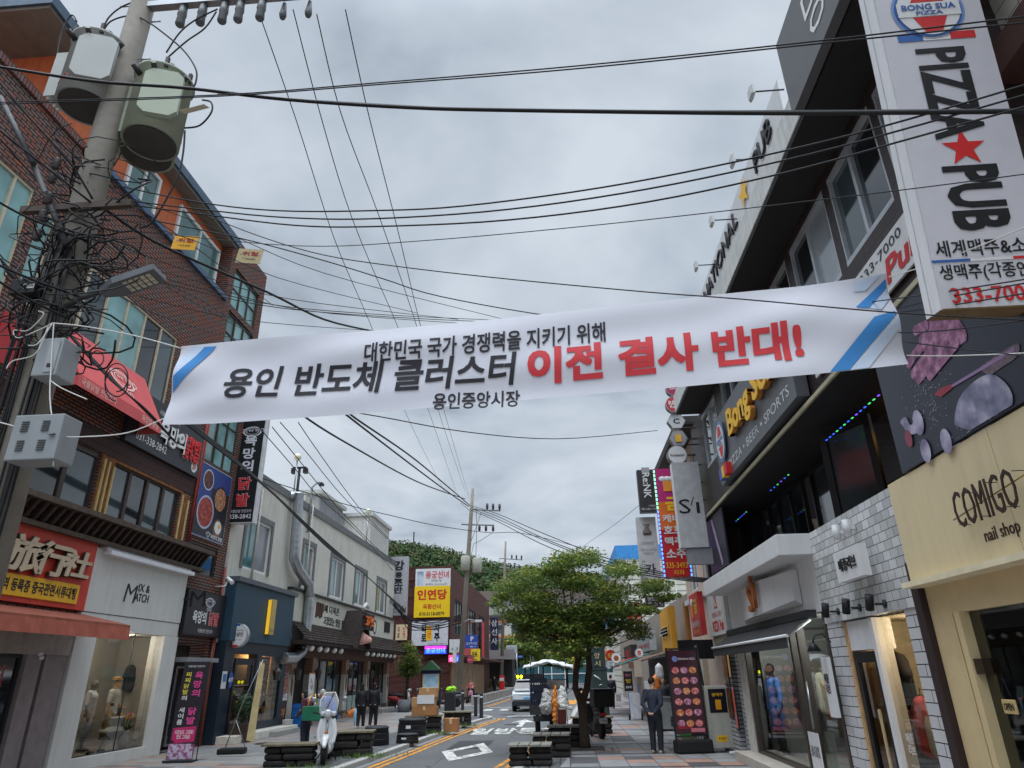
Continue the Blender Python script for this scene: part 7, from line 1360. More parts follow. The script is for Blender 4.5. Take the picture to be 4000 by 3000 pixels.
 disc_sign('round_sign', 'round red sign with yellow letters 포토 beside the black pillar', 36, 2386, 2560, 21, (196, 40, 40), [('포토', 0, .7, 1.3, YL)]); t, r = disc_sign('round_sign', 'round white sign with a brown doughnut picture under the green awning', 31, 2407, 2570, 20, (220, 218, 214), []); q = MB(); disc(q, 0, r * .95, .008, r * .5); q.ob('picture', spots(((90, 40, 20), (190, 120, 60)), 12), t)
 fs('projecting_sign', 'small white sign lettered 커피나라 with a red strip', FV(35, 2372, 2400, 2612, 2582), W2, [('커피\n나라', .5, .55, .7, .6, BLACK, .01)], .2); disc_sign('round_sign', 'round white sign with a red swirl above the green awning', 29, 2497, 2550, 17, (214, 214, 214), [('ㅎ', 0, 1.1, .9, RED)])
 # row of low shops
 b = thing('shop_row', 'row of low shops with mixed fascias continuing down the right pavement', 'building', frame(*RU, (4.5, 0, 0))); MB().box(-60, -24.9, 0, 4.4, -8, -.0).ob('wall', mat((150, 140, 130), .7, var=.1, streak=.2), b); MB().box(-31, -25.4, .1, 2.4, -.1, .05).ob('open_front', mat((58, 44, 34), .7, var=.4, scale=2), b); MB().box(-40, -33, .1, 2.4, -.1, .05).ob('open_front', mat((50, 44, 44), .7, var=.4, scale=2), b); MB().box(-25.3, -24.9, 0, 4.0, 0, .3).ob('timber_post', mat((150, 96, 44), .7, var=.2), b)
 t, w, h = fs('shop_sign', 'deep yellow box fascia with a black lamp sign and two light bars', FRd((2575, 2392), (2629, 2535), 3.75, .2), mat((220, 160, 50), .5, var=.1, streak=.2), (), .2); MB().box(-w * .4, w * .3, h * .28, h * .6, .004, .02).ob('inner_panel', mat((226, 176, 80), .5), t); text('대박집', t, -.05 * w, h * .44, .03, h * .2, w * .5, BLACK, .05, ext=.05); MB().box(-w * .42, w * .36, h * .46, h * .475, .09, .11).box(-w * .42, w * .36, h * .38, h * .395, .09, .11).ob('light_bar', W2, t)
 fs('shop_sign', 'grey shop fascia with red lettering 미래통신 above the green awning', FRd((2501, 2486), (2556, 2540), 4.0, .12), mat((150, 156, 156), .5), [('미래 통신', .5, .3, .22, .84, RED, .02)], .3); fs('shop_sign', 'black shop fascia with red and white letters', FRd((2425, 2530), (2455, 2584), 3.9, .6), mat((40, 40, 42), .5), [('곱창', .5, .5, .5, .5, RED, .03)], .4)
 for nm, lab, y0, y1, z0, z1, d, c in (('awning', 'green sloping awning over the street food stall', 33, 40, 2.0, 2.68, 2.3, (30, 92, 82)), ('awning', 'brown sloping awning beside the yellow fascia', 27.6, 33, 2.15, 2.62, 1.6, (110, 74, 58)), ('awning', 'red awning far down the right pavement', 44, 48, 2.3, 2.7, 1.2, (196, 70, 50))):
  a = thing(nm, lab, 'awning', frame(*RU, (4.4, (y0 + y1) / 2, z0 - .2))); L = (y1 - y0) / 2; H = z1 - z0 + .2; MB().add([(-L, H, 0), (L, H, 0), (L, .25, d), (-L, .25, d), (L, .0, d + .01), (-L, .0, d + .01)], [(0, 1, 2, 3), (3, 2, 4, 5)]).ob('fabric', mat(c, .75, var=.1, streak=.2), a); MB().tube([(-L, .24, d - .03), (L, .24, d - .03)], .025).tube([(L - .05, H - .1, 0), (L - .05, .22, d)], .02).ob('frame', STEEL, a)
 tb = thing('tall_building', 'tall cream building with horizontal siding and a blue roof parapet behind the tree', 'building', frame(*FU, (9, 60, 0))); z1 = P(2450, 2130, Y=60).z; MB().box(-4.2, 10, 0, z1 - 1.2, -14, 0).ob('wall', bricks((206, 204, 190), (196, 194, 184), (130, 130, 124), 8, .5, .05), tb); MB().box(-4.3, 10, z1 - 1.2, z1, -14, .05).ob('roof_parapet', mat((60, 140, 206), .5, streak=.2), tb); [window(tb, x, x + 1.4, y, y + 1.5, .04, 2, 1, WHITE, PANE) for x in (-3.4, -.8) for y in (4, 7.2, 10.4)]
 # pillar
 p = P(2345, 2793, Z=0); o = thing('market_pillar', 'dark green stone pillar lettered 중앙시장 on the right pavement', 'pillar', (p.x, p.y, 0)); hh = P(2348, 2400, Y=p.y).z; dg = mat((44, 56, 58), .5, var=.15)
 MB().box(-.42, .42, -.42, .42, 0, 1.9).ob('base', mat((46, 60, 56), .7, var=.3, scale=8, bump=.5), o, .02); MB().box(-.44, .44, -.44, .44, 1.902, 2.02).ob('collar', dg, o); MB().box(-.38, .38, -.38, .38, 2.022, hh).ob('shaft', dg, o, .02); MB().box(-.44, .44, -.44, .44, hh + .002, hh + .15).ob('cap', dg, o)
 for i, c in enumerate('중앙시장'): text(c, o, 0, 0, 0, .25, .27, mat((196, 180, 130), .4, .2), .01, ext=.02, fn=lambda v, i=i: Vector((v.x, -.385 - v.z, P(2346, (2522, 2562, 2592, 2620)[i], Y=p.y).z + v.y)))
 q = MB(); q.tube([(-.2, -.43, 1.7), (.1, -.43, 1.5)], .03); q.tube([(.0, -.43, 1.25), (.15, -.43, 1.3)], .02); q.ob('carving', W2, o)
 # food stall
 s = thing('food_stall', 'stainless food stall counter with hanging snack bags under the green awning', 'stall', (3.2, 25.6, 0)); MB().box(-.35, .45, -.5, .6, .05, .95).ob('counter', mat((170, 172, 172), .35, .5, streak=.15), s, .02); MB().box(-.4, .5, -.55, .65, .952, 1.0).ob('worktop', STEEL, s); l = MB(); [l.box(.15, .4, -.52, -.502, .15 + .05 * i, .18 + .05 * i) for i in range(6)]; l.ob('vent', DARK, s); MB().box(-.5, -.36, -.52, .5, 1.1, 1.5).ob('price_board', W2, s)
 for i, (x, z, c) in enumerate(((-.2, 1.5, (210, 120, 50)), (-.25, 1.25, (226, 150, 70)), (-.05, 1.85, (200, 200, 200)))): k = thing('snack_bag', ('orange snack bag hung above', 'pale orange snack bag resting on', 'clear plastic bag hung high over')[i] + ' the food stall counter', 'bag', (3.2 + x, 25.2, z - .25 if i != 1 else 1.0)); solid('bag', mat(c, .35, var=.2, scale=8), k, [([(0, 0, .08), (0, 0, .3), (0, 0, .44)], [.15, .14, .04])], [], .025)
 fs('poster', 'hanging photo banner of snacks at the food stall', FV(25.4, 2480, 2510, 2645, 2582), mat((190, 176, 160), .6), (), .02, cat='poster'); fs('menu_board', 'black upright board with pink and yellow letters by the food stall', FV(27.5, 2440, 2474, 2700, 2622), mat((26, 24, 28), .5), [('핫도그', .5, .8, .12, .6, mat((220, 120, 150), .5), .02), ('회오리\n감자', .5, .5, .2, .6, YL, .02), ('닭꼬치', .5, .2, .12, .6, W2, .02)], .04)
 c = thing('hand_truck', 'blue hand truck with small black wheels by the food stall', 'hand truck', (2.75, 31, 0)); MB().tube([(-.2, 0, .1), (-.2, .1, 1.3), (.2, .1, 1.3), (.2, 0, .1)], .025).ob('frame', mat((40, 100, 180), .5), c); [MB().lathe([(.12, -.03), (.12, .03)], 14, Matrix.Translation((x, 0, .12)) @ Matrix.Rotation(math.pi / 2, 4, 'Y')).ob('wheel', RUB, c) for x in (-.25, .25)]; MB().box(-.2, .2, -.3, 0, .08, 1.0).ob('load', mat((200, 200, 206), .6, var=.2), c)
 c = thing('refrigerator', 'black glass drinks refrigerator behind the man in dark clothes', 'fridge', (3.75, 23.4, 0)); MB().box(-.35, .35, -.35, .35, 0, 1.8).ob('cabinet', NEARBLK, c, .01); MB().box(-.28, .28, -.365, -.352, .2, 1.6).ob('door', PANE, c)
 g = P(2625, 2838, Z=0); c = thing('plastic_tub', 'bright green plastic tub leaning on the pavement by the menu board', 'tub', Matrix.Translation((3.3, 22.6, .05)) @ Matrix.Rotation(.35, 4, 'Y')); MB().add([(-.2, -.15, 0), (.2, -.15, 0), (.2, .15, 0), (-.2, .15, 0), (-.28, -.22, .4), (.28, -.22, .4), (.28, .22, .4), (-.28, .22, .4)], [(0, 3, 2, 1), (0, 1, 5, 4), (1, 2, 6, 5), (2, 3, 7, 6), (3, 0, 4, 7)]).ob('tub', mat((70, 190, 70), .45), c)
 u = thing('umbrella', 'grey folded umbrella standing in the bright green tub', 'umbrella', (3.32, 22.6, .12)); MB().lathe([(.02, 0), (.09, .3), (.05, .55), (.01, .6)], 10).ob('canopy', mat((150, 150, 146), .7), u); MB().tube([(0, 0, .58), (0, 0, .72), (.05, 0, .78), (.08, 0, .72)], .012).ob('handle', DARK, u)
right_far()
# ---------------------------------------------------------------- trees
def leaves(mb, c, r, n, rnd, s=.06, flat=.6, ncol=4):
 for _ in range(n):
  d = Vector((rnd.gauss(0, 1), rnd.gauss(0, 1), rnd.gauss(0, 1))).normalized() * rnd.random() ** .45
  p = c + Vector((d.x * r.x, d.y * r.y, d.z * r.z)); a = Vector((rnd.gauss(0, 1), rnd.gauss(0, 1), rnd.gauss(0, .45))).normalized(); b = a.cross(Vector((rnd.gauss(0, .5), rnd.gauss(0, .5), 1))).normalized()
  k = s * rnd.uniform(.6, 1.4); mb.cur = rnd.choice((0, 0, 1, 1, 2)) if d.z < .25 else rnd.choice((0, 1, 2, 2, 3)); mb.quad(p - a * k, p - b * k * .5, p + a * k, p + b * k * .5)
def leaf_mat(c):
 m, t, b = _new('leaf'); c = lin(c); n = noisy(t, 1.6, 3); s = ramp(t, n.outputs['Fac'], [(.3, [x * .65 for x in c]), (.7, [x * 1.3 for x in c])]); t.links.new(s, b.inputs['Base Color']); b.inputs['Roughness'].default_value = .55
 tr = t.nodes.new('ShaderNodeBsdfTranslucent'); mx = t.nodes.new('ShaderNodeMixShader'); mx.inputs[0].default_value = .4; o = t.nodes['Material Output']; t.links.new(s, tr.inputs[0]); t.links.new(b.outputs[0], mx.inputs[1]); t.links.new(tr.outputs[0], mx.inputs[2]); t.links.new(mx.outputs[0], o.inputs[0]); return m
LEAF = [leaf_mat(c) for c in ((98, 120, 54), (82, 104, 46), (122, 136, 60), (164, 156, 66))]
def street_tree():
 t = thing('street_tree', 'broad spreading street tree with forked dark trunk on the right pavement', 'tree', (.39, 19.85, 0)); o = Vector((.39, 19.85, 0)); rnd = random.Random(9)
 R = lambda px, py, dy=0: P(px, py, Y=19.85 + dy) - o
 k = MB(); k.tube([(0, 0, -.05), R(2283, 2880), R(2278, 2800), R(2272, 2730)], [.17, .13, .12, .13], 12); tr = mat((62, 52, 44), .9, var=.25, scale=9, bump=.6)
 k.tube([R(2270, 2740), R(2248, 2690), R(2250, 2620), R(2262, 2560), R(2250, 2480, .2), R(2200, 2380, .5)], [.11, .09, .085, .075, .055, .02], 10); k.tube([R(2276, 2740), R(2292, 2690), R(2302, 2610), R(2298, 2550), R(2310, 2450, -.2), R(2360, 2340, -.5)], [.11, .09, .085, .075, .055, .02], 10); k.ob('trunk', tr, t)
 b = MB(); f = MB()
 cl = [(1990, 2300, 85, 26), (2075, 2250, 85, 28), (2185, 2195, 85, 28), (2310, 2180, 85, 28), (2430, 2225, 85, 24), (2545, 2300, 80, 20), (2100, 2335, 120, 32), (2245, 2280, 115, 34), (2395, 2310, 115, 32), (2520, 2385, 90, 18), (2015, 2400, 90, 28), (2135, 2445, 120, 36), (2275, 2400, 115, 40), (2415, 2440, 115, 24), (2195, 2505, 100, 26), (2325, 2500, 105, 24), (2055, 2475, 60, 18), (2480, 2470, 70, 16), (1950, 2345, 40, 14), (2150, 2230, 60, 20), (2600, 2330, 40, 10), (2260, 2540, 60, 12), (2150, 2390, 110, 34), (2350, 2375, 110, 30), (2060, 2440, 80, 26), (2250, 2460, 120, 30), (2420, 2380, 90, 24)]
 for i, (x, y, rx, ry) in enumerate(cl):
  for dy in (-1.3, -.4, .5, 1.4):
   if rnd.random() < .06: continue
   jx, jy = rnd.uniform(-28, 28), rnd.uniform(-16, 16); c = R(x + jx, y + jy, dy); sc = rnd.uniform(.5, .85) / 125
   leaves(f, c, Vector((rx * sc * 1.15, .62, ry * sc * 1.45)), int(rx * 5), rnd, rnd.uniform(.042, .06))
   if dy == -.4 or i % 4 == 0 and dy > 1: s0 = R(2256 if x < 2270 else 2300, 2520); m = s0.lerp(c, .5) + Vector((0, 0, -.12)); b.tube([s0, m, c], [.03, .018, .005], 6)
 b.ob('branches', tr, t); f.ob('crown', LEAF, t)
 g = tag(MB().box(-.5, .5, -.5, .5, 0, .02).ob('tree_grate', mat((70, 66, 62), .8, var=.3), None, loc=(.39, 19.85, .003)), 'square dark tree pit around the forked trunk', 'tree pit')
def tree(label, x, y, z0, z1, r, n, seed, ls=.12):
 t = thing('tree', label, 'tree', (x, y, 0), 'trees at the far end'); rnd = random.Random(seed); MB().tube([(0, 0, 0), (.05, 0, z0), (0, .1, (z0 + z1) / 2)], [.14, .1, .05], 8).ob('trunk', WOOD_D, t); f = MB()
 for _ in range(14): d = Vector((rnd.gauss(0, 1), rnd.gauss(0, 1), rnd.gauss(0, 1))).normalized(); leaves(f, Vector((d.x * r * .55, d.y * r * .55, (z0 + z1) / 2 + d.z * (z1 - z0) * .3)), Vector((r * .5, r * .5, (z1 - z0) * .22)), n, rnd, ls)
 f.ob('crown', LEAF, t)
street_tree()
p = P(1590, 2640, Y=46); tree('small bushy tree in front of the brick fortune-teller building', p.x, 46, 1.6, P(1590, 2500, Y=46).z, 1.1, 170, 21, .09)
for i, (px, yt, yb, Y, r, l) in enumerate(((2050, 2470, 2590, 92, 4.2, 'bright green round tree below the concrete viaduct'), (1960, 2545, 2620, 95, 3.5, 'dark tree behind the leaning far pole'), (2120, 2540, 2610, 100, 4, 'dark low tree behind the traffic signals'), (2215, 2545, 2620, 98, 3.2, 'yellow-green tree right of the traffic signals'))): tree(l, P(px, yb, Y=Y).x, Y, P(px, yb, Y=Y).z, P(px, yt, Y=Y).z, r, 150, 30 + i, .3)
# ---------------------------------------------------------------- far end of the street
def far_end():
 Y = 51.5; c = P(1762, 2225, Y=Y); xr = c.x; z1 = 9.35
 b = thing('fortune_building', 'red brick two-storey corner building covered in fortune-teller signs at the end of the left pavement', 'building', frame(*FU, (xr, Y, 0)))
 bk = bricks((112, 52, 44), (92, 46, 42), (50, 42, 40), .4, .12, .018, c3=(100, 48, 42)); MB().box(-7, 0, 0, z1, -.4, 0).ob('wall', bk, b)
 L = P(1910, 2310, X=xr).y - Y
 s = thing('brick_row', 'long red brick shop row with dark second-floor windows running back from the fortune-teller signs', 'building', frame(*LU, (xr + .004, Y + L / 2, 0))); hs = [(-L / 2 + 2, -L / 2 + 6.5, 4.6, 7.2), (-L / 2 + 10, -L / 2 + 15, 4.6, 7.2), (-L / 2 + 17, -L / 2 + 22, 4.6, 7.2)]
 wall(s, -L / 2, L / 2, 0, z1, hs, bk, deep=6.9); [panes_row(s, *h, [INK, PANE, INK], -.05, DARK, .12) for h in hs]; MB().box(-L / 2, L / 2, 3.0, 3.1, .01, 1.6).ob('shop_canopy', mat((96, 70, 60), .7), s); MB().box(-L / 2 + .5, L / 2 - 6, .2, 2.7, .0, .1).ob('shop_glass', mat((150, 120, 84), .4, var=.4, scale=.8), s)
 MB().box(-L / 2 + 3, -L / 2 + 16, 3.2, 4.3, .0, .12).ob('pink_notices', mat((206, 66, 70), .5, var=.2, scale=.7), s); MB().rect(-L / 2 + 17.5, -L / 2 + 19.5, 3.4, 6.6, .3).ob('banner', mat((206, 50, 66), .6), s)
 F = lambda a, c_: FF(a, c_, Y - .1)
 t, w, h = fs('wall_sign', 'white fortune-teller sign with a faded photo and red letters 용궁선녀', F((1626, 2224), (1760, 2292)), W2, [('용궁선녀', .62, .66, .42, .66, mat((200, 40, 66), .5), .02), ('전화상담 가능', .6, .34, .12, .3, BLACK, .0), ('예약문의 : 010-5118-0079', .6, .14, .12, .62, BLACK, .0)], .15); MB().rect(-w * .45, -w * .27, h * .1, h * .85, .005).ob('photo', spots(((70, 90, 130), (170, 180, 200), (210, 214, 220)), 1.2), t)
 fs('wall_sign', 'large yellow sign with red letters 인연당 and a telephone number', F((1622, 2292), (1757, 2410)), mat((236, 196, 20), .5, var=.04), [('인연당', .5, .72, .34, .84, mat((196, 44, 30), .5), .04), ('옥황선녀', .5, .34, .17, .5, mat((196, 44, 30), .5), .02), ('010-5118-0079', .5, .11, .12, .7, BLACK, .02)], .16)
 t, w, h = fs('wall_sign', 'white ribbed sign with black letters 타로 사주 and a yellow plate', F((1612, 2428), (1750, 2520)), mat((200, 200, 206), .5), [('타\n로', .34, .52, .72, .15, BLACK, .05), ('사\n주', .7, .52, .72, .16, BLACK, .05), ('010-5118-0079 옥황선녀', .7, .06, .06, .5, BLACK, 0)], .16); MB().rect(-.1 * w + .0, .06 * w, h * .2, h * .8, .01).ob('yellow_plate', YL, t); text('인\n연', t, -.02 * w, h * .53, .014, h * .42, w * .1, RED, .01)
 for nm, lab, a, c_, c1, c2, tx in (('led_sign', 'blue and magenta glowing LED sign below the tarot sign', (1658, 2522), (1748, 2556), (40, 70, 255), (210, 50, 240), '운궁선녀'), ('led_sign', 'small glowing red and blue LED sign beside the far pole', (1753, 2557), (1795, 2588), (60, 60, 250), (250, 60, 110), '신점')):
  t, w, h = fs(nm, lab, F(a, c_), NEARBLK, (), .2); MB().rect(-w * .46, w * .46 if 'blue and' in lab else 0, h * .08 + (h * .5 if 'blue and' in lab else 0), h * .92, .004).ob('pink_field', emit(c2, 1.6), t); MB().rect(-w * .46 if 'blue and' in lab else 0, w * .46, h * .08, h * .5 if 'blue and' in lab else h * .92, .006).ob('blue_field', emit(c1, 1.8), t); text(tx, t, .0, h * .45, .01, h * .5, w * .8, emit((90, 160, 255), 1.5), .03)
 fs('wall_sign', 'white sign with a black round face drawing beside the far pole', F((1757, 2498), (1797, 2548)), W2, [('신점', .5, .25, .2, .6, BLACK, .02)], .14); t = fs('hanging_sign', 'tall grey projecting sign with black brush letters 강릉조반 at the end of the white building', FV(45.8, 1522, 1590, 2406, 2178), mat((172, 172, 176), .5), [('강', .5, .84, .18, .6, DARK, .05), ('릉', .5, .68, .1, .4, DARK, .05), ('조', .5, .55, .13, .5, DARK, .05), ('반', .5, .42, .12, .5, DARK, .05), ('강릉장칼국수', .5, .1, .04, .6, DARK, .0), ('339-5849', .5, .05, .035, .6, DARK, .0)], .4)[0]
 fs('window_poster', 'paired window posters with black and red letters beside the small bushy tree', F((1548, 2440), (1590, 2500)), mat((206, 186, 150), .5), [('타\n로', .25, .5, .7, .2, BLACK, .02), ('인\n연', .72, .5, .7, .2, RED, .02)], .05)
 m = FV(44.5, 1650, 1716, 2698, 2632); t, w, h = fs('map_board', 'street map board with a blue map, yellow border and small green roof', m, mat((224, 176, 60), .5), (), .1); MB().rect(-w * .44, w * .44, h * .12, h * .98, .004).ob('map', spots(((140, 180, 206), (176, 206, 222), (206, 220, 226)), 3), t); MB().box(-w / 2, w / 2, h, h + .18, -.1, .02).ob('heading', mat((44, 44, 96), .5), t); MB().add([(-w * .6, h + .2, .3), (0, h + .75, .3), (w * .6, h + .2, .3), (-w * .6, h + .2, -.4), (0, h + .75, -.4), (w * .6, h + .2, -.4)], [(0, 1, 4, 3), (1, 2, 5, 4), (0, 2, 1)]).ob('roof', mat((50, 84, 56), .6), t); z0 = m[0].translation.z; MB().box(-w / 2 - .1, -w / 2, -z0, h + .3, -.1, .0).box(w / 2, w / 2 + .1, -z0, h + .3, -.1, .0).ob('post', DARK, t)
 # far poles
 for nm, lab, gp, tp, Yp in (('utility_pole', 'far concrete utility pole with transformers in front of the red brick building', (1789, 2752), (1847, 1909), 49.8), ('utility_pole', 'thin far utility pole with crossarms beside the dark blue hanging sign', (1957, 2705), (1975, 2115), 80.8)):
  a, q = P(*gp, Y=Yp), P(*tp, Y=Yp); t = thing(nm, lab, 'pole', (a.x, Yp, 0)); d = q - Vector((a.x, Yp, 0)); MB().tube([(0, 0, 0), d * .82, d], [.2, .15, .1], 14).ob('shaft', mat((140, 132, 120), .85, var=.1, streak=.2), t)
  A = lambda px, py: P(px, py, Y=Yp) - Vector((a.x, Yp, 0)); k = MB(); ins = MB(); s = 1 if Yp < 60 else 0
  arms = [((1840, 1990), (1955, 1995)), ((1803, 2048), (1930, 2052))] if s else [((1950, 2181), (2040, 2187)), ((1950, 2216), (2030, 2222))]
  for p0, p1 in arms:
   k.tube([A(*p0), A(*p1)], .06, 6)
   for f_ in (.55, .75, .97): v = A(*p0).lerp(A(*p1), f_); ins.lathe([(.08, -.45 if s else 0), (.1, -.2 if s else .3), (.06, .0 if s else .5)] if p0 == arms[-1][0] else [(.06, 0), (.1, .3), (.08, .5)], 8, Matrix.Translation(v))
  k.ob('cross_arm', GREY, t); ins.ob('insulator', mat((60, 58, 58), .5), t)
  if s:
   for px, py, m_ in ((1820, 2205, 26), (1865, 2212, 22)):
    v = A(px, py); MB().lathe([(.3, -.95), (.34, -.93), (.34, .0), (.3, .06), (.05, .1)], 16, Matrix.Translation(v + Vector((0, -.2, .5)))).ob('transformer', mat((170, 168, 156), .5, var=.06), t)
   k = MB(); [k.tube([A(*p_) for p_ in l], .018, 5) for l in ([(1880, 2000), (1850, 2090), (1830, 2140), (1818, 2180)], [(1925, 2080), (1880, 2110), (1850, 2125), (1838, 2180)], [(1860, 1985), (1862, 2080), (1858, 2190)], [(1800, 1965), (1830, 1990), (1842, 2005)])]; k.ob('jumper', CABLE, t)
   MB().box(-.35, -.1, -.35, -.15, 2.6, 3.6).ob('meter_box', mat((206, 206, 206), .5), t); v0, v1 = A(1800, 2440), A(1866, 2427); MB().tube([v0, v0.lerp(v1, .5) + Vector((0, -.4, .2)), v1], .05).ob('lamp_arm', GREY, t); MB().box(v1.x - .4, v1.x + .3, v1.y - .15, v1.y + .15, v1.z - .05, v1.z + .1).ob('lamp_head', mat((196, 198, 196), .5), t)
 fs('hanging_sign', 'dark blue vertical sign with white letters 삼선사', FV(76, 1916, 1948, 2540, 2413), mat((34, 36, 62), .5), [('삼', .5, .83, .2, .7, W2, .01), ('선', .5, .55, .2, .7, W2, .01), ('사', .5, .27, .2, .7, W2, .01)], .2)
 fs('hanging_sign', 'blue public parking sign with a white P and arrow', FV(49, 1817, 1867, 2533, 2480), mat((40, 70, 150), .5), [('P', .55, .7, .36, .24, W2, .02), ('공영주차장', .5, .35, .2, .84, W2, .0), ('←', .6, .12, .14, .5, W2, 0)], .06)
 fs('wall_sign', 'yellow and white notice board low on the red brick side wall', FV(53, 1840, 1876, 2582, 2535), mat((232, 200, 50), .5), [('우동', .4, .55, .4, .6, BLACK, .02)], .1); disc_sign('round_sign', 'round pink sign hung from the red brick side wall', 51, 1837, 2577, 13, (190, 50, 100), [('왕만두', 0, .4, 1.4, YL)])
 t, w, h = fs('notice_board', 'pale grey direction board on a pole in front of the far trees', FV(84, 1978, 2020, 2552, 2520), mat((176, 180, 180), .5), [('용인중앙시장\n공영주차장', .5, .5, .5, .8, GREY, 0)], .1); MB().tube([(w * .45, -4.2, -.1), (w * .45, h, -.1)], .1).ob('post', STEEL, t); fs('street_sign', 'small blue arrow street-name sign on the far sign post', FV(83.5, 2020, 2043, 2570, 2560), BL, [('중부대로', .45, .5, .5, .6, W2, 0)], .05)
 # viaduct, apartments, railing
 Yv = 128; z0, z1_, z2 = P(1950, 2402, Y=Yv).z, P(1950, 2340, Y=Yv).z, P(1950, 2308, Y=Yv).z
 v = thing('viaduct', 'grey concrete railway viaduct crossing behind the street tree', 'bridge', (-10, Yv, 0)); cc = mat((158, 156, 150), .85, var=.08, scale=.4, streak=.35); MB().box(-28, 70, 0, 9, z0, z1_).ob('girder', cc, v); MB().box(-28, 70, -.3, .0, z1_ - .3, z2).ob('parapet', mat((120, 108, 98), .85, var=.1, scale=.3, streak=.5), v); [MB().box(x, x + 3, 2, 6, -.1, z0 - .001).ob('pier', cc, v) for x in (-16, 34)]
 Yb = 150; za, zb = 0, P(1950, 2425, Y=Yb).z; a = thing('apartment_building', 'low white building with orange bands under the viaduct', 'building', (0, Yb, 0)); MB().box(-40, 40, 0, 12, -.1, zb).ob('wall', mat((196, 194, 188), .7, var=.05, scale=.3, streak=.2), a); [MB().box(-40.1, 40.1, -.2, -.01, zb * f_, zb * f_ + .5).ob('band', mat((206, 120, 70), .6), a) for f_ in (.97, .72, .45)]; [MB().box(x, x + 3.2, -.15, -.01, zb * f_, zb * f_ + 1.6).ob('window', PANE, a) for x in range(-26, 30, 5) for f_ in (.28, .55, .8)]; MB().box(2, 26, -.5, -.2, zb * .34, zb * .44).ob('yellow_fascia', mat((226, 176, 30), .5), a)
 Yr = 112; zt, zl = P(2130, 2560, Y=Yr).z, 0; r = thing('glass_railing', 'teal glass barrier with white rails across the far end of the street', 'barrier', (0, Yr, 0)); xa, xb = P(1900, 2600, Y=Yr).x, P(2330, 2600, Y=Yr).x; MB().box(xa, xb, 0, .1, .4, zt).ob('panels', pane_mat((44, 84, 92), .15), r); k = MB(); [k.box(xa, xb, -.08, -.01, z - .06, z + .06) for z in (zt, zt * .7, zt * .4)]; k2 = MB(); [k2.box(x - .06, x + .06, -.12, -.081, 0, zt) for x in [xa + i * 2.0 for i in range(int((xb - xa) / 2) + 1)]]; k.ob('rails', W2, r); k2.ob('posts', W2, r)
 for px, lab in ((2004, 'left'), (2240, 'right')):
  q = P(px, 2600, Y=96); t = thing('signal_pole', f'yellow traffic signal pole, the {lab} one of two', 'pole', (q.x, 96, 0)); zt = P(px, 2490 if px < 2100 else 2552, Y=96).z; ye = mat((226, 160, 20), .5); MB().tube([(0, 0, 0), (0, 0, zt)], .16, 10).ob('post', ye, t)
  if px < 2100:
   za = P(px, 2533, Y=96).z; xe = P(2165, 2533, Y=96).x - q.x; MB().tube([(0, -.1, za), (xe, -.1, za)], .09, 8).ob('arm', ye, t)
   for sx in (2106, 2161): x = P(sx, 2538, Y=96).x - q.x; hb = MB().box(x - .3, x + 1.1, -.45, -.2, za - .55, za - .1).ob('signal_head', DARK, t); MB().ball((x, -.48, za - .32), (.2, .06, .2)).ob('red_lamp', emit((255, 40, 30), 6), hb)
 for px, py, c, l in ((1982, 2586, (255, 60, 70), 'red'), (1994, 2595, (40, 240, 160), 'green')): q = P(px, py, Y=92); s = thing('pedestrian_signal', f'small pedestrian signal glowing {c and l} beside the far left pole', 'signal', (q.x, 92, 0)); MB().tube([(0, 0, 0), (0, 0, q.z)], .06).ob('post', GREY, s); hb = MB().box(-.22, .22, -.15, .1, q.z - .25, q.z + .25).ob('head', DARK, s); MB().ball((0, -.17, q.z), (.16, .05, .16)).ob('lamp', emit(c, 5), hb)
 fl = thing('flower_bank', 'bank of planters with green and yellow shrubs along the far pavement', 'planter', (-7.6, 76, 0)); k = MB(); rnd = random.Random(8); [leaves(k, Vector((x, y, .9)), Vector((.6, .6, .5)), 90, rnd, .12) for x, y in ((0, 0), (.6, 4), (1.2, 7), (1.5, 10), (-.6, 2))]; k.ob('foliage', LEAF, fl); MB().box(-1, 2, -.6, 11, 0, .5).ob('trough', mat((130, 126, 120), .8), fl)
 # low shops right of the brick building
 s = thing('dark_shop', 'dark shop with a black awning beyond the red brick building', 'shopfront', frame(*FU, (-8.2, 82, 0))); MB().box(-4, 2.2, 0, 3.6, -4, 0).ob('wall', mat((44, 42, 44), .7, var=.2), s); MB().add([(-4, 4.6, 0), (2.4, 4.4, 0), (2.8, 3.3, 2), (-4, 3.5, 2)], [(0, 3, 2, 1)]).ob('awning', mat((66, 60, 58), .7), s)
far_end()
# ---------------------------------------------------------------- benches, bins, bollards
SLAT = mat((112, 104, 84), .8, var=.3, scale=6); STONE = mat((40, 37, 36), .9, var=.3, scale=7, bump=.7)
def bench(label, x, y, w, d, h, rz=0, n=4, along=True, slat=SLAT, grp=None):
 t = thing('bench', label, 'bench', Matrix.Translation((x, y, 0)) @ Matrix.Rotation(rz, 4, 'Z'), grp); s = MB(); r = random.Random(int(x * 91 + y * 7))
 for lv in range(3):
  cs = [-w / 2, -w / 2 + w * r.uniform(.3, .7), w / 2]
  for a, b in zip(cs, cs[1:]): o = r.uniform(.01, .07); s.box(a + o * .6, b - .008, -d / 2 + o, d / 2 - r.uniform(0, .06), lv * (h - .05) / 3, (lv + 1) * (h - .05) / 3 - .008)
 s.ob('stone_blocks', STONE, t, .045)
 for i in range(n):
  if along: MB().box(-w / 2 - .04, w / 2 + .04, -d / 2 + d * i / n, -d / 2 + d * (i + 1) / n - .015, h - .045, h).ob('slat', slat, t, .006)
  else: MB().box(-w / 2 + w * i / n, -w / 2 + w * (i + 1) / n - .015, -d / 2 - .03, d / 2 + .03, h - .045, h).ob('slat', slat, t, .006)
 return t
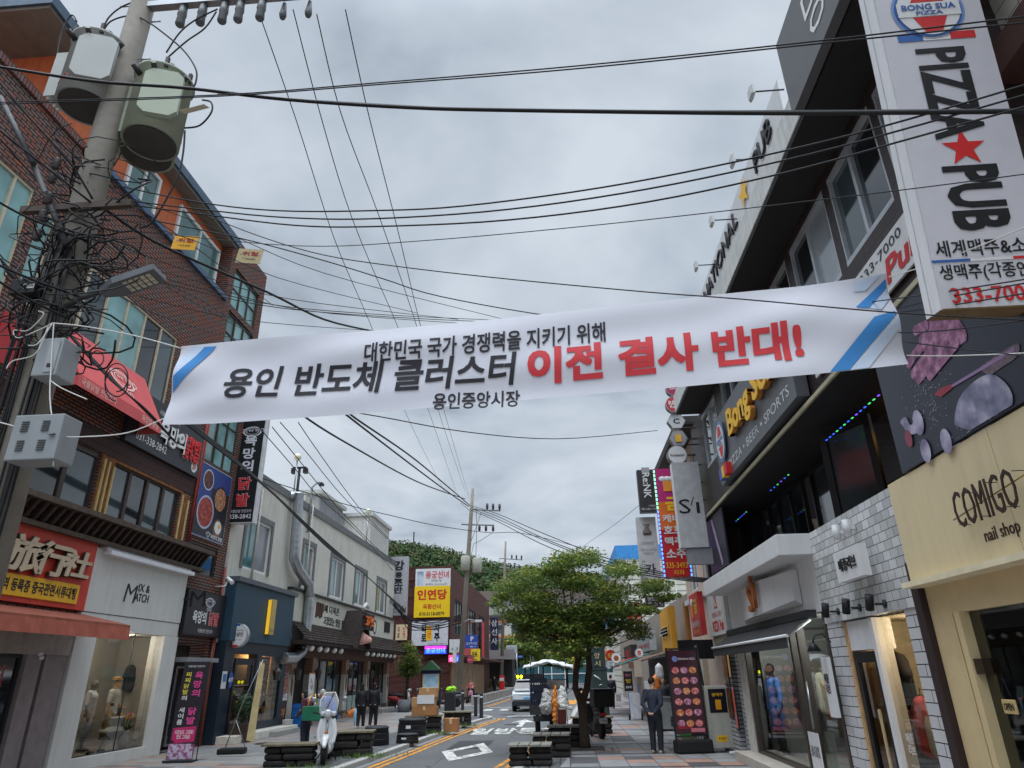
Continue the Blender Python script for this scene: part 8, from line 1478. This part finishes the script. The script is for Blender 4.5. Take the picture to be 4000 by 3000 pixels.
def furniture():
 bench('mossy plank bench on stone blocks, nearest on the left pavement', -6.3, 16.9, 1.12, .6, .46, .12, 3)
 bench('large mossy plank bench on dark stone blocks behind the white scooter', -5.5, 18.95, 1.05, .65, .56, .12, 3)
 bench('slatted plank bench nearest the camera on the right pavement', -.85, 16.55, .95, .62, .42, -.02, 4, False, mat((128, 126, 116), .8, var=.2))
 bench('slatted plank bench second from the camera on the right pavement', -.42, 18.1, .9, .6, .5, -.02, 4, False, mat((112, 110, 102), .8, var=.2))
 bench('slatted plank bench third from the camera, left of the forked tree', -.1, 20.4, .95, .6, .52, -.02, 4, False, mat((112, 110, 102), .8, var=.2))
 bench('dark plank bench behind the forked tree by the black delivery motorcycle', .75, 24.6, 1.3, .6, .5, 0, 3)
 bench('dark plank bench carrying the pile of cardboard boxes', -5.0, 25.9, 1.2, .7, .55, .1, 3); bench('dark plank bench beyond the cardboard boxes, with moss', -4.35, 29.4, 1.1, .7, .5, .1, 3)
 g = MB(); rnd = random.Random(6)
 for cx, cy, n in ((-5.0, 18.5, 160), (-4.65, 25.4, 120), (-4.0, 28.9, 90), (-7.9, 24.4, 60), (3.4, 21.5, 80), (-5.7, 16.5, 50)):
  for _ in range(n): x, y = cx + rnd.gauss(0, .3), cy + rnd.gauss(0, .2); g.add([(x, y, 0), (x + .02, y, 0), (x + rnd.gauss(0, .04), y + rnd.gauss(0, .04), rnd.uniform(.04, .14))], [(0, 1, 2)])
 tag(g.ob('weeds', mat((84, 110, 44), .8, var=.3), None), 'tufts of green weeds at the feet of the benches', 'grass', kind='stuff')
 def tub(label, x, y, r, h, sx=1.0):
  t = thing('storage_tub', label, 'tub', (x, y, 0)); S = Matrix.Diagonal((sx, 1, 1, 1)); c = mat((44, 46, 50), .6, var=.15)
  MB().lathe([(r, 0), (r * .97, h * .3), (r * .985, h * .31), (r * .9, h * .86), (r * .96, h * .87), (r * .94, h * .93), (r * .8, h), (.02, h * 1.01)], 26, S).ob('tub', c, t); k = MB()
  for z in (.3, .6): k.lathe([(r * .985, h * z), (r * .985, h * z + .02)], 26, S)
  k.ob('rib', mat((34, 36, 40), .6), t); MB().box(-.1 * sx, .02, -r * .98, -r * .93, h * .45, h * .62).ob('label', W2, t)
 tub('round black plastic tub with a white paper label, beside the mossy bench', -5.55, 21.6, .37, .5); tub('long black plastic tub with stickers, left of the cardboard boxes', -5.12, 24.5, .36, .54, 1.35); tub('small black plastic lid on the cobbles between the two black tubs', -4.75, 22.1, .28, .26, 1.2)
 t = thing('rubbish_bin', 'tall black bin with a bright green bag on top, behind the cardboard boxes', 'bin', (-5.45, 34.4, 0)); MB().box(-.23, .23, -.25, .25, .06, 1.1).ob('bin', mat((30, 31, 34), .6), t, .03); solid('green_bag', mat((150, 220, 40), .5), t, [([(-.1, 0, 1.2), (.14, 0, 1.22)], [.12, .13])], [], .03, 2, .05); [MB().lathe([(.08, -.03), (.08, .03)], 12, Matrix.Translation((x, -.3, .08)) @ Matrix.Rotation(math.pi / 2, 4, 'Y')).ob('wheel', RUB, t) for x in (-.18, .18)]
 cb = mat((178, 136, 92), .8, var=.08); cb2 = mat((160, 112, 72), .8, var=.1)
 for x, y, z, w, d, h, lab, m in ((-4.95, 25.8, .55, .86, .5, .28, 'wide brown cardboard box at the bottom of the pile on the bench', cb2), (-5.0, 25.8, .835, .8, .46, .28, 'open cardboard box with a white sheet, in the middle of the pile', cb), (-4.86, 25.85, 1.12, .62, .44, .3, 'tan cardboard box on top of the pile on the bench', cb), (-4.1, 26.3, 0, .5, .45, .42, 'brown cardboard carton on the cobbles by the kerb', cb2), (.25, 22.0, 0, .4, .35, .4, 'brown cardboard carton behind the slatted benches by the tree', cb2)):
  t = thing('cardboard_box', lab, 'box', (x, y, z)); MB().box(-w / 2, w / 2, -d / 2, d / 2, 0, h).ob('carton', m, t, .008); MB().box(-.04, .04, -d / 2 - .003, d / 2 + .003, h * .6, h + .003).ob('tape', mat((206, 186, 146), .4), t)
  if 'white sheet' in lab: MB().box(-.2, .4, -d / 2 - .03, -d / 2 - .02, .08, .36).ob('paper', W2, t)
 bl = None
 for px, py in ((1807, 2773), (1858, 2798), (1880, 2806)):
  p = P(px, py, Z=0)
  if bl is None: bl = thing('bollard', 'black post bollard with a white ring at the kerb corner', 'bollard', p, 'black bollards'); MB().lathe([(.1, 0), (.085, .06), (.08, 1.0), (.06, 1.06), (.01, 1.08)], 14).ob('post', mat((34, 35, 38), .5), bl); MB().lathe([(.0815, .84), (.081, .9)], 14).ob('ring', W2, bl)
  else: dup(bl, p)
 cu = None
 for i in range(13):
  y = 48.8 + i * 1.75; x = -6.0 + (y - 49.8) * .0275
  if cu is None: cu = thing('stone_block', 'square granite block in the row along the far left kerb', 'stone block', (x, y, 0), 'granite blocks on the kerb'); MB().box(-.28, .28, -.28, .28, 0, .55).ob('block', mat((136, 134, 130), .85, var=.1, scale=6, bump=.3), cu, .03)
  else: dup(cu, (x, y, 0))
 for i, (px, py) in enumerate(((1577, 2783), (1622, 2772))): p = P(px, py, Z=0); t = thing('planter', ('cylindrical grey stone planter nearer the restaurant', 'cylindrical grey stone planter nearer the map board')[i], 'planter', p); MB().lathe([(.32, 0), (.34, .62), (.3, .62), (.28, .5)], 18).ob('pot', mat((104, 106, 108), .8, var=.15, bump=.3), t)
 f = thing('fire_post', 'red fire extinguisher post on the far left pavement', 'fire post', (-6.5, 74, 0)); MB().box(-.25, .25, -.2, .2, 0, 1.7).ob('post', RED, f, .03); MB().box(-.2, .2, -.22, -.201, 1.2, 1.5).ob('label', W2, f)
furniture()
# ---------------------------------------------------------------- vehicles
def wheel(par, x, y, r, w):
 M = Matrix.Translation((x, y, r)) @ Matrix.Rotation(math.pi / 2, 4, 'Y'); q = r * .62; o = MB().lathe([(q, -w / 2), (r * .9, -w / 2), (r, -w * .3), (r, w * .3), (r * .9, w / 2), (q, w / 2)], 26, M).ob('wheel', RUB, par); d = MB(); d.lathe([(q, -w * .3), (q, w * .3)], 22, M)
 d.ob('rim', DARK, o); s = MB()
 for i in range(8): a = i * math.pi / 4; s.box(-w * .34, w * .34, -.012, .012, 0, q, Matrix.Translation((x, y, r)) @ Matrix.Rotation(a, 4, 'X'))
 s.ob('spokes', STEEL, o)
def bike(label, M, col, seat=(30, 28, 28), box=None, screen=False, leg=True, plate=False, front=None, cat='scooter', S=1.0):
 t = thing('scooter', label, cat, M @ Matrix.Diagonal((S, S, S, 1)) if False else M); m = mat(col, .28, var=.03, spec=.6); fm = mat(front, .28, var=.03) if front else m
 wheel(t, 0, .66, .25, .13); wheel(t, 0, -.6, .25, .14)
 solid('front_fender', fm, t, [([(0, .5, .5), (0, .66, .545), (0, .82, .5), (0, .92, .4)], [.06, .085, .08, .05])], [], .014)
 if leg: solid('leg_shield', fm, t, [([(0, .44, .36), (0, .34, .98)], [.05, .06]), ([(-.17, .38, .44), (-.2, .35, .66), (-.15, .32, .9)], [.035, .04, .035]), ([(.17, .38, .44), (.2, .35, .66), (.15, .32, .9)], [.035, .04, .035])], [((0, .37, .66), (.2, .045, .32)), ((0, .38, .42), (.19, .05, .1))], .014)
 if leg: k = MB(); [k.box(x - .006, x + .006, .405, .425, .42, .86) for x in (-.11, -.04, .04, .11)]; k.ob('shield_rib', fm, t); MB().box(-.05, .05, .41, .43, .5, .55).ob('horn_cover', STEEL, t)
 solid('rear_body', m, t, [([(0, -.1, .42), (0, -.45, .58), (0, -.82, .66)], [.13, .2, .1]), ([(0, .4, .3), (0, -.2, .3)], [.13, .15])], [], .02)
 solid('seat', mat(seat, .6), t, [([(0, .0, .74), (0, -.4, .78), (0, -.75, .8)], [.1, .14, .1])], [], .02)
 MB().tube([(0, .66, .25), (0, .44, .7), (0, .36, .98)], .03).tube([(-.07, .66, .25), (-.07, .56, .5)], .02).tube([(.07, .66, .25), (.07, .56, .5)], .02).ob('fork', STEEL, t)
 solid('headset', fm, t, [([(-.14, .34, 1.03), (.14, .34, 1.03)], [.055, .055])], [((0, .4, 1.03), (.1, .1, .085))], .014)
 MB().tube([(-.36, .26, 1.06), (-.15, .34, 1.02), (.15, .34, 1.02), (.36, .26, 1.06)], .02).ob('handlebar', DARK, t)
 h = MB(); h.lathe([(.09, 0), (.095, .03), (.065, .05), (.01, .055)], 18, Matrix.Translation((0, .47, 1.03)) @ Matrix.Rotation(-math.pi / 2, 4, 'X')); h.ob('headlight', mat((196, 200, 204), .1, .3), t)
 for sx in (-1, 1): k = MB(); k.tube([(sx * .26, .3, 1.06), (sx * .33, .3, 1.28)], .008); k.ball((sx * .36, .3, 1.33), (.07, .015, .055)); k.ob('mirror', STEEL if front is None else BLACK, t)
 MB().ball((0, .74, .66), (.03, .02, .035)).ob('indicator', mat((206, 110, 30), .3), t); MB().tube([(.12, -.1, .2), (.25, -.2, .02)], .014).tube([(-.12, -.1, .2), (-.22, -.2, .02)], .014).ob('stand', DARK, t)
 if screen: s = MB(); s.tube([(-.19, .44, 1.05), (-.21, .34, 1.3), (-.12, .26, 1.48), (.12, .26, 1.48), (.21, .34, 1.3), (.19, .44, 1.05)], .012); so_ = s.ob('windshield', W2, t); q = MB(); q.add([(-.19, .44, 1.05), (.19, .44, 1.05), (.2, .34, 1.3), (.12, .27, 1.47), (-.12, .27, 1.47), (-.2, .34, 1.3)], [(0, 1, 2, 3, 4, 5)]); q.ob('shield', glass((230, 236, 238), .9), so_)
 if box: b = MB(); b.box(-.3, .3, -1.12, -.55, .86, 1.32); bo = b.ob('delivery_box', mat(box, .6), t, .03); MB().box(-.31, .31, -1.13, -.54, 1.322, 1.36).ob('lid', mat(box, .5), bo, .015)
 if plate: MB().box(-.12, .12, -.9, -.885, .42, .56).ob('plate', W2, t); text('가 3741', t, 0, 0, 0, .07, .2, BLACK, .01, fn=lambda v: Vector((v.x, -.905, .49 + v.y))); MB().box(-.1, .1, -.92, -.88, .62, .7).ob('tail_light', RED, t)
 return t
def vehicles():
 Rz = lambda a: Matrix.Rotation(math.radians(a), 4, 'Z')
 p = P(1260, 2985, Z=0); bike('white retro scooter with a clear windshield, parked facing the camera on the left pavement', Matrix.Translation((p.x - .08, p.y + .45, 0)) @ Rz(180 + 14), (216, 218, 220), screen=True)
 p = P(2335, 2885, Z=0); bike('black delivery scooter with a big black box, seen from behind beside the tree', Matrix.Translation((p.x, p.y + .5, 0)) @ Rz(12), (36, 30, 34), box=(26, 26, 28), plate=True, front=(30, 28, 32))
 bike('red scooter with white leg shield parked at the far end of the restaurant', Matrix.Translation((-9.9, 44.2, 0)) @ Rz(-68), (150, 34, 40), front=(206, 200, 190)); bike('dark scooter with a tall screen parked in front of the map board', Matrix.Translation((-9.0, 46.5, 0)) @ Rz(120), (50, 52, 58), screen=False, front=(60, 62, 68)); bike('grey scooter half hidden behind the cardboard boxes', Matrix.Translation((-7.4, 45.5, 0)) @ Rz(100), (70, 72, 78), front=(80, 82, 88))
 # electric SUV from behind
 c = P(2065, 2773, Z=0); t = thing('suv', 'white electric SUV driving away with a black roof sign and blue number plate', 'car', (c.x, c.y + .9, -.1)); wm = mat((208, 212, 214), .22, var=.02, spec=.7)
 st = [(-.95, .62, .92, .86, .9), (-.72, .36, 1.02, .93, .93), (-.2, .3, 1.1, .94, .93), (.9, .3, 1.12, .94, .93), (2.6, .3, 1.08, .94, .92), (3.1, .5, .9, .8, .8)]
 b = MB(); n = 12
 for y, z0, z1, w0, w1 in st: b.v += [(-w0 * .96, y, z0), (-w0, y, z0 + .18), (-w1, y, z1 - .12), (-w1 * .95, y, z1), (w1 * .95, y, z1), (w1, y, z1 - .12), (w0, y, z0 + .18), (w0 * .96, y, z0)]
 for i in range(len(st) - 1):
  for j in range(8): b.f.append((i * 8 + j, i * 8 + (j + 1) % 8, (i + 1) * 8 + (j + 1) % 8, (i + 1) * 8 + j))
 b.f += [(7, 6, 5, 4, 3, 2, 1, 0), tuple(len(b.v) - 8 + k for k in range(8))]; b.sm = [False] * len(b.f); b.mi = [0] * len(b.f); b.ob('body', wm, t, .04)
 g = MB(); g.add([(-.86, -.72, 1.03), (.86, -.72, 1.03), (.68, -.38, 1.56), (-.68, -.38, 1.56), (-.86, 1.9, 1.1), (.86, 1.9, 1.1), (.66, 1.1, 1.6), (-.66, 1.1, 1.6)], [(0, 1, 2, 3), (1, 5, 6, 2), (5, 4, 7, 6), (4, 0, 3, 7)]); g.ob('greenhouse', mat((22, 24, 28), .12, var=0, spec=.7), t); MB().box(-.68, .68, -.5, 1.15, 1.565, 1.62).ob('roof', wm, t, .03)
 MB().box(-.74, .74, -.86, -.7, 1.03, 1.15).ob('spoiler_lip', wm, t, .03); MB().box(-.9, .9, -1.0, -.8, .3, .56).ob('bumper', mat((36, 38, 42), .5), t, .03); MB().box(-.62, .62, -1.01, -.99, .24, .29).ob('bumper_trim', STEEL, t)
 for s in (-1, 1): MB().add([(s * .93, -.72, 1.0), (s * .80, -.80, .98), (s * .76, -.88, .74), (s * .88, -.86, .60), (s * .955, -.7, .66)], [(0, 1, 2, 3, 4) if s < 0 else (4, 3, 2, 1, 0)]).ob('tail_light', mat((46, 16, 20), .2), t); wheel(t, s * .82, -.05, .36, .24); wheel(t, s * .82, 2.45, .36, .24)
 MB().box(-.27, .27, -.99, -.96, .62, .74).ob('plate', mat((120, 178, 214), .4, var=0), t); text('46바 3711', t, 0, 0, 0, .08, .42, BLACK, .01, fn=lambda v: Vector((v.x, -.993, .68 + v.y))); MB().box(-.5, .5, -.95, -.93, .8, .82).ob('handle', mat((190, 194, 196), .3), t); r = MB().box(-.72, .78, -.36, -.1, 1.63, 1.92).ob('roof_sign', mat((28, 29, 30), .4), t, .02)
 k = MB(); [k.ball((x, -.37, 1.77), (.08, .02, .09)) for x in (-.6, -.4)]; k.ob('sign_lamps', emit((230, 240, 30), 3), r)
 # motor tricycle
 c = P(2150, 2855, Z=0); t = thing('cargo_tricycle', 'loaded three-wheeled cargo motorcycle with a white canopy, stopped in the lane', 'motor tricycle', (c.x, 25.6, -.1)); dk = mat((58, 58, 60), .6, .2, var=.2, streak=.3)
 MB().box(-.66, .66, -.1, 1.5, .62, .68).box(-.68, -.65, -.1, 1.5, .68, .95).box(.65, .68, -.1, 1.5, .68, .95).box(-.65, .65, -.12, -.09, .62, .92).ob('cargo_bed', dk, t); MB().box(-.3, .3, -.05, 2.4, .42, .6).ob('chassis', DARK, t); MB().box(-.55, .55, -.14, -.1, .42, .6).ob('tail_board', DARK, t); wheel(t, -.42, .25, .3, .16); wheel(t, .42, .25, .3, .16); wheel(t, 0, 2.5, .28, .14)
 k = MB(); [k.tube([(x, y, .68), (x, y, 2.5)], .022) for x in (-.6, .62) for y in (0, 1.9)]; k.tube([(-.6, 0, 1.7), (.62, 0, 1.7)], .015); k.ob('canopy_frame', dk, t)
 cz = P(2140, 2565, Y=25.6).z + .1; cv = MB(); vs = []; nx, ny = 14, 6
 for j in range(ny + 1):
  for i in range(nx + 1): u, v = i / nx, j / ny; x = -.86 + 1.74 * u; h = cz - .06 - .2 * abs(2 * u - .95) ** 1.2 - .1 * abs(2 * v - 1) + .02 * math.sin(i * 2.1 + j); vs.append((x, -.35 + 2.5 * v, h))
 cv.add(vs, [(j * (nx + 1) + i, j * (nx + 1) + i + 1, (j + 1) * (nx + 1) + i + 1, (j + 1) * (nx + 1) + i) for j in range(ny) for i in range(nx)], True); o = cv.ob('canopy', mat((214, 216, 216), .5, var=.03), t); sm = o.modifiers.new('s', 'SOLIDIFY'); sm.thickness = .03
 MB().tube([(-.35, 2.1, 1.2), (0, 2.3, 1.1), (.62, 2.1, 1.2)], .02).ob('handlebar', DARK, t); q = MB(); q.tube([(.62, 2.1, 1.2), (.85, 2.05, 1.35)], .01); q.ball((.9, 2.0, 1.4), (.09, .02, .08)); q.ob('mirror', BLACK, t)
 x0, y0 = c.x, 25.6
 s = thing('crate_stack', 'stack of dark blue plastic crates on the left of the tricycle bed', 'crate', (x0 - .35, y0 + .15, .582)); crate_mesh(s, .58, .4, .27, (30, 36, 56), 4)
 for lab, x, y, z, r, h, col in (('grey translucent plastic sack hung from the tricycle canopy frame', -.08, -.22, .62, .24, .75, (176, 176, 172)), ('white plastic sack hung at the right rear of the tricycle', .45, -.22, .72, .2, .75, (206, 206, 200)), ('long orange bag hung between the two pale sacks', .2, -.34, .35, .1, 1.1, (226, 134, 44))): s = thing('sack', lab, 'bag', (x0 + x, y0 + y, z - .1)); solid('bag', mat(col, .45, var=.15, scale=7, bump=.4), s, [([(0, 0, r), (0, 0, h * .6), (.02, .05, h * .9), (.03, .08, h)], [r, r * .85, r * .6, .06])], [((r * .5, 0, r * .8), (r * .6, r * .7, r * .7))], .022, 2, .05)
 s = thing('styrofoam_box', 'white tilted polystyrene box with a dark band hanging at the tricycle rear', 'box', Matrix.Translation((x0 + .5, y0 - .42, .42)) @ Matrix.Rotation(.25, 4, 'Y')); MB().box(-.22, .2, -.12, .12, 0, .4).ob('box', mat((206, 206, 200), .7), s, .02); MB().box(-.225, .205, -.123, .123, .3, .32).ob('band', DARK, s)
 s = thing('foam_roll', 'roll of white packing foam across the tricycle bed', 'roll', (x0 + .15, y0 + .8, 1.3)); MB().tube([(-.4, 0, .14), (.4, 0, .14)], .14, 14).ob('roll', mat((214, 214, 212), .6, bump=.4), s)
 s = thing('folding_chair', 'folded metal chair leaning beside the slatted bench by the tricycle', 'chair', (-.3, 22.6, 0)); MB().tube([(-.1, 0, 0), (-.05, .1, .8), (.25, .1, .9), (.3, 0, 0)], .02).ob('frame', STEEL, s); MB().box(-.02, .24, .08, .13, .4, .8).ob('seat', mat((120, 60, 50), .6), s)
vehicles()
# ---------------------------------------------------------------- people in the street
def people():
 A = math.radians
 pk = dict(er=(.16, .04, .64), wr=(.1, .15, .6), hr=(.06, .18, .62), el=(-.14, .0, .63), wl=(-.1, .13, .56), hl=(-.06, .16, .56))
 t = figure('person with short dark hair in a maroon top, holding a green bag with yellow straps', (-7.2, 20.3, 0), A(75), 1.55, top=(84, 34, 52), pants=(36, 36, 50), hair=(28, 24, 24), pose=dict(pk, chest=(0, .03, .72), neck=(0, .06, .82), head=(0, .09, .905)), hairlen=.03, wide=1.1, topname='sweater')
 b = thing('shopping_bag', 'dark green shopping bag with yellow handles held by the person in maroon', 'bag', (-6.95, 20.0, .74)); MB().box(-.27, .27, -.07, .07, 0, .36).ob('bag', mat((28, 108, 78), .6, var=.12), b, .02); MB().tube([(-.12, -.08, .36), (-.06, -.06, .66), (.06, -.06, .66), (.12, -.08, .36)], .014).ob('handles', YL, b)
 t = figure('person with grey hair in a blue jacket and white face mask, leaning forward', (-6.65, 20.9, 0), A(110), 1.62, top=(46, 84, 160), pants=(34, 36, 46), hair=(170, 168, 164), pose=dict(waist=(0, .03, .6), chest=(0, .1, .71), neck=(0, .17, .79), head=(0, .22, .86), sl=(-.105, .12, .77), sr=(.105, .12, .77), el=(-.13, .2, .62), er=(.13, .2, .62), wl=(-.06, .32, .6), wr=(.08, .32, .58), hl=(-.03, .35, .6), hr=(.05, .36, .58), yaw=-.4), wide=1.1)
 m = MB(); m.ball(Vector((.02, .27, .835)) * 1.62, (.055, .03, .05), 12, 8); m.ob('face_mask', W2, t)
 for i, (x, y, l) in enumerate(((-7.95, 28.4, 'person in black with long dark hair and a white shoulder stripe, carrying an orange bag'), (-7.6, 28.9, 'person in a black tracksuit with long dark hair, walking away beside the orange bag carrier'))):
  t = figure(l, (x, y, 0), A(4 - 10 * i), 1.6, top=(26, 26, 30), pants=(22, 22, 26), hair=(18, 16, 18), hairlen=.12, wide=1.15, shoe=(190, 186, 180), pose=dict(kr=(.05, .05, .29), ar=(.05, .05, .05), al=(-.05, -.07, .06)))
  MB().box(-.12, .12, -.13, -.12, .80, .82).ob('jacket_stripe', W2, t)
 b = thing('handbag', 'orange bag carried at the left by the person in black', 'bag', (-8.3, 28.2, .42)); solid('bag', mat((206, 110, 50), .5), b, [([(0, 0, .1), (.12, 0, .16)], [.14, .13])], [], .02); MB().tube([(-.05, 0, .2), (.02, 0, .38), (.12, 0, .26)], .012).ob('strap', mat((206, 110, 50), .5), b)
 u = thing('umbrella', 'pale blue folded umbrella held beside the orange bag', 'umbrella', (-8.08, 28.05, .1)); MB().lathe([(.01, 0), (.05, .2), (.06, .5), (.02, .62)], 12).ob('canopy', mat((130, 176, 196), .6), u); MB().tube([(0, 0, .6), (0, 0, .78)], .012).ob('handle', DARK, u)
 figure('person in dark blue standing with hands clasped behind the back by the menu board', (2.1, 18.55, 0), A(-28), 1.68, top=(44, 50, 66), pants=(34, 36, 46), shoe=(150, 140, 124), hair=(28, 26, 26), pose=dict(el=(-.14, -.07, .64), er=(.14, -.07, .64), wl=(-.05, -.115, .53), wr=(.05, -.115, .53), hl=(-.005, -.13, .51), hr=(.0, -.12, .50), yaw=-.5), wide=1.12, vox=.011)
 t = figure('person in dark clothes walking away down the right pavement past the black pillar', (2.4, 40.6, 0), A(0), 1.7, top=(34, 36, 46), pants=(28, 28, 34), pose=dict(kr=(.05, .06, .29), ar=(.05, .08, .05), al=(-.05, -.1, .08)), wide=1.1)
 b = thing('shopping_bag', 'white shopping bag carried by the person walking away on the right', 'bag', (2.75, 40.5, .35)); MB().box(-.13, .13, -.06, .06, 0, .38).ob('bag', W2, b, .02)
 figure('person with dark shoulder-length hair in a pink jacket behind the pushchair at the far pole', (-6.95, 52.9, 0), A(180), 1.6, top=(226, 146, 140), pants=(28, 28, 32), hairlen=.07, pose=dict(el=(-.14, .03, .64), er=(.14, .03, .64), wl=(-.07, .16, .57), wr=(.07, .16, .57), hl=(-.05, .2, .56), hr=(.05, .2, .56)))
 s = thing('pushchair', 'black pushchair facing the camera at the far concrete pole', 'pushchair', (-6.8, 52.0, 0)); MB().box(-.22, .22, -.1, .3, .3, .4).box(-.22, .22, .2, .3, .4, .95).ob('seat', BLACK, s, .03); k = MB(); [k.tube([(x, -.25, .1), (x, .2, .5), (x, .55, 1.0)], .018) for x in (-.24, .24)]; k.ob('frame', DARK, s); [MB().lathe([(.1, -.03), (.1, .03)], 12, Matrix.Translation((x, y, .1)) @ Matrix.Rotation(math.pi / 2, 4, 'Y')).ob('wheel', RUB, s) for x in (-.24, .24) for y in (-.25, .3)]
 sit = dict(pelvis=(0, 0, .52), kl=(-.06, .26, .5), kr=(.06, .26, .5), al=(-.06, .28, .24), ar=(.06, .28, .24))
 figure('small child in a pink top sitting in the black pushchair', (-6.8, 52.05, -.02), A(180), .98, top=(226, 150, 176), pants=(60, 60, 76), pose=sit)
 figure('person in a pale top sitting low beside the far concrete pole', (-7.9, 51.0, -.35), A(150), 1.55, top=(206, 204, 198), pants=(60, 60, 66), pose=dict(sit))
 p = P(1932, 2713, Z=0); figure('person all in black with a pale face mask standing by the far flower bank', (p.x, p.y, 0), A(170), 1.68, top=(24, 24, 28), pants=(22, 22, 26), wide=1.1)
 c = P(2150, 2855, Z=0).x; figure('person in dark clothes and cap riding the cargo tricycle, seen from behind', (c - .3, 27.0, .0), 0, 1.68, top=(36, 36, 42), pants=(34, 34, 38), hair=(24, 24, 28), pose=dict(pelvis=(0, 0, .52), kl=(-.1, .25, .46), kr=(.1, .25, .46), al=(-.12, .26, .2), ar=(.12, .26, .2), el=(-.16, .1, .66), er=(.16, .1, .66), wl=(-.13, .26, .68), wr=(.13, .26, .68), hl=(-.13, .3, .68), hr=(.13, .3, .68)), wide=1.15)
 figure('stall keeper in a dark apron standing behind the food stall counter', (3.5, 27.2, 0), A(170), 1.62, top=(54, 54, 60), pants=(40, 40, 46))
people()
bpy.data.objects.remove(_to); bpy.data.curves.remove(_tc)
